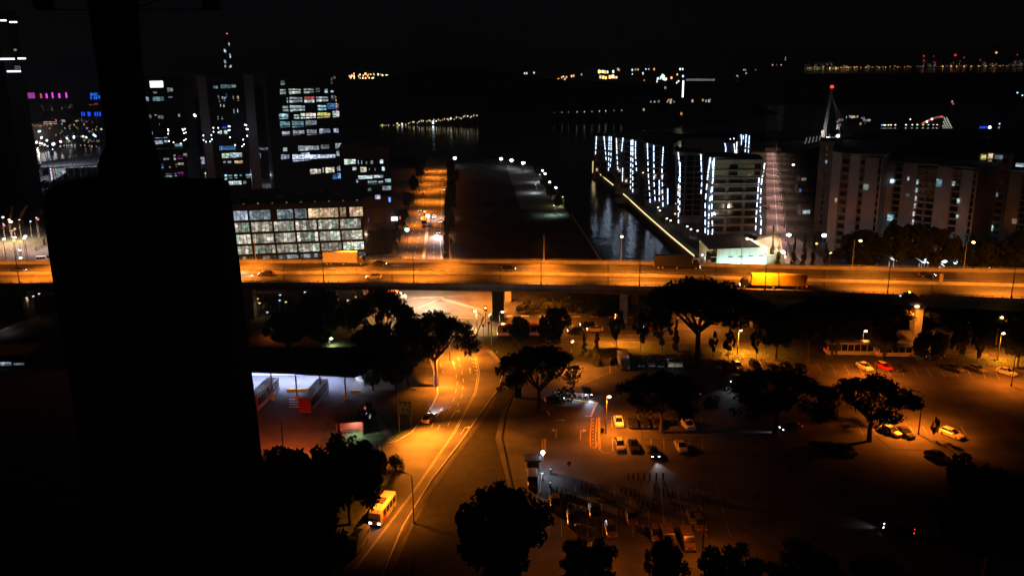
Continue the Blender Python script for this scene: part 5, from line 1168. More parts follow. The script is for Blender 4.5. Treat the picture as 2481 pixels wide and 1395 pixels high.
for k, (x, y_) in enumerate(((1905, 620), (1903, 585), (1900, 553), (1897, 525), (1894, 500), (1891, 478), (1889, 458), (1887, 440), (1885, 424), (1883, 410), (1881, 396), (1880, 384), (1879, 374))):
    street_lamp(P(x, y_), 11, math.pi, "%s lamp along the pink condominium road" % ["nearest", "second nearest", "third nearest", "fourth nearest", "fifth nearest", "sixth nearest", "middle", "sixth farthest", "fifth farthest", "fourth farthest", "third farthest", "second farthest", "farthest"][k], 2.0, True, 1000, (1, .62, .52), cutoff=True, polem=DSTEEL, group="lamps along the condominium road", spot_ang=164, target=(5, 0, 0), blend=1.0)
e0 = P(1858, 368); t = thing("road_end_wall", "brownish end wall closing the pink condominium road", "wall", e0); w_ = (P(1882, 366) - e0).length; MB().box(-1, w_ + 1, 1, 2, 0, zat(1870, 360, e0.y)).build("wall_body", mat("end_brown", (.3, .2, .13), .8), t); MB().box(-1.2, w_ + 1.2, .8, 2.2, zat(1870, 360, e0.y) + .003, zat(1870, 360, e0.y) + .3).build("coping", CONC, t)
for i, (x, y_, r_) in enumerate(((1884, 606, .55), (1897, 612, .9), (1900, 622, .7), (1905, 630, .5), (1895, 618, .5))):
    q = Q(x, y_, 302) - pv.A; MB().ball((q.dot(pv.d), q.dot(pv.n), q.z), r_, 7, 4).build("entrance_lamp", emit("entrance_warm", (1, .85, .6), 3.5), pv.t)
# ---------------------------------------------------------------- apartment blocks on the right
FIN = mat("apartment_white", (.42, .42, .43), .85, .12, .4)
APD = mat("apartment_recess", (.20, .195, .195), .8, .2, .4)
def apartment(label, a, b, top, depth, fins, lit, floors=11, strip=None, m=FIN):
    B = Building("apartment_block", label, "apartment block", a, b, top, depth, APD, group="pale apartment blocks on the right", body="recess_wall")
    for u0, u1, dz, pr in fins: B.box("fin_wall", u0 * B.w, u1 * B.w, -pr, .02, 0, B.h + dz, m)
    fh = (B.h - 3) / floors
    prev = 0
    gaps = [(f[1], g[0]) for f, g in zip(fins, fins[1:]) if g[0] - f[1] > .03]
    for k in range(floors):
        for g0, g1 in gaps:
            w0, w1 = g0 * B.w, g1 * B.w; n = 1 if w1 - w0 < 3.4 else 2
            B.box("balcony_slab", w0, w1, -.7, 0, 3 + k * fh - .5, 3 + k * fh - .3, m)
            for j in range(n): B.pane(w0 + (w1 - w0) * (j + .15) / n, w0 + (w1 - w0) * (j + .85) / n, 3 + k * fh, 3 + k * fh + 1.5, GLASS, off=.04)
    B.box("roof_slab", -.4, B.w + .4, -.6, depth + .3, B.h + .003 + max(f[2] for f in fins), B.h + .5 + max(f[2] for f in fins), m)
    for x, y_, c, br, w_, h_ in lit:
        u, v = B.uv(x, y_, .8); B.pane(u - w_ / 2, u + w_ / 2, v - h_ / 2, v + h_ / 2, wm(c, br, .1), off=1.0, th=-.72)
    return B
apartment("left pale apartment block with dark vertical window strips", (2000, 606), (2118, 618), (2006, 374), 20, [(0, .18, .3, .6), (.36, .56, .1, .6), (.66, .92, -.6, .5), (.97, 1.0, -.8, .5)], [(2025, 485, "m", .4, .8, 1.4), (2098, 453, "g", .25, 1.6, 2)], 11)
apartment("middle pale apartment block with a stairwell strip of small lights", (2128, 604), (2344, 636), (2132, 396), 20, [(0, .10, .4, .5), (.20, .36, .6, .8), (.58, .74, .6, .8), (.84, .95, .2, .5), (.985, 1, .1, .4)],
          [(2162, 439, "w", 1.4, 1.3, 1.3), (2157, 527, "c", .8, 2.0, 2.2), (2201, 433, "w", .5, .6, 1.2), (2223, 441, "w", .6, .5, 1.6), (2221, 461, "w", .6, .5, 1.6), (2219, 481, "k", .5, .5, 1.6), (2217, 499, "k", .6, .5, 1.8), (2214, 518, "k", .55, .5, 1.6), (2212, 538, "k", .6, .5, 1.8), (2210, 556, "k", .55, .5, 1.6), (2208, 576, "k", .5, .5, 1.4), (2275, 443, "c", .4, 1.8, 2.6), (2310, 445, "w", .5, .7, 1.4), (2322, 487, "g", .8, .7, 1.6), (2319, 525, "g", .7, .6, 1.2), (2128, 441, "w", .3, .7, 1.2), (2124, 457, "n", .7, .6, 1.4), (2124, 475, "w", .35, .5, 1), (2199, 472, "c", .25, 1, 1)], 12)
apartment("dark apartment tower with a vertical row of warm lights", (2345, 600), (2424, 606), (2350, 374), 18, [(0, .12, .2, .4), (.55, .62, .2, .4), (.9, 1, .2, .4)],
          [(2383, 381, "y", .6, 1.6, 1.8), (2400, 378, "m", .9, 1.4, 1.8), (2398, 393, "m", .5, 1.2, 1.6), (2397, 408, "m", .8, 1.4, 1.8), (2393, 422, "m", .5, 1.0, 1.6), (2390, 437, "m", .8, 1.3, 1.6), (2390, 452, "w", .3, 1.2, 1.0), (2388, 467, "m", .75, 1.3, 1.6), (2383, 482, "m", .4, 1.2, 1.4), (2365, 444, "y", .7, 2.2, 2.4), (2420, 381, "w", .2, 2.4, 1.4)], 12, m=APD)
apartment("right pale apartment block cut by the picture's right edge", (2424, 612), (2575, 640), (2427, 418), 6, [(0, .2, .3, .5), (.34, .52, .5, .7), (.7, 1, .5, .7)], [(2470, 400, "w", .5, 2.4, 1.2), (2480, 400, "c", .8, 1, 1.2), (2400, 552, "g", .7, 1.8, 2), (2415, 472, "w", .3, .8, 1.4), (2458, 536, "m", .2, 1.6, 1.6)], 12)
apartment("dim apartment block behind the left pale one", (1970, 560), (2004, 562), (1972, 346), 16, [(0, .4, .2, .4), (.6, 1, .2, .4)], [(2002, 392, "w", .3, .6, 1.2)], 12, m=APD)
# low dark roofs and small lights between the road and the apartments
for i, (x, y_, w_, c, br, lb) in enumerate(((1953, 508, 26, "w", .3, "dim white roofed house left of the left apartment block"), (1993, 522, 12, "m", .35, "small house with a warm gable left of apartments"), (1947, 427, 18, "k", .14, "dim house far behind the estate road"), (1938, 455, 8, "b", .3, "small bluish lit house behind the estate road"), (2350, 545, 56, "v", .12, "pale tents with four white lamps between the apartment blocks"))):
    p = P(x - w_ / 2, y_ + 14); q = P(x + w_ / 2, y_ + 14); t = thing("small_house" if i < 4 else "white_tent", lb, "house" if i < 4 else "tent", p); w = (q - p).length
    MB().box(0, w, 0, 6, 0, 3).build("wall", CONC, t); MB().hexa([(-.3, -.4, 3.003), (w + .3, -.4, 3.003), (w + .3, 6.4, 3.003), (-.3, 6.4, 3.003)], [(.4, 2.8, 5), (w - .4, 2.8, 5), (w - .4, 3.2, 5), (.4, 3.2, 5)]).build("roof", PALEW, t)
    MB().box(w * .15, w * .85, -.08, .02, .8, 2.4).build("window", wm(c, br + .2), t)
    if i == 4:
        for k in range(3): MB().hexa([(w * k / 3, 1, 5), (w * (k + 1) / 3, 1, 5), (w * (k + 1) / 3, 6, 5), (w * k / 3, 6, 5)], [(w * (k + .48) / 3, 3, 13 - 3 * k), (w * (k + .52) / 3, 3, 13 - 3 * k), (w * (k + .52) / 3, 3.3, 13 - 3 * k), (w * (k + .48) / 3, 3.3, 13 - 3 * k)]).build("canopy_peak", WHITE, t)
        for k in range(4): MB().ball((w * (.05 + .25 * k), -.6, 4.2), .45, 7, 4).build("lamp", emit("tent_lamp", (.95, .95, 1), 4), t)
        point(t, (w * .3, -3, 6), 500, (.9, .92, 1), .3)
# lights among the trees on the right
SL = [(1919, 400, "w", .7, "bright white lamp left of the apartments beside the far road"), (1907, 570, "w", .8, "white lamp by the shell roofs at the estate road"), (1993, 571, "c", .9, "glaring white lamp at the estate gate"), (2015, 574, "o", .35, "small amber lamp right of the glaring gate lamp"), (1974, 591, "o", .4, "amber lamp between cypress columns"), (2009, 614, "o", .45, "amber lamp at right end of the cypress columns"), (2044, 612, "B", .7, "tall blue lamp before the apartment trees"), (2066, 606, "B", .45, "small blue lamp right of the far parapet lamp"), (2080, 625, "n", .6, "greenish white lamp beside the far parapet"), (2124, 623, "B", .4, "blue lamp before the middle of the apartment trees"),
      (2163, 625, "w", .9, "white lamp lighting a pale canopy on the right"), (2238, 632, "w", .9, "white lamp on a tilted canopy at right"), (2282, 632, "w", .9, "white lamp on a T shaped shelter at right"), (2311, 636, "w", .7, "white lamp left of the leaning parapet lamp"), (2335, 624, "y", .5, "yellow lamp right of the leaning parapet lamp"), (2246, 636, "n", .4, "small greenish lamp between two canopies"), (2395, 563, "c", .6, "cyan window lamp near the tents"), (2356, 528, "w", .6, "single white lamp above the tents"), (2362, 640, "w", .35, "dim white lamp left of the sloped white roof")]
for i, (x, y_, c, r_, lb) in enumerate(SL):
    d_ = P(x, y_ + 22); street_lamp(d_, max(2, zat(x, y_, d_.y)), 0, lb, .1, True, 160 if r_ > .6 and c in "wc" else 0, (.85, .92, 1), emit("area_lamp_" + c, WINC[c], 5), group="lamps among the trees on the right", bulb=r_ * 1.05)
for i, (x0, x1, y_, hz, lb) in enumerate(((2155, 2172, 628, 3.5, "small lit canopy left among the trees behind viaduct"), (2228, 2240, 634, 4, "tilted lit white canopy among the trees"), (2278, 2288, 640, 6, "T shaped lit white shelter among the trees"), (2380, 2402, 645, 3, "sloped lit white roof at right behind the viaduct"))):
    a = P(x0, 655); b_ = P(x1, 655); t = thing("lit_canopy", lb, "shelter", a); w = (b_ - a).length; z = zat(x0, y_, a.y)
    MB().hexa([(0, 0, z), (w, 0, z - .8), (w, 4, z - .4), (0, 4, z + .4)], [(0, 0, z + .2), (w, 0, z - .6), (w, 4, z - .2), (0, 4, z + .6)]).build("canopy_roof", WHITE, t)
    for xx in (.3, w - .5): MB().box(xx, xx + .2, 1.5, 1.7, 0, z - .8).build("post", WHITE, t)
    spot(t, (w / 2, -2.5, z + 1.6), 160, (.92, .96, 1), 120, .7, target=(w / 2, 1.5, z - 1.5))

# ================================================================== BUS STATION, KIOSK, STREET FURNITURE
st = thing("bus_station", "bus station bay with dark flat roof and blue white light beneath", "bus station")
RZ = 6.2
rf = [P(560, 900, RZ), P(616, 903, RZ), P(700, 906, RZ), P(858, 915, RZ), P(888, 905, RZ), P(915, 868, RZ), P(880, 846, RZ), P(700, 846, RZ), P(560, 842, RZ)]
MB().poly(rf, RZ, RZ + .5).build("roof", ROOFM, st)
MB().poly([p + Vector((0, 1.2, 0)) for p in rf], RZ - .12, RZ - .01).build("soffit", mat("soffit_white", (.6, .6, .62), .8), st)
a, b = P(560, 934), P(905, 944)
BW_ = mat("bay_wall", (.55, .56, .60), .7, .15, .8)
back = MB(); ya = P(700, 906, RZ).y; yb_ = P(700, 904).y
back.box(P(560, 920).x, P(850, 920).x, yb_ - 1.2, yb_ - .9, 0, RZ - .13); back.build("back_wall", BW_, st)
for k in range(5):
    x = P(640, 920).x + k * 5.2
    MB().tube([(x, ya + 1, 0), (x, ya + 1, RZ - .13)], .16, 8).build("column", mat("yellow_column", (.35, .33, .30), .7), st)
    MB().box(x - .3, x + .3, ya + .7, ya + 1.3, 0, 1.0).build("column_guard", YELLOW, st)
TUBE = emit("fluorescent_tube", (.72, .80, 1), 7, sample=False)
for k in range(7):
    x = P(600, 915).x + k * 4.4
    for dy in (5, 12):
        MB().box(x, x + 2.6, ya + dy, ya + dy + .25, RZ - .3, RZ - .14).build("ceiling_light", TUBE, st)
        spot(st, (x + 1.3, ya + dy, RZ - .4), 1500 if dy == 12 else 60, (.48, .57, 1), 128 if dy == 12 else 110, .9)
pv_ = P(690, 950); 
for (x, y, w) in ((648, 950, 3), (728, 948, 6), (862, 952, 2)):
    p = P(x, y); MB().box(p.x - w / 2, p.x + w / 2, p.y, p.y + .35, 0, .55).build("wheel_stop", YELLOW, st)
zs = MB()
for k in range(4): p = P(700, 968 + k * 6, .03); zs.box(p.x, p.x + 2.6, p.y, p.y + .35, .022, .03)
struct("bay_stripes", zs, WHITE)
p = P(704, 962, .034); struct("bay_stripe_red", MB().box(p.x, p.x + 2.6, p.y, p.y + .4, .03, .036), mat("red_paint", (.5, .03, .04), .6))
# bay side screen, perforated, at the right
p = P(862, 925); t = thing("bay_screen", "lacy white metal screen at the right end of the bus bay", "screen", p, -.9)
for k in range(8): MB().box(k * .5, k * .5 + .06, 0, .06, 0, 3.4).build("screen_bar", WHITE, t)
for k in range(5): MB().box(0, 3.6, -.02, .08, .3 + k * .7, .38 + k * .7).build("screen_rail", WHITE, t)
spot(t, (1.5, -3, 4.5), 240, (.75, .82, 1), 120, .7, target=(2, 0, 1.5))
t = thing("utility_hut", "dark hut with a low roof behind the bus station, under the greenish lamp", "hut", P(820, 872), .1)
MB().box(-4, 4, 0, 6, 0, 3).build("wall", DCONC, t); MB().box(-4.4, 4.4, -.4, 6.4, 3.001, 3.3).build("roof", ROOFM, t); MB().box(-.5, .5, -.05, .02, 0, 2.1).build("door", DSTEEL, t)
# red kiosk
t = thing("kiosk", "small red brown kiosk lit by one warm wall lamp, left of the access road", "kiosk", P(851, 1052), .12)
KR = mat("kiosk_red", (.30, .09, .06), .8, .15, 1)
MB().box(-2.2, 2.2, 1.6, 1.8, 0, 2.9).build("back_wall", KR, t); MB().box(2.2, 2.4, -.6, 1.8, 0, 2.9).build("side_wall", KR, t); MB().box(-2.9, 2.7, -1.3, 2.2, 3.0, 3.2).build("roof", ROOFM, t)
for x in (-2.6, 2.4): MB().box(x, x + .12, -1.2, -1.08, 0, 3.0).build("post", STEEL, t)
MB().box(.2, 1.7, 1.35, 1.55, 2.45, 2.75).build("wall_lamp", emit("kiosk_lamp", (1, .88, .78), 6), t); spot(t, (.9, .9, 2.6), 75, (1, .7, .5), 160, .7, target=(.8, 1.5, 0)); spot(t, (1.2, -1.0, 2.9), 80, (.9, .95, .9), 165, .6)
MB().box(-1.2, 1.4, .6, 1.1, .75, .82).build("bench", DSTEEL, t)
t = thing("red_bollard", "slim red post in front of the red brown kiosk", "bollard", P(832, 1066)); MB().tube([(0, 0, 0), (0, 0, 2.2)], .1, 8).build("post", mat("post_red", (.6, .03, .02), .5), t); MB().ball((0, 0, 2.25), .13, 8, 5).build("cap", WHITE, t)
for x, y, lb in ((848, 1068, "motorcycle parked in front of the red brown kiosk"), (858, 1064, "motorcycle right of the one before the red kiosk")):
    o = dup(MC, P(x, y, .03), 1.2, label=lb, group="motorcycles by the kiosk")
t = thing("shop_lights", "coloured lit panels hanging in the small kiosk tree", "lights", P(885, 1040))
for (x, y, c, w, h) in ((885, 988, "r", .5, .5), (888, 984, "m", .4, .4), (875, 1000, "r", .4, .7), (886, 1011, "y", .5, .9), (885, 1003, "v", .7, .5), (896, 1008, "g", .3, .8)):
    q = Q(x, y, P(885, 1040).y) - Vector(t.location); MB().box(q.x - w / 2, q.x + w / 2, -.1, .1, q.z - h / 2, q.z + h / 2).build("panel", wm(c, .8), t)
MB().tube([(0, .3, 0), (0, .3, 4.5)], .06, 6).build("pole", DSTEEL, t)
# direction sign
t = thing("direction_sign", "green road direction sign with rows of pale lettering on two posts", "road sign", P(981, 1030), -.12)
MB().box(-1.35, 1.35, -.05, .03, 2.1, 5.0).build("sign_panel", mat("sign_green", (.03, .12, .07), .5), t)
for x in (-1.2, 1.1): MB().box(x, x + .22, .05, .25, 0, 4.9).build("post", CONC, t)
lt = MB(); r9 = random.Random(4)
for row in range(6):
    x = -1.1
    while x < .9:
        w = r9.uniform(.07, .16)
        if r9.random() < .8: lt.box(x, x + w, -.064, -.052, 4.5 - row * .4, 4.68 - row * .4)
        x += w + .07
lt.build("lettering", WHITE, t, kind="stuff"); MB().box(.62, 1.15, -.062, -.052, 4.2, 4.85).build("symbol_panel", mat("sign_blue", (.02, .05, .22), .5), t); MB().add([(.7, -.066, 4.3), (1.05, -.066, 4.3), (.88, -.066, 4.75)], [(0, 1, 2)]).build("arrow_symbol", WHITE, t)
# traffic lights
def tlight(px, py, h, label, col="r", rz=0.0, r=.22):
    t = thing("traffic_light", label, "traffic light", P(px, py), rz, "traffic lights")
    MB().tube([(0, 0, 0), (0, 0, h)], .08, 7).build("pole", DSTEEL, t); hs = MB().box(-.22, .22, -.16, .1, h - .1, h + 1.1).build("signal_box", DSTEEL, t)
    MB().box(-.42, .42, .11, .14, h - .3, h + 1.3).build("backing_board", RUBBER, t)
    for k, c in enumerate("gyr"): MB().ball((0, -.17, h + .1 + k * .35), r * (.75 if c != col else 1.15), 8, 4, 1, .5, 1).build("signal_lens", emit("signal_" + c, dict(g=(.2, 1, .75), y=(1, .6, .1), r=(1, .25, .08))[c], 7) if c == col else GLASS, t)
    return t
tlight(1177, 792, 4.6, "traffic light showing red at the junction under the viaduct", "r", r=.3)
tlight(988, 600, 7, "traffic light showing green at the left kerb of the harbour road", "g", r=.75); tlight(1038, 560, 6.5, "traffic light showing green over the harbour road median", "g", r=.75)
tlight(1030, 548, 5.5, "small red traffic light beside the silver bus on harbour road", "r", r=.35)
# yellow gantry at the junction
t = thing("height_gantry", "yellow bent pole with a white lamp arm leaning over the junction", "gantry", P(1155, 813), 0)
q = Q(1172, 768, P(1155, 813).y + 4) - Vector(t.location); q2 = Q(1158, 757, P(1155, 813).y + 4) - Vector(t.location)
MB().tube([(0, 0, .6), q], .22, 8).build("pole", YELLOW, t); MB().tube([q, q2], .09, 6).build("arm", STEEL, t); MB().box(-3.4, .3, -.15, .15, .3, .62).build("base_rail", YELLOW, t); MB().box(-.35, .35, -.35, .35, 0, .6).build("foot_block", CONC, t)
for x, y, h, lb in ((1171, 815, 3.2, "short grey post right of the yellow gantry"), (1184, 815, 4.0, "tall thin post on the traffic island"), (1191, 836, 7.0, "tallest thin post at the grass corner of traffic island"), (1200, 812, 4.2, "thin leaning post beside the pickup truck")):
    t = thing("sign_post", lb, "post", P(x, y)); MB().tube([(0, 0, 0), (.05, 0, h)], .08, 7).build("pole", STEEL, t); MB().box(-.25, .35, -.05, .05, h - .6, h).build("sign_plate", DSTEEL, t)
t = thing("electric_cabinet", "dark green roadside cabinet left of the entrance tree", "cabinet", P(1256, 962)); MB().box(-.65, .65, -.4, .4, 0, 2.2).build("cabinet_body", mat("cabinet_green", (.03, .05, .04), .6), t); MB().box(-.7, .7, -.45, .45, 2.2, 2.3).build("cabinet_lid", DSTEEL, t); MB().box(-.02, .02, -.41, -.4, .2, 2.1).build("door_joint", RUBBER, t)
t = thing("litter_bin", "dark green bin beside the double yellow lines", "bin", P(1459, 1047)); MB().tube([(0, 0, 0), (0, 0, 1.0)], [.35, .4], 10).build("bin_body", mat("bin_green", (.02, .06, .03), .6), t); MB().ball((0, 0, 1.0), .4, 10, 5, 1, 1, .4).build("bin_lid", DSTEEL, t)
# fence along the bus entrance side of the car park
t = thing("guard_rail", "low white guard rail below the car park entrance tree", "railing", P(1345, 958)); e = P(1425, 965) - Vector(t.location)
for z in (.5, .9): MB().tube([(0, 0, z), (e.x, e.y, z)], .05, 5).build("rail", WHITE, t)
for k in range(7): MB().box(e.x * k / 6 - .05, e.x * k / 6 + .05, e.y * k / 6 - .05, e.y * k / 6 + .05, 0, 1.0).build("post", WHITE, t)
spot(t, (e.x * .5, -3.5, 4), 60, (.85, .85, 1), 150, .8, target=(e.x * .5, -1, 0))
# guard booth and barrier
t = thing("guard_booth", "small guard booth with a bright white lamp at the car park exit", "booth", P(1293, 1142), 0)
MB().box(-1.3, 1.0, -1.1, 1.1, 0, 2.6).build("wall", PALEW, t); MB().box(-1.6, 1.3, -1.4, 1.4, 2.6, 2.8).build("roof", ROOFM, t); MB().box(1.0, 1.03, -.8, .8, .9, 2.2).build("window", wm("c", .7), t); MB().box(-1.0, .7, -1.13, -1.1, 1.0, 2.2).build("window", GLASS, t)
MB().tube([(1.6, -.4, 0), (1.6, -.4, 3.6)], .07, 6).build("lamp_pole", STEEL, t); MB().ball((1.6, -.4, 3.8), .34, 9, 6).build("lamp", emit("booth_lamp", (.85, .9, 1), 26), t)
spot(t, (1.6, -.4, 3.4), 90, (.72, .78, 1), 165, .7, target=(3, .5, 0)); spot(t, (1.4, -2.2, 2.7), 40, (.7, .8, 1), 150, .7, target=(1.4, -4, 0))
t = thing("barrier_gate", "car park barrier with a long white arm below the guard booth", "barrier", P(1313, 1160), 0)
MB().box(-.25, .25, -.25, .25, 0, 1.1).build("barrier_box", PALEW, t); MB().hexa([(-.06, -.2, .95), (.06, -.2, .95), (-.5, -6.5, .95), (-.62, -6.5, .95)][::-1], [(-.06, -.2, 1.08), (.06, -.2, 1.08), (-.5, -6.5, 1.08), (-.62, -6.5, 1.08)][::-1]).build("barrier_arm", WHITE, t)
for x, y, lb in ((1334, 1147, "ticket machine with a small white light right of barrier"), (1333, 1180, "second ticket machine below the first one")):
    t = thing("ticket_machine", lb, "ticket machine", P(x, y)); MB().box(-.22, .22, -.2, .2, 0, 1.3).build("cabinet_body", PALEW, t); MB().box(-.14, .14, -.23, -.2, .9, 1.15).build("screen", wm("w", 1.2), t); MB().box(-.27, .27, -.26, .26, 1.3, 1.36).build("lid", DSTEEL, t)
t = thing("round_sign", "pale oval mirror on a post at the motorcycle lot's upper left", "mirror", P(1378, 1150)); MB().tube([(0, 0, 0), (0, 0, 2)], .05, 6).build("post", STEEL, t); MB().ball((0, -.05, 2.2), .38, 10, 6, 1, .2, 1.2).build("mirror_disc", PALEW, t)
bl = None
for i, x in enumerate((1522, 1534, 1546, 1560, 1574, 1590, 1606)):
    if bl is None:
        bl = thing("bollard", "dark bollard in a row before the car with glaring headlights", "bollard", P(x, 1160)); MB().tube([(0, 0, 0), (0, 0, 1.1)], [.16, .13], 8).build("post", DSTEEL, bl); MB().ball((0, 0, 1.12), .14, 8, 4).build("cap", DSTEEL, bl); o = bl
    else: o = dup(bl, P(x, 1160))
    o["group"] = "bollards before the car with headlights"; o["label"] = "%s dark bollard before the car with glaring headlights" % ["leftmost", "second from left", "third from left", "middle", "third from right", "second from right", "rightmost"][i]
# planter walls of the bus yard entrance and the low white entrance wall
t = thing("entrance_wall", "low pale wall at the bus yard entrance corner", "wall", P(911, 1080)); q = P(922, 1112) - Vector(t.location)
MB().hexa([(0, 0, 0), (.35, 0, 0), (q.x + .35, q.y, 0), (q.x, q.y, 0)][::-1], [(0, 0, .9), (.35, 0, .9), (q.x + .35, q.y, .9), (q.x, q.y, .9)][::-1]).build("wall_body", CONC, t); MB().hexa([(-.06, .06, .902), (.41, .06, .902), (q.x + .41, q.y, .902), (q.x - .06, q.y, .902)][::-1], [(-.06, .06, 1.0), (.41, .06, 1.0), (q.x + .41, q.y, 1.0), (q.x - .06, q.y, 1.0)][::-1]).build("coping", PALEW, t)

# ================================================================== FAR LEFT: resort, ferry terminal, yard
B = Building("white_bar_tower", "dark tower at the far left edge with glowing white bars", "tower block", (-80, 520), (66, 516), (66, 20), 20, DARKW)
for x0, x1, y_ in ((-4, 16, 50), (23, 42, 54), (-4, 36, 143), (43, 63, 142), (17, 51, 173)): B.pane(*B.rect(x0, x1, y_ - 1.6, y_ + 2.2), emit("white_bar", (.78, .9, 1), 2.2), "light_bar", .3, 0)
B.pane(*B.rect(33, 40, 119, 124), wm("m", .3), "window"); B.pane(*B.rect(35, 50, 160, 168), wm("v", .15), "window")
for k in range(14): B.box("floor_band", -.1, B.w + .1, -.25, -.055, 5 + k * 5, 6 + k * 5, DARKW)
def fbox(name, label, cat, x0, x1, ytop, ybase, dist, depth, m, wins=(), off=(0, 0, 1), pane=4, group=None, roof=True):
    """far building between two pixel columns; foot row gives its ground line at distance dist"""
    a = Q(x0, ybase, dist); a.z = 0; b = Q(x1, ybase, dist); b.z = 0
    B = Building.__new__(Building); B.w = (b - a).length; B.rz = 0; B.A = a; B.d = Vector((1, 0, 0)); B.n = Vector((0, 1, 0)); B.depth = depth
    B.t = thing(name, label, cat, a, 0, group); B.h = zat((x0 + x1) / 2, ytop, dist)
    MB().box(0, B.w, 0, depth, -1.5, B.h).build("wall", m, B.t)
    if roof: MB().box(-.5, B.w + .5, -.5, depth + .5, B.h + .003, B.h + .8).build("roof", ROOFM, B.t)
    B.windows(wins, *off, pane=pane, gap=.5); return B
s7 = 6.977
B = fbox("resort_hotel", "long resort hotel with warm slit windows and magenta light columns above, far left", "hotel", 46, 215, 240, 330, 1000, 30, mat("resort_wall", (.05, .045, .05), .8),
     [(812, 832, 330, 415, "y", .7), (832, 854, 440, 545, "y", .8), (728, 748, 400, 492, "y", .7), (690, 706, 370, 415, "y", .6), (938, 956, 470, 525, "y", .5), (1040, 1056, 420, 460, "y", .7), (1156, 1172, 395, 450, "m", .9), (1184, 1202, 365, 430, "m", .8), (1216, 1232, 365, 430, "m", .7), (1264, 1284, 290, 372, "y", .8), (1300, 1320, 300, 352, "m", .5), (1330, 1346, 295, 350, "m", .4), (1362, 1378, 290, 345, "m", .4), (1286, 1308, 420, 500, "y", .8), (535, 552, 370, 430, "y", .6), (318, 336, 380, 410, "k", .5), (380, 394, 375, 405, "k", .4), (405, 418, 370, 400, "k", .4), (500, 512, 370, 400, "k", .4), (655, 668, 350, 390, "y", .3), (870, 885, 400, 500, "m", .3), (890, 905, 440, 510, "m", .25), (1075, 1090, 380, 430, "m", .35), (1105, 1118, 390, 440, "m", .3), (1325, 1390, 425, 450, "k", .3)], (0, 200, s7))
PK = emit("magenta_light", (.9, .06, .75), 1.2); PK2 = emit("magenta_glow", (.9, .12, .85), .75, .5, .12)
for x, a, b_ in ((695, 195, 290), (790, 190, 290), (890, 172, 300), (1005, 200, 290), (1122, 172, 292), (1246, 170, 275)):
    u0, u1, v0, v1 = B.rect((x - 16) / s7, (x + 16) / s7, 200 + a / s7, 200 + b_ / s7); B.box("magenta_fin", u0, u1, -.8, 1, B.h + .8, max(v1, B.h + 6), PK if x != 695 else emit("coral_light", (1, .1, .25), .7))
u0, u1, v0, v1 = B.rect(425 / s7, 595 / s7, 200 + 205 / s7, 200 + 280 / s7)
for k in range(3): B.box("magenta_panel", u0 + (u1 - u0) * k / 3 + .3, u0 + (u1 - u0) * (k + 1) / 3 - .3, -1.0, 1, B.h + .81, max(v1, B.h + 7), PK2)
BLU = emit("blue_facade", (.02, .18, 1.0), .9, .5, .25)
B = fbox("blue_lit_hotel", "blue lit resort block beside the black tower's shaft", "hotel", 188, 256, 222, 345, 960, 26, mat("resort_wall2", (.04, .04, .06), .8), [(1595, 1660, 355, 375, "r", .35), (1500, 1600, 370, 385, "r", .25), (1550, 1570, 640, 700, "o", .5), (1340, 1350, 600, 670, "m", .25), (1370, 1400, 600, 670, "m", .25), (1430, 1440, 620, 690, "v", .2), (1480, 1500, 600, 660, "m", .2), (1620, 1636, 580, 625, "k", .4), (1230, 1245, 610, 650, "v", .2), (1690, 1740, 775, 838, "n", .9)], (0, 200, s7))
for x0, x1, a, b_ in ((1520, 1568, 175, 228), (1572, 1600, 182, 226), (1604, 1650, 175, 226), (1525, 1560, 240, 288), (1585, 1612, 240, 290), (1618, 1648, 240, 288), (1660, 1690, 222, 275), (1695, 1720, 225, 265)): B.pane(*B.rect(x0 / s7, x1 / s7, 200 + a / s7, 200 + b_ / s7), BLU, "blue_panel")
for x0, x1 in ((1370, 1400), (1405, 1440), (1475, 1535), (1592, 1625), (1630, 1665), (1670, 1710)): B.pane(*B.rect(x0 / s7, x1 / s7, 200 + 500 / s7, 200 + 570 / s7), emit("blue_band", (.01, .08, 1), 1.0), "blue_panel")
t = lampcluster("lamp_cluster", "cluster of orange white lamps on the dark hill at far left", [(18, 224), (21, 219), (25, 217), (29, 218), (33, 219), (16, 226), (24, 221)], 1050, emit("hill_lamp", (1, .75, .4), 6), 1.3)
B = fbox("curved_roof_hall", "grey exhibition hall with a lit band of windows and a curved roof, far left", "hall", -40, 158, 300, 335, 830, 34, mat("hall_grey", (.09, .08, .09), .8), [(0, 60, 660, 740, "k", .3), (70, 400, 690, 745, "k", .25), (400, 545, 660, 742, "k", .45), (560, 720, 715, 750, "m", .3), (730, 970, 660, 710, "m", .45), (1030, 1110, 630, 672, "k", .4), (930, 962, 622, 655, "r", 1.0)], (0, 200, s7))
vt = MB(); 
for k in range(10):
    u0 = B.w * .45 + B.w * .55 * k / 10; u1 = B.w * .45 + B.w * .55 * (k + 1) / 10; z0 = B.h + 9 * math.sin(math.pi * k / 10); z1 = B.h + 9 * math.sin(math.pi * (k + 1) / 10)
    vt.add([(u0, -1, z0 + .9), (u1, -1, z1 + .9), (u1, 34, z1 + .9), (u0, 34, z0 + .9)], [(0, 1, 2, 3)])
vt.build("curved_roof", mat("hall_roof", (.2, .19, .2), .6), B.t); point(B.t, (B.w * .7, -8, 6), 1500, (1, .8, .6), .6); point(B.t, (B.w * .4, -8, 6), 1200, (1, .7, .7), .6)
t = thing("ribbed_canopy", "glowing orange ribbed canopy at the far left edge", "canopy", Q(0, 340, 760)); o = Vector(t.location)
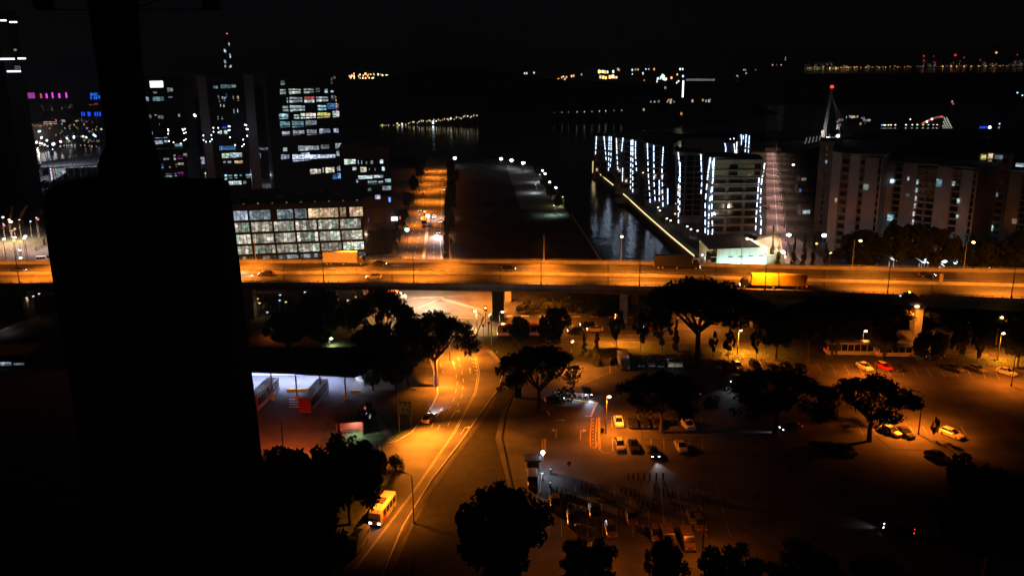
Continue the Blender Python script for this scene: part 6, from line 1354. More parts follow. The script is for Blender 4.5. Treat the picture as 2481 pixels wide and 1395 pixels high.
for k in range(8):
    a = Q(-12 + k * 5, 311 + k * .8, 770) - o; b_ = Q(6 + k * 5.2, 327 - k * .9, 750) - o
    MB().hexa([(a.x, a.y, a.z), (a.x + 1.3, a.y, a.z), (b_.x + 1.3, b_.y, b_.z), (b_.x, b_.y, b_.z)][::-1], [(a.x, a.y, a.z + .6), (a.x + 1.3, a.y, a.z + .6), (b_.x + 1.3, b_.y, b_.z + .6), (b_.x, b_.y, b_.z + .6)][::-1]).build("roof_rib", emit("orange_rib", (1, .32, .10), 1.5), t)
for k in range(3): MB().box(-3 + k * 6, -2.6 + k * 6, 0, .4, -o.z, 2).build("post", DSTEEL, t)
LW = emit("quay_lamp", (1, .92, .85), 7); 
QL = [((94, 319), (97, 318), "c"), ((101, 333), (100, 335), "n"), ((34, 347), (36, 346), "k"), ((89, 344), (88, 346), "w"), ((113, 341), (114, 340), "w"), ((97, 347), (102, 348), "k"), ((108, 351), (115, 354), "v"), ((130, 349), (129, 350), "v"), ((162, 335), (163, 336), "w"), ((179, 334), (179, 331), "n"), ((202, 331), (209, 333), "w"), ((227, 327), (231, 330), "w"), ((146, 343), (148, 344), "k")]
for i, (a, b_, c) in enumerate(QL):
    d_ = P(a[0], 357, -.5); nm = ["left of the dark hill gap", "above the quay's middle", "at the quay's left", "left of centre", "right of centre", "in a warm pair", "low beside the water", "largest and violet", "above the striped kiosk", "greenish and tall", "in a bright pair on the right", "in the rightmost bright pair", "over the striped kiosk"][i]
    t = thing("quay_lamp", "quay lamp on the far left shore, " + nm, "street lamp", d_, 0, "quay lamps on the far left shore")
    for q in (a, b_): 
        v = Q(q[0], q[1], d_.y) - d_; MB().ball(v, 1.4 if i == 7 else .85, 7, 4).build("lamp", emit("quay_lamp_" + c, WINC[c], 3, sample=True), t)
    MB().tube([(0, 0, 0), (v.x, v.y, v.z)], .15, 5).build("pole", DSTEEL, t)
B = fbox("quay_kiosk", "quay kiosk with two rows of yellow and white lights on the far left shore", "kiosk", 146, 186, 338, 356, 790, 10, DARKW, [(1035 + 20 * k, 1047 + 20 * k, 985, 1020, "y", .9) for k in range(9)] + [(x, x + 18, 1040, 1075, "w", 1.4) for x in (1075, 1112, 1152, 1190, 1208, 1240, 1262)] + [(1140, 1190, 965, 1010, "c", .6)], (0, 200, s7), 9)
B = fbox("quay_terrace", "low lit terrace along the far left quay", "building", 36, 90, 346, 356, 800, 8, CONC, [(270, 400, 1040, 1080, "k", .4), (400, 500, 1030, 1080, "k", .45), (505, 600, 1020, 1080, "m", .4), (20, 35, 960, 1010, "m", .4), (62, 80, 960, 1010, "m", .4)], (0, 200, s7))
B = fbox("quay_terrace", "low dim waterfront building right of the striped kiosk", "building", 188, 250, 336, 352, 800, 8, DARKW, [(1405, 1450, 955, 995, "m", .4), (1490, 1540, 960, 1000, "m", .3), (1290, 1350, 975, 1000, "v", .2), (1060, 1330, 905, 920, "b", .12), (1620, 1690, 975, 1010, "y", .3)], (0, 200, s7))
t = thing("channel_buoy", "small violet light standing in the water below the far left quay", "buoy", P(129, 372, -2.4)); MB().tube([(0, 0, 0), (0, 0, 3)], [.8, .3], 8).build("float", DSTEEL, t); MB().ball((0, 0, 3.3), .5, 7, 4).build("lamp", emit("quay_lamp_v", WINC["v"], 6, sample=True), t)
# ferry terminal
sf = 7.344
def ft(x, y): return 40 + x / sf, 330 + y / sf
t = thing("ferry_terminal", "ferry terminal with a long translucent grey roof beside the water, left of tower", "terminal"); a0, a1 = P(*ft(430, 620)), P(*ft(1500, 580)); 
f0 = [Q(*ft(430, 560), 520), Q(*ft(1440, 520), 540)]; b0 = [Q(*ft(440, 470), 560), Q(*ft(1490, 330), 600)]
rm = mat("terminal_roof", (.34, .35, .38), .6, .2, .15)
n = 9
for k in range(n):
    u, v = (k + .03) / n, (k + .97) / n; q = [f0[0].lerp(f0[1], u), f0[0].lerp(f0[1], v), b0[0].lerp(b0[1], v), b0[0].lerp(b0[1], u)]
    MB().hexa(q, [w + Vector((0, 0, .5)) for w in q]).build("roof_panel", rm, t)
for k in range(10): u = k / 9; q = f0[0].lerp(f0[1], u); MB().box(q.x - .2, q.x + .2, q.y + .6, q.y + 1, 0, q.z - .01).build("column", DSTEEL, t)
q = f0[0].lerp(f0[1], .06); q2 = f0[0].lerp(f0[1], .45)
for k in range(9): u0 = q.x + (q2.x - q.x) * k / 9; MB().box(u0, u0 + (q2.x - q.x) / 9 - .4, q.y + 6, q.y + 6.4, max(.3, q.z - 9 + k * .6), q.z - 1.2).build("window", wm(["v", "r", "w", "g", "w", "g", "v", "w", "w"][k], [1.2, .5, .6, .4, .6, .45, .4, .8, .5][k]), t)
point(t, ((f0[0].x + f0[1].x) / 2, 525, 26), 9000, (.8, .86, 1), 1); point(t, (f0[0].x + 12, 508, 8), 3000, (.85, .9, 1), .6)
for k in range(14): q = f0[0].lerp(f0[1], .4 + .6 * k / 14); MB().box(q.x, q.x + .8, q.y - .2, q.y + .2, q.z - .9, q.z - .3).build("eave_light", wm("v", .4), t)
B = fbox("harbour_shed", "dark shed with two bright cyan lit doors at far left", "shed", 30, 96, 436, 470, 500, 14, mat("shed_grey", (.09, .10, .11), .8), [(80, 185, 838, 918, "c", 1.4), (190, 240, 845, 905, "v", .3), (240, 385, 820, 906, "c", 1.5)], (40, 330, sf), 12)
B = fbox("harbour_shed", "two small grey cabins above the cyan lit shed", "shed", 54, 88, 414, 436, 520, 8, mat("cabin_grey", (.35, .36, .40), .8), [(105, 180, 635, 685, "v", .3), (245, 335, 615, 730, "v", .4), (222, 265, 735, 790, "w", 1.4), (470, 535, 745, 800, "b", .6)], (40, 330, sf), 9)
street_lamp(P(110, 470), max(5, zat(110, 452, P(110, 470).y)), 0, "orange lamp right of the cyan lit shed", .1, True, 0, SOD, emit("lamp_orange_b", (1, .5, .2), 3), group="lamps in the harbour yard", bulb=.8)
street_lamp(P(75, 424), max(5, zat(75, 407, P(75, 424).y)), 0, "yellow lamp above the small grey cabins", .1, True, 0, SOD, emit("lamp_yellow_b", (1, .9, .3), 3), group="lamps in the harbour yard", bulb=.6)
street_lamp(P(57, 482), max(5, zat(57, 468, P(57, 482).y)), 0, "small yellow lamp below the cyan lit shed", .1, True, 0, SOD, emit("lamp_yellow_b", (1, .9, .3), 3), group="lamps in the harbour yard", bulb=.5)
B = fbox("warehouse", "low warehouse with a dim strip of windows at the far left", "warehouse", -20, 104, 478, 505, 440, 18, mat("warehouse_grey", (.10, .11, .10), .8), [(150, 395, 960, 990, "c", .14)], (0, 330 + 30, sf), 6)
B.pane(*B.rect(20, 55, 481, 489), wm("c", .3), "window")
sheet("harbour_yard", [(-200, 560), (104, 560), (104, 506), (-200, 512)], .01, mat("yard_pink", (.20, .17, .17), .8, .3, .2))
yd = thing("dock_crane", "pair of leaning crane jibs over the pink lit harbour yard, far left", "crane", P(30, 552)); o = Vector(yd.location)
for i, (a, b_) in enumerate((((22, 552), (30, 500)), ((42, 535), (66, 498)))):
    p, q = Q(a[0], a[1], 365) - o, Q(b_[0], b_[1], 372) - o
    for dx in (-.6, .6): MB().tube([p + Vector((dx, 0, 0)), q + Vector((dx * .4, 0, 0))], .25, 5).build("jib_rail", mat("crane_paint", (.45, .35, .25), .6), yd)
    for k in range(6): c0 = p.lerp(q, k / 6); MB().tube([c0 + Vector((-.6, 0, 0)), p.lerp(q, (k + 1) / 6) + Vector((.5, 0, 0))], .12, 4).build("brace", STEEL, yd)
MB().box(-4, 4, -2, 2, 0, 3.2).build("crane_body", mat("crane_body", (.4, .25, .12), .6), yd)
for x, y_, w, c, h in ((-2, 545, 900, (1, .5, .25), 9), (24, 540, 1500, (1, .75, .5), 8), (60, 545, 900, (1, .62, .55), 10), (88, 545, 600, (.9, .7, .75), 10)): spot(yd, P(x, y_, h) - o, w * 3.0, c, 165, .7)
for i, (x, y_, c, r_) in enumerate(((5, 527, "n", .7), (6, 543, "b", .5), (8, 547, "r", .6), (24, 538, "k", 1.0), (20, 533, "m", .7), (27, 560, "r", .6), (34, 555, "o", .6), (90, 532, "r", .6), (72, 537, "v", .5), (86, 528, "k", .4), (45, 533, "k", .4))):
    q = Q(x, y_, 356); street_lamp((q.x, q.y, 0), max(1.2, q.z), 0, "harbour yard lamp, %s" % ["pale green at left edge", "blue at left edge", "red at left edge", "brightest and pinkish", "warm beside the brightest", "red below the crane", "orange below the crane", "red near the black tower", "violet by the black tower", "dim above the red one", "dim at the second jib"][i], .1, True, 0, SOD, emit("yard_lamp_" + c, WINC[c], 2.5), group="lamps in the harbour yard", bulb=r_ * .7)
t = thing("lit_stair", "slanted yellow lit gangway beside the black tower above the viaduct", "gangway", P(86, 610)); o = Vector(t.location)
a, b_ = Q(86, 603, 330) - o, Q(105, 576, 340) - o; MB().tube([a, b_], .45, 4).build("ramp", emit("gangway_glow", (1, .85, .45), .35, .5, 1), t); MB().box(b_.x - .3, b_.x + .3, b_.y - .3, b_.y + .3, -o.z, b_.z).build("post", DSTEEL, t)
t = van("white van at the black tower's left side behind the viaduct", False, 5, 2.2); t.location = P(106, 634); t.rotation_euler = (0, 0, .2); spot(t, (0, -4, 5), 60, (1, .9, .8), 120, .7, target=(0, 0, 1))
for i, (x, y_, c) in enumerate(((46, 585, "o"), (31, 583, "o"), (56, 578, "m"), (45, 606, "w"), (48, 629, "n"), (7, 580, "k"), (33, 576, "k"), (59, 573, "k"))):
    q = Q(x, y_, 312); street_lamp((q.x, q.y, 0), max(1, q.z), 0, "small lamp behind the viaduct at far left, %s" % ["brightest orange", "second orange", "warm third", "white speck below", "pale one on the parapet line", "tall pale one left", "tall pale one middle", "tall pale one right"][i], .1, True, 90 if c == "o" else 0, (1, .6, .2), emit("low_lamp_" + c, WINC[c], 3), group="small lamps behind the viaduct at far left", bulb=.55)
for i, (x, y_, c) in enumerate(((62, 722, "m"), (78, 718, "k"), (92, 712, "k"), (622, 724, "o"), (676, 715, "c"), (675, 728, "w"), (690, 732, "y"), (722, 742, "m"), (626, 735, "m"), (826, 734, "m"), (840, 728, "m"), (860, 720, "o"), (736, 708, "v"), (768, 706, "v"), (645, 757, "w"))):
    q = Q(x, y_, 236); street_lamp((q.x, q.y, 0), max(.6, q.z), 0, "tiny light under the viaduct, %s" % ["first left of the tower", "second left of the tower", "third left of the tower", "orange right of tower", "cyan above the bushes", "white below the cyan", "yellow among bushes", "warm before the round tree", "dim below the orange", "warm left of the black tree", "second warm left of the black tree", "lit orange on a pier", "violet high under the deck", "second violet under the deck", "white speck in the bushes"][i], .05, True, 14 if c in "om" else 0, (1, .6, .25), emit("tiny_lamp_" + c, WINC[c], 1.6), group="tiny lights under the viaduct on the left", bulb=.26)
t = thing("white_fence", "short white slatted railing in the dark at far left below the viaduct", "railing", P(-20, 815)); q = P(66, 784) - Vector(t.location)
for k in range(22): c0 = q * (k / 21); MB().box(c0.x - .12, c0.x + .12, c0.y - .1, c0.y + .1, 0, .9).build("slat", PALEW, t)
MB().tube([(0, 0, .9), (q.x, q.y, .9)], .06, 5).build("top_rail", PALEW, t); spot(t, (q.x * .5, q.y * .5 - 3, 4), 24, (1, .9, .9), 150, .8)
B = fbox("roadside_shed", "dark shed with a pale lit strip at the left edge below the viaduct", "shed", -60, 60, 868, 905, 196, 8, ROOFM, [(-60, 60, 880, 884, "v", .2)], (0, 0, 1), 3); B.pane(*B.rect(-2, 28, 877, 885), emit("shed_light", (.6, .75, 1), .45, .8, 1.2), "lit_opening")

# ================================================================== FAR RIGHT: bridge, island, horizon
br = thing("cable_stayed_bridge", "cable stayed bridge with one pale leaning pylon and a red beacon, far right", "bridge")
yb = 760; top = Q(2015, 214, yb); ft0 = Q(1997, 334, yb); mid = Q(2008, 258, yb)
PYL = mat("pylon_white", (.55, .55, .56), .7)
MB().tube([(ft0.x - 1.5, yb, -2), (mid.x, yb, mid.z), top], [1.2, 1.5, 1.2], 8).build("pylon", PYL, br); MB().tube([(mid.x + .5, yb, mid.z), (Q(2012, 334, yb).x, yb + 12, -2)], [.6, .5], 7).build("pylon_leg", PYL, br)
MB().ball(top + Vector((.3, 0, 1.0)), 1.5, 9, 6).build("beacon", emit("red_beacon", (1, .035, .02), 3), br)
d0, d1 = Q(1935, 352, 640), Q(2085, 322, 840)
MB().hexa([(d0.x, d0.y - 4, d0.z - 1.5), (d1.x, d1.y - 4, d1.z - 1.5), (d1.x, d1.y + 8, d1.z - 1.5), (d0.x, d0.y + 8, d0.z - 1.5)], [(d0.x, d0.y - 4, d0.z), (d1.x, d1.y - 4, d1.z), (d1.x, d1.y + 8, d1.z), (d0.x, d0.y + 8, d0.z)]).build("deck", CONC, br)
for k in range(8):
    q = d0.lerp(d1, .08 + .05 * k); MB().tube([q, top.lerp(mid, k / 9)], .13, 4).build("cable", PYL, br)
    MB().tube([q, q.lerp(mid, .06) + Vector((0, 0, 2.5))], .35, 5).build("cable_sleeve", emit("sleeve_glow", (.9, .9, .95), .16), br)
for k in range(4): q = d0.lerp(d1, .62 + .09 * k); MB().tube([q, top.lerp(mid, k / 5)], .13, 4).build("cable", PYL, br)
for x, y_, r_, c in ((2009, 334, .9, "w"), (2003, 333, .6, "k"), (2030, 330, 1.5, "k"), (1992, 320, .8, "k")): MB().ball(Q(x, y_, yb - 3), r_, 7, 4).build("lamp", emit("bridge_lamp_" + c, WINC[c], 7), br)
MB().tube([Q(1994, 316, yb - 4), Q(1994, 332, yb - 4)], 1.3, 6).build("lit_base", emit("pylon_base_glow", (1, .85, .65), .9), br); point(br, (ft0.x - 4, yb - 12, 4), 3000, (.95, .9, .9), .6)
for q, h in ((.18, 3), (.25, 3), (.03, 2)): pass
for x in (1927, 1938): p = Q(x, 348, 620); MB().hexa([(p.x - 2, p.y, p.z), (p.x + 2, p.y, p.z), (p.x + 2, p.y + 2, p.z), (p.x - 2, p.y + 2, p.z)], [(p.x - .3, p.y, p.z + 3), (p.x + .3, p.y, p.z + 3), (p.x + .3, p.y + 1, p.z + 3), (p.x - .3, p.y + 1, p.z + 3)]).build("anchor_block", PYL, br)
rc = 8.457
B = fbox("island_clubhouse", "stepped pale lit villas on a mound right of the bridge pylon", "villa", 2024, 2042, 300, 332, 880, 16, mat("villa_wall", (.3, .28, .26), .8), [(260, 365, 915, 955, "m", .3), (220, 310, 960, 1000, "v", .18), (228, 250, 1030, 1180, "k", .8), (262, 285, 1060, 1200, "k", .6), (250, 320, 1015, 1065, "v", .25)], (2000, 180, rc), 3)
B = fbox("island_clubhouse", "long lit villa terrace at the top of the island mound", "villa", 2050, 2080, 279, 330, 900, 14, DARKW, [(422, 440, 865, 905, "c", .8), (480, 510, 840, 885, "k", .5), (515, 600, 850, 902, "m", .8), (605, 645, 855, 895, "o", .4), (648, 668, 845, 895, "k", .8)], (2000, 180, rc), 3)
B = fbox("island_clubhouse", "pale grey villas right of the long terrace", "villa", 2084, 2110, 284, 330, 900, 14, DARKW, [(730, 808, 885, 915, "v", .5), (770, 925, 925, 965, "k", .5), (690, 745, 992, 1040, "m", .45), (805, 822, 985, 1020, "k", .3)], (2000, 180, rc), 4)
B = fbox("island_quay", "low quay building with a row of small warm and red lights by the bridge", "building", 2030, 2106, 328, 337, 850, 10, DARKW, [(508 + 26 * k, 520 + 26 * k, 1265 - 4 * k, 1300 - 4 * k, "y" if k % 3 else "m", .5) for k in range(7)] + [(690, 710, 1235, 1275, "r", .6), (715, 730, 1240, 1280, "o", .4), (760, 775, 1240, 1275, "o", .3), (830, 845, 1180, 1200, "o", .3)] + [(922 + 36 * k, 940 + 36 * k, 1190, 1240, "g", .9) for k in range(3)] + [(908, 928, 1275, 1312, "k", .6), (942, 962, 1275, 1312, "k", .5)], (2000, 180, rc), 3)
rr = 3.932
ISL = [(1135, 790, "k"), (1150, 760, "y"), (1180, 755, "m"), (1205, 745, "m"), (1245, 755, "m"), (1240, 800, "k"), (1345, 770, "w"), (1340, 805, "k"), (1405, 765, "m"), (1450, 775, "c"), (1455, 745, "y"), (1510, 750, "y"), (1552, 785, "b"), (1560, 745, "w"), (1605, 765, "m"), (1640, 770, "k"), (1395, 628, "k"), (1335, 880, "w"), (1742, 880, "w"), (2415, 375, "c"), (2462, 400, "c"), (2225, 818, "v"), (1120, 745, "b")]
NM = ["first warm", "first yellow", "second warm", "third warm", "fourth warm", "pinkish low", "white", "pinkish lower", "reddish", "cyan", "yellow upper", "second yellow", "blue", "white tall", "dim warm", "dim pink", "isolated upper", "low white", "second low white", "green beacon at right", "cyan glare at right", "violet speck", "blue speck"]
for i, (x, y_, c) in enumerate(ISL):
    a, b_ = 1850 + x / rr, 130 + y_ / rr; q = Q(a, b_, 900); z0 = -1.2 if q.z > -1 else -2
    street_lamp((q.x, q.y, z0), max(1.5, q.z - z0), 0, "island shore lamp on the right, " + NM[i], .1, True, 0, SOD, emit("isle_lamp_" + c, WINC[c], 2.2, sample=True), group="lamps along the island shore on the right", bulb=.75)
t = thing("dome_arch", "red lit arched roof edge left of the light cone, far right", "hall", Q(2235, 330, 900)); o = Vector(t.location)
arc = [Q(2234 + (2285 - 2234) * k / 8, 300 - 17 * math.sin(math.pi / 2 * k / 8), 895) - o for k in range(9)]
MB().tube(arc, .9, 5).build("arch_edge", emit("arch_red", (1, .22, .16), .55, .4, .2), t)
MB().loft([[arc[0], arc[4], arc[8], Vector((arc[8].x, arc[8].y, -o.z)), Vector((arc[0].x, arc[0].y, -o.z))], [v + Vector((0, 18, 0)) for v in (arc[0], arc[4], arc[8], Vector((arc[8].x, arc[8].y, -o.z)), Vector((arc[0].x, arc[0].y, -o.z)))]]).build("hall_body", DARKW, t)
for x, y_ in ((2246, 295), (2258, 289)): MB().ball(Q(x, y_, 893) - o, .9, 7, 4).build("lamp", LW, t)
MB().box(Q(2274, 314, 893).x - o.x - .9, Q(2274, 314, 893).x - o.x + 1.2, -6, -5, Q(2274, 323, 893).z - o.z, Q(2274, 312, 893).z - o.z).build("lit_corner", emit("corner_glow", (1, .8, .55), 1.4), t)
t = thing("light_cone", "cone of small green white dots of light above a lit hall, far right", "light tree", Q(2294, 330, 890)); o = Vector(t.location)
MB().tube([Q(2294, 326, 894) - o, Q(2292, 284, 894) - o], [7.5, 1], 10).build("cone_body", DARKW, t)
for r_ in range(8):
    for k in range(r_ // 2 + 2):
        x = 2291 + (k - (r_ // 2 + 1) / 2) * 6.2 + r_ * .8 + (r_ % 2) * 1.5; MB().box(*(lambda v: (v.x - .3, v.x + .3, v.y - .3, v.y + .3, v.z - .55, v.z + .55))(Q(x, 287 + r_ * 4.6, 883) - o)).build("dot_light", emit("dot_" + "gnk"[(r_ + k) % 3], WINC["gnk"[(r_ + k) % 3]], 1.0), t)
B = fbox("lit_hall", "low hall with warm arcade windows below the light cone", "hall", 2276, 2316, 322, 336, 885, 14, DARKW, [(1680, 1740, 760, 800, "k", .6), (1745, 1770, 760, 780, "m", .5), (1775, 1820, 755, 778, "c", .5), (1745, 1760, 785, 812, "m", .6), (1765, 1780, 785, 812, "k", .6), (1795, 1810, 785, 812, "m", .5)], (1850, 130, rr), 3)
B = fbox("lit_hall", "pale hall with two lit glass fronts right of light cone", "hall", 2322, 2362, 308, 338, 890, 14, DARKW, [(1870, 1920, 760, 790, "n", .5), (1950, 2005, 712, 750, "n", .25), (1925, 1955, 765, 810, "v", .5), (1960, 2004, 745, 800, "y", .35)], (1850, 130, rr), 4)
B = fbox("lit_hall", "small dark block with a blue beacon at far right", "building", 2372, 2396, 312, 340, 880, 10, DARKW, [(2098, 2132, 770, 812, "n", .7)], (1850, 130, rr), 9)
MB().ball((8, -2, B.h + 1.5), 1.4, 8, 5).build("beacon", emit("blue_white", (.75, .82, 1), 5), B.t); MB().box(-2, 4.5, -2.2, -1.8, B.h + .8, B.h + 2.4).build("blue_sign", emit("blue_sign", (.02, .08, 1), .9), B.t)
for x, y_ in ((1793, 458), (1800, 480)): 
    q = Q(1850 + x / rr, 130 + y_ / rr, 900); street_lamp((q.x, q.y, -1.2), q.z + 1.2, 0, "%s light high above the light cone, far right" % ("white" if y_ == 458 else "red"), .1, True, 0, SOD, wm("k" if y_ == 458 else "r", .9), group="lights high above the light cone", bulb=.9)
# far wooded hill lights, across the water
def shore_lights(name, label, pts, y, cols, r, base, lo, hi, noise=0):
    """lamps on poles along a far shore: one mass of lights"""
    t = thing(name, label, "shore lights", Q(pts[0][0], pts[0][1], y)); o = Vector(t.location); groups = {}
    for i, (a, b_) in enumerate(pts):
        c = cols[i % len(cols)]; q = Q(a, b_, y) - o; rr_ = r * RND.uniform(lo, hi)
        groups.setdefault(c, MB()).hexa([(q.x - rr_, q.y, q.z - rr_ * 1.5), (q.x + rr_, q.y, q.z - rr_ * 1.5), (q.x + rr_, q.y + rr_, q.z - rr_ * 1.5), (q.x - rr_, q.y + rr_, q.z - rr_ * 1.5)], [(q.x - rr_, q.y, q.z + rr_ * 1.5), (q.x + rr_, q.y, q.z + rr_ * 1.5), (q.x + rr_, q.y + rr_, q.z + rr_ * 1.5), (q.x - rr_, q.y + rr_, q.z + rr_ * 1.5)])
        groups.setdefault("pole", MB()).box(q.x - r * .12, q.x + r * .12, q.y + rr_, q.y + rr_ + r * .2, base - o.z, q.z)
    for c, mb in groups.items(): mb.build("lamp" if c != "pole" else "lamp_poles", DSTEEL if c == "pole" else emit("far_%s_%d" % c, WINC[c[0]], c[1] / 10, sample=True), t, kind="stuff")
    return t
g_ = lambda a, b: RND.uniform(a, b)
sl1 = [(870 + k * 5.6 + g_(-2, 2), 313 - k * .62 + g_(-3, 2)) for k in range(52)]
shore_lights("shore_lamps", "line of small yellowish lamps along the far shore behind the harbour road", sl1, 1000, [("y", 7), ("n", 4), ("m", 12), ("y", 10), ("k", 5), ("n", 16), ("m", 6)], .75, -2.3, .5, 1.0)
shore_lights("shore_lamps", "single bright white lamp on the far shore above the harbour road", [(1049, 297), (967, 306)], 1000, [("w", 40), ("k", 25)], 1.0, -2.3, .9, 1)
shore_lights("shore_lamps", "row of faint white lamps along the far shore in the middle", [(1250 + k * 18.2 + g_(-3, 3), 278 - k * .75) for k in range(15)], 1050, [("w", 8), ("w", 3), ("n", 6)], .6, -2.3, .7, 1.0)
cl = lambda n, x0, x1, y0, y1: [(g_(x0, x1), g_(y0, y1)) for _ in range(n)]
shore_lights("hilltop_lamps", "dense cluster of orange lamps on the horizon right of the glass tower", cl(20, 846, 945, 178, 186) + cl(12, 846, 905, 184, 190), 1500, [("o", 40), ("m", 30), ("y", 20), ("o", 20), ("k", 10)], 1.0, 0, .6, 1.1)
shore_lights("hilltop_lamps", "few pale lights at the left end of the orange horizon cluster", cl(6, 826, 838, 196, 206) + [(834, 240), (840, 243), (846, 242), (836, 262), (843, 263), (848, 264)], 1450, [("k", 8), ("n", 4), ("m", 4)], .9, 0, .6, 1)
shore_lights("hilltop_lamps", "three green lights on the dark hill in the middle", [(1271, 178), (1276, 178), (1294, 177)], 1500, [("g", 12)], 1.1, 0, .8, 1)
shore_lights("hilltop_lamps", "orange lamp group on the dark hill near the middle", [(1353, 192), (1361, 188), (1365, 186), (1370, 190), (1373, 187), (1390, 184), (1385, 185), (1409, 181), (1368, 193)], 1500, [("o", 15), ("m", 8), ("o", 30), ("k", 5)], 1.1, 0, .7, 1.1)
shore_lights("hilltop_lamps", "bright orange square lamps in two rows on the hill", [(1452, 174), (1456, 174), (1461, 174), (1466, 175), (1472, 175), (1455, 187), (1462, 188), (1468, 189), (1485, 186), (1490, 188), (1486, 174), (1494, 188), (1478, 187)], 1500, [("o", 50), ("o", 40), ("m", 40), ("o", 20), ("g", 15), ("k", 10)], 1.5, 0, .7, 1.2)
shore_lights("hilltop_lamps", "scattered dim lamps between the orange squares and the light column", [(1497, 168), (1500, 170), (1532, 170), (1540, 169), (1546, 169), (1565, 168), (1572, 168), (1585, 168), (1532, 180), (1558, 180), (1561, 195), (1558, 178), (1592, 194)], 1500, [("k", 6), ("o", 10), ("w", 14)], 1.1, 0, .6, 1.1)
shore_lights("hilltop_lamps", "white fountain like burst of lamps beside the light column", cl(14, 1600, 1614, 182, 193) + [(1612, 194), (1614, 192), (1594, 191), (1592, 198), (1627, 189), (1640, 201), (1644, 197), (1612, 213), (1641, 181), (1648, 168), (1654, 168), (1655, 185)], 1500, [("c", 25), ("w", 15), ("o", 25), ("w", 20)], 1.1, 0, .6, 1.2)
lc = thing("light_column", "thin bright white column of light on the far hill", "tower", Q(1654, 236, 985)); z = zat(1654, 196, 985) - lc.location.z; MB().box(-.75, .75, -.5, .5, 0, z).build("column", emit("white_column", (1, .92, .78), 3.0), lc); MB().box(-2, 2, -1, 1, -lc.location.z, -.01).build("base", DSTEEL, lc)
shore_lights("hilltop_lamps", "pale strip of lamps right of the light column", [(1665 + 2.6 * k, 194 - .2 * (k % 2)) for k in range(26)], 1500, [("v", 2), ("k", 2), ("v", 1)], 1.3, 0, .7, 1)
shore_lights("hilltop_lamps", "small lamps below the light column near the water", [(1577, 247), (1586, 247), (1596, 246), (1620, 243), (1626, 243), (1617, 247), (1625, 248), (1633, 247), (1678, 245), (1703, 243), (1711, 245), (1718, 245), (1720, 243), (1560, 266), (1651, 276), (1612, 213)], 980, [("k", 3), ("w", 5), ("k", 2), ("m", 6), ("o", 7)], 1.0, -2.3, .6, 1)
shore_lights("hilltop_lamps", "sparse pale lamps on the dark hill left of the refinery", [(1802, 170), (1806, 170), (1808, 178), (1831, 170), (1786, 184), (1788, 186), (1872, 158), (1882, 158), (1893, 158), (1903, 145), (1903, 140)], 1900, [("n", 9), ("w", 5), ("k", 6), ("r", 4)], 1.1, 0, .6, 1)
t = thing("refinery", "distant refinery glittering with orange and white lights along the right horizon", "refinery", Q(1950, 168, 4600)); o = Vector(t.location)
rn = random.Random(21)
for k in range(26):
    x = 1955 + k * 21; h = rn.uniform(5, 16) + (14 if x > 2230 else 0) * rn.random()
    q = Q(x, 168 - h, 4600) - o; q0 = Q(x + rn.uniform(5, 12), 168, 4600) - o; MB().box(q.x, q0.x, 2, 40, -o.z, q.z).build("process_unit", DARKW, t)
lg = {}
def rl_(x, y_, c, s_): 
    q = Q(x, y_, 4590) - o; a = s_ * 1.1; lg.setdefault(c, MB()).box(q.x - a, q.x + a, -14, -12, q.z - a * 1.5, q.z + a * 1.5)
for k in range(150):
    x = rn.uniform(1955, 2200); rl_(x, rn.gauss(165, 2.6), rn.choice((("o", 10), ("m", 6), ("y", 5), ("o", 22), ("n", 3))), rn.uniform(.6, 1.5))
for k in range(30): rl_(rn.uniform(1950, 2035), rn.uniform(152, 170), rn.choice((("n", 4), ("y", 4), ("k", 3))), rn.uniform(.5, 1.1))
for k in range(260):
    x = rn.uniform(2220, 2481); env = 14 + 6 * math.sin(x * .09) + (6 if x > 2400 else 0); rl_(x, 168 - abs(rn.gauss(0, .5)) * env * .8 - 1, rn.choice((("k", 3), ("n", 3), ("m", 4), ("k", 5), ("y", 3))), rn.uniform(.5, 1.2))
for k in range(12): rl_(2285 + 24 * k * .72 + rn.uniform(-3, 3), 162, ("o", 40), 2.4)
for k in range(14): rl_(2010 + 15 * k, 165 + rn.uniform(-1, 1), ("o", 35), 1.9)
for c, mb in lg.items(): mb.build("refinery_lights", emit("far_%s_%d" % c, WINC[c[0]], c[1] / 10, sample=True), t, kind="stuff")
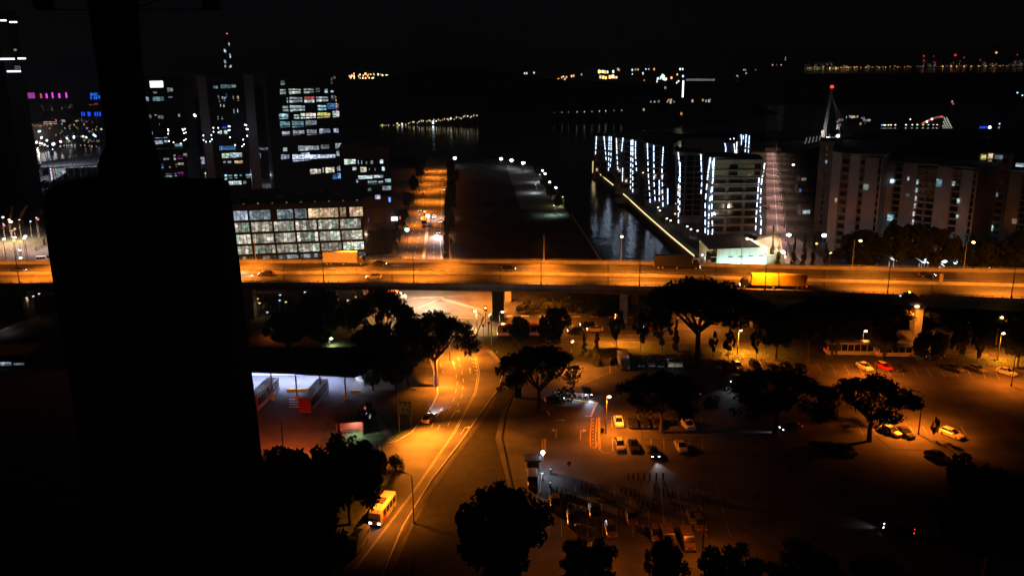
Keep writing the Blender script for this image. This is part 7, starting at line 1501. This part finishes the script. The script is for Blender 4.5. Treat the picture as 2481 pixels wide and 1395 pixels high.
for x, y_, r_ in ((2238, 136, 4), (2238, 147, 4), (2262, 137, 2.5), (2263, 151, 2.5), (2315, 134, 6), (2414, 128, 6), (2375, 146, 3), (2336, 140, 3), (2465, 133, 3), (2322, 156, 3)):
    q = Q(x, y_, 4610) - o; MB().tube([(q.x, 10, -o.z), (q.x, 10, q.z)], 1.2, 5).build("chimney", DSTEEL, t)
    MB().ball(q, r_, 7, 4).build("red_beacon" if x != 2414 else "flare", emit("red_far", (1, .03, .06), 1.5) if x != 2414 else emit("flare", (1, .2, .08), 3), t)
shore_lights("resort_lamps", "scatter of tiny dim coloured lights over the far left resort", cl(34, 60, 235, 300, 345) + cl(16, 0, 60, 325, 352) + cl(12, 160, 245, 285, 320), 745, [("k", 2), ("m", 3), ("v", 2), ("y", 4), ("w", 3), ("o", 4), ("p", 3)], .5, 0, .5, 1.0)
shore_lights("resort_lamps", "row of small warm lamps along the far left waterline", [(4 + 10 * k + g_(-3, 3), 353 + g_(-2, 2)) for k in range(24)], 735, [("m", 5), ("k", 4), ("o", 6), ("v", 4), ("w", 6)], .5, -2.3, .5, 1.0)
shore_lights("mid_tower_lamps", "orange lamps between the sign tower and the twin column tower", [(435, 206), (438, 207), (445, 206), (456, 210), (459, 211), (429, 193)], 700, [("o", 40), ("o", 30), ("m", 20)], .75, 0, .7, 1.1)
shore_lights("mid_tower_lamps", "small orange lamps at the glass tower's top left corner", [(664, 197), (668, 196), (671, 197), (658, 256)], 640, [("o", 10), ("o", 7), ("k", 4)], .5, 0, .7, 1.1)
for o_ in (SED, HAT, SEDL, VANP):
    if o_.location.y < -50: print("unused prototype", o_.name)

# ================================================================== AIR: thin night haze round the whole place
hz = MB().box(-15500, 15500, -400, 15500, -8, 150).build("haze", None, kind="stuff")
hm = bpy.data.materials.new("haze"); hm.use_nodes = True; hm.node_tree.nodes.clear()
o_ = hm.node_tree.nodes.new("ShaderNodeOutputMaterial"); v_ = hm.node_tree.nodes.new("ShaderNodeVolumePrincipled")
v_.inputs["Density"].default_value = .00012; v_.inputs["Color"].default_value = (.78, .8, .86, 1); v_.inputs["Anisotropy"].default_value = .7
hm.node_tree.links.new(v_.outputs[0], o_.inputs[1]); hz.data.materials.append(hm)
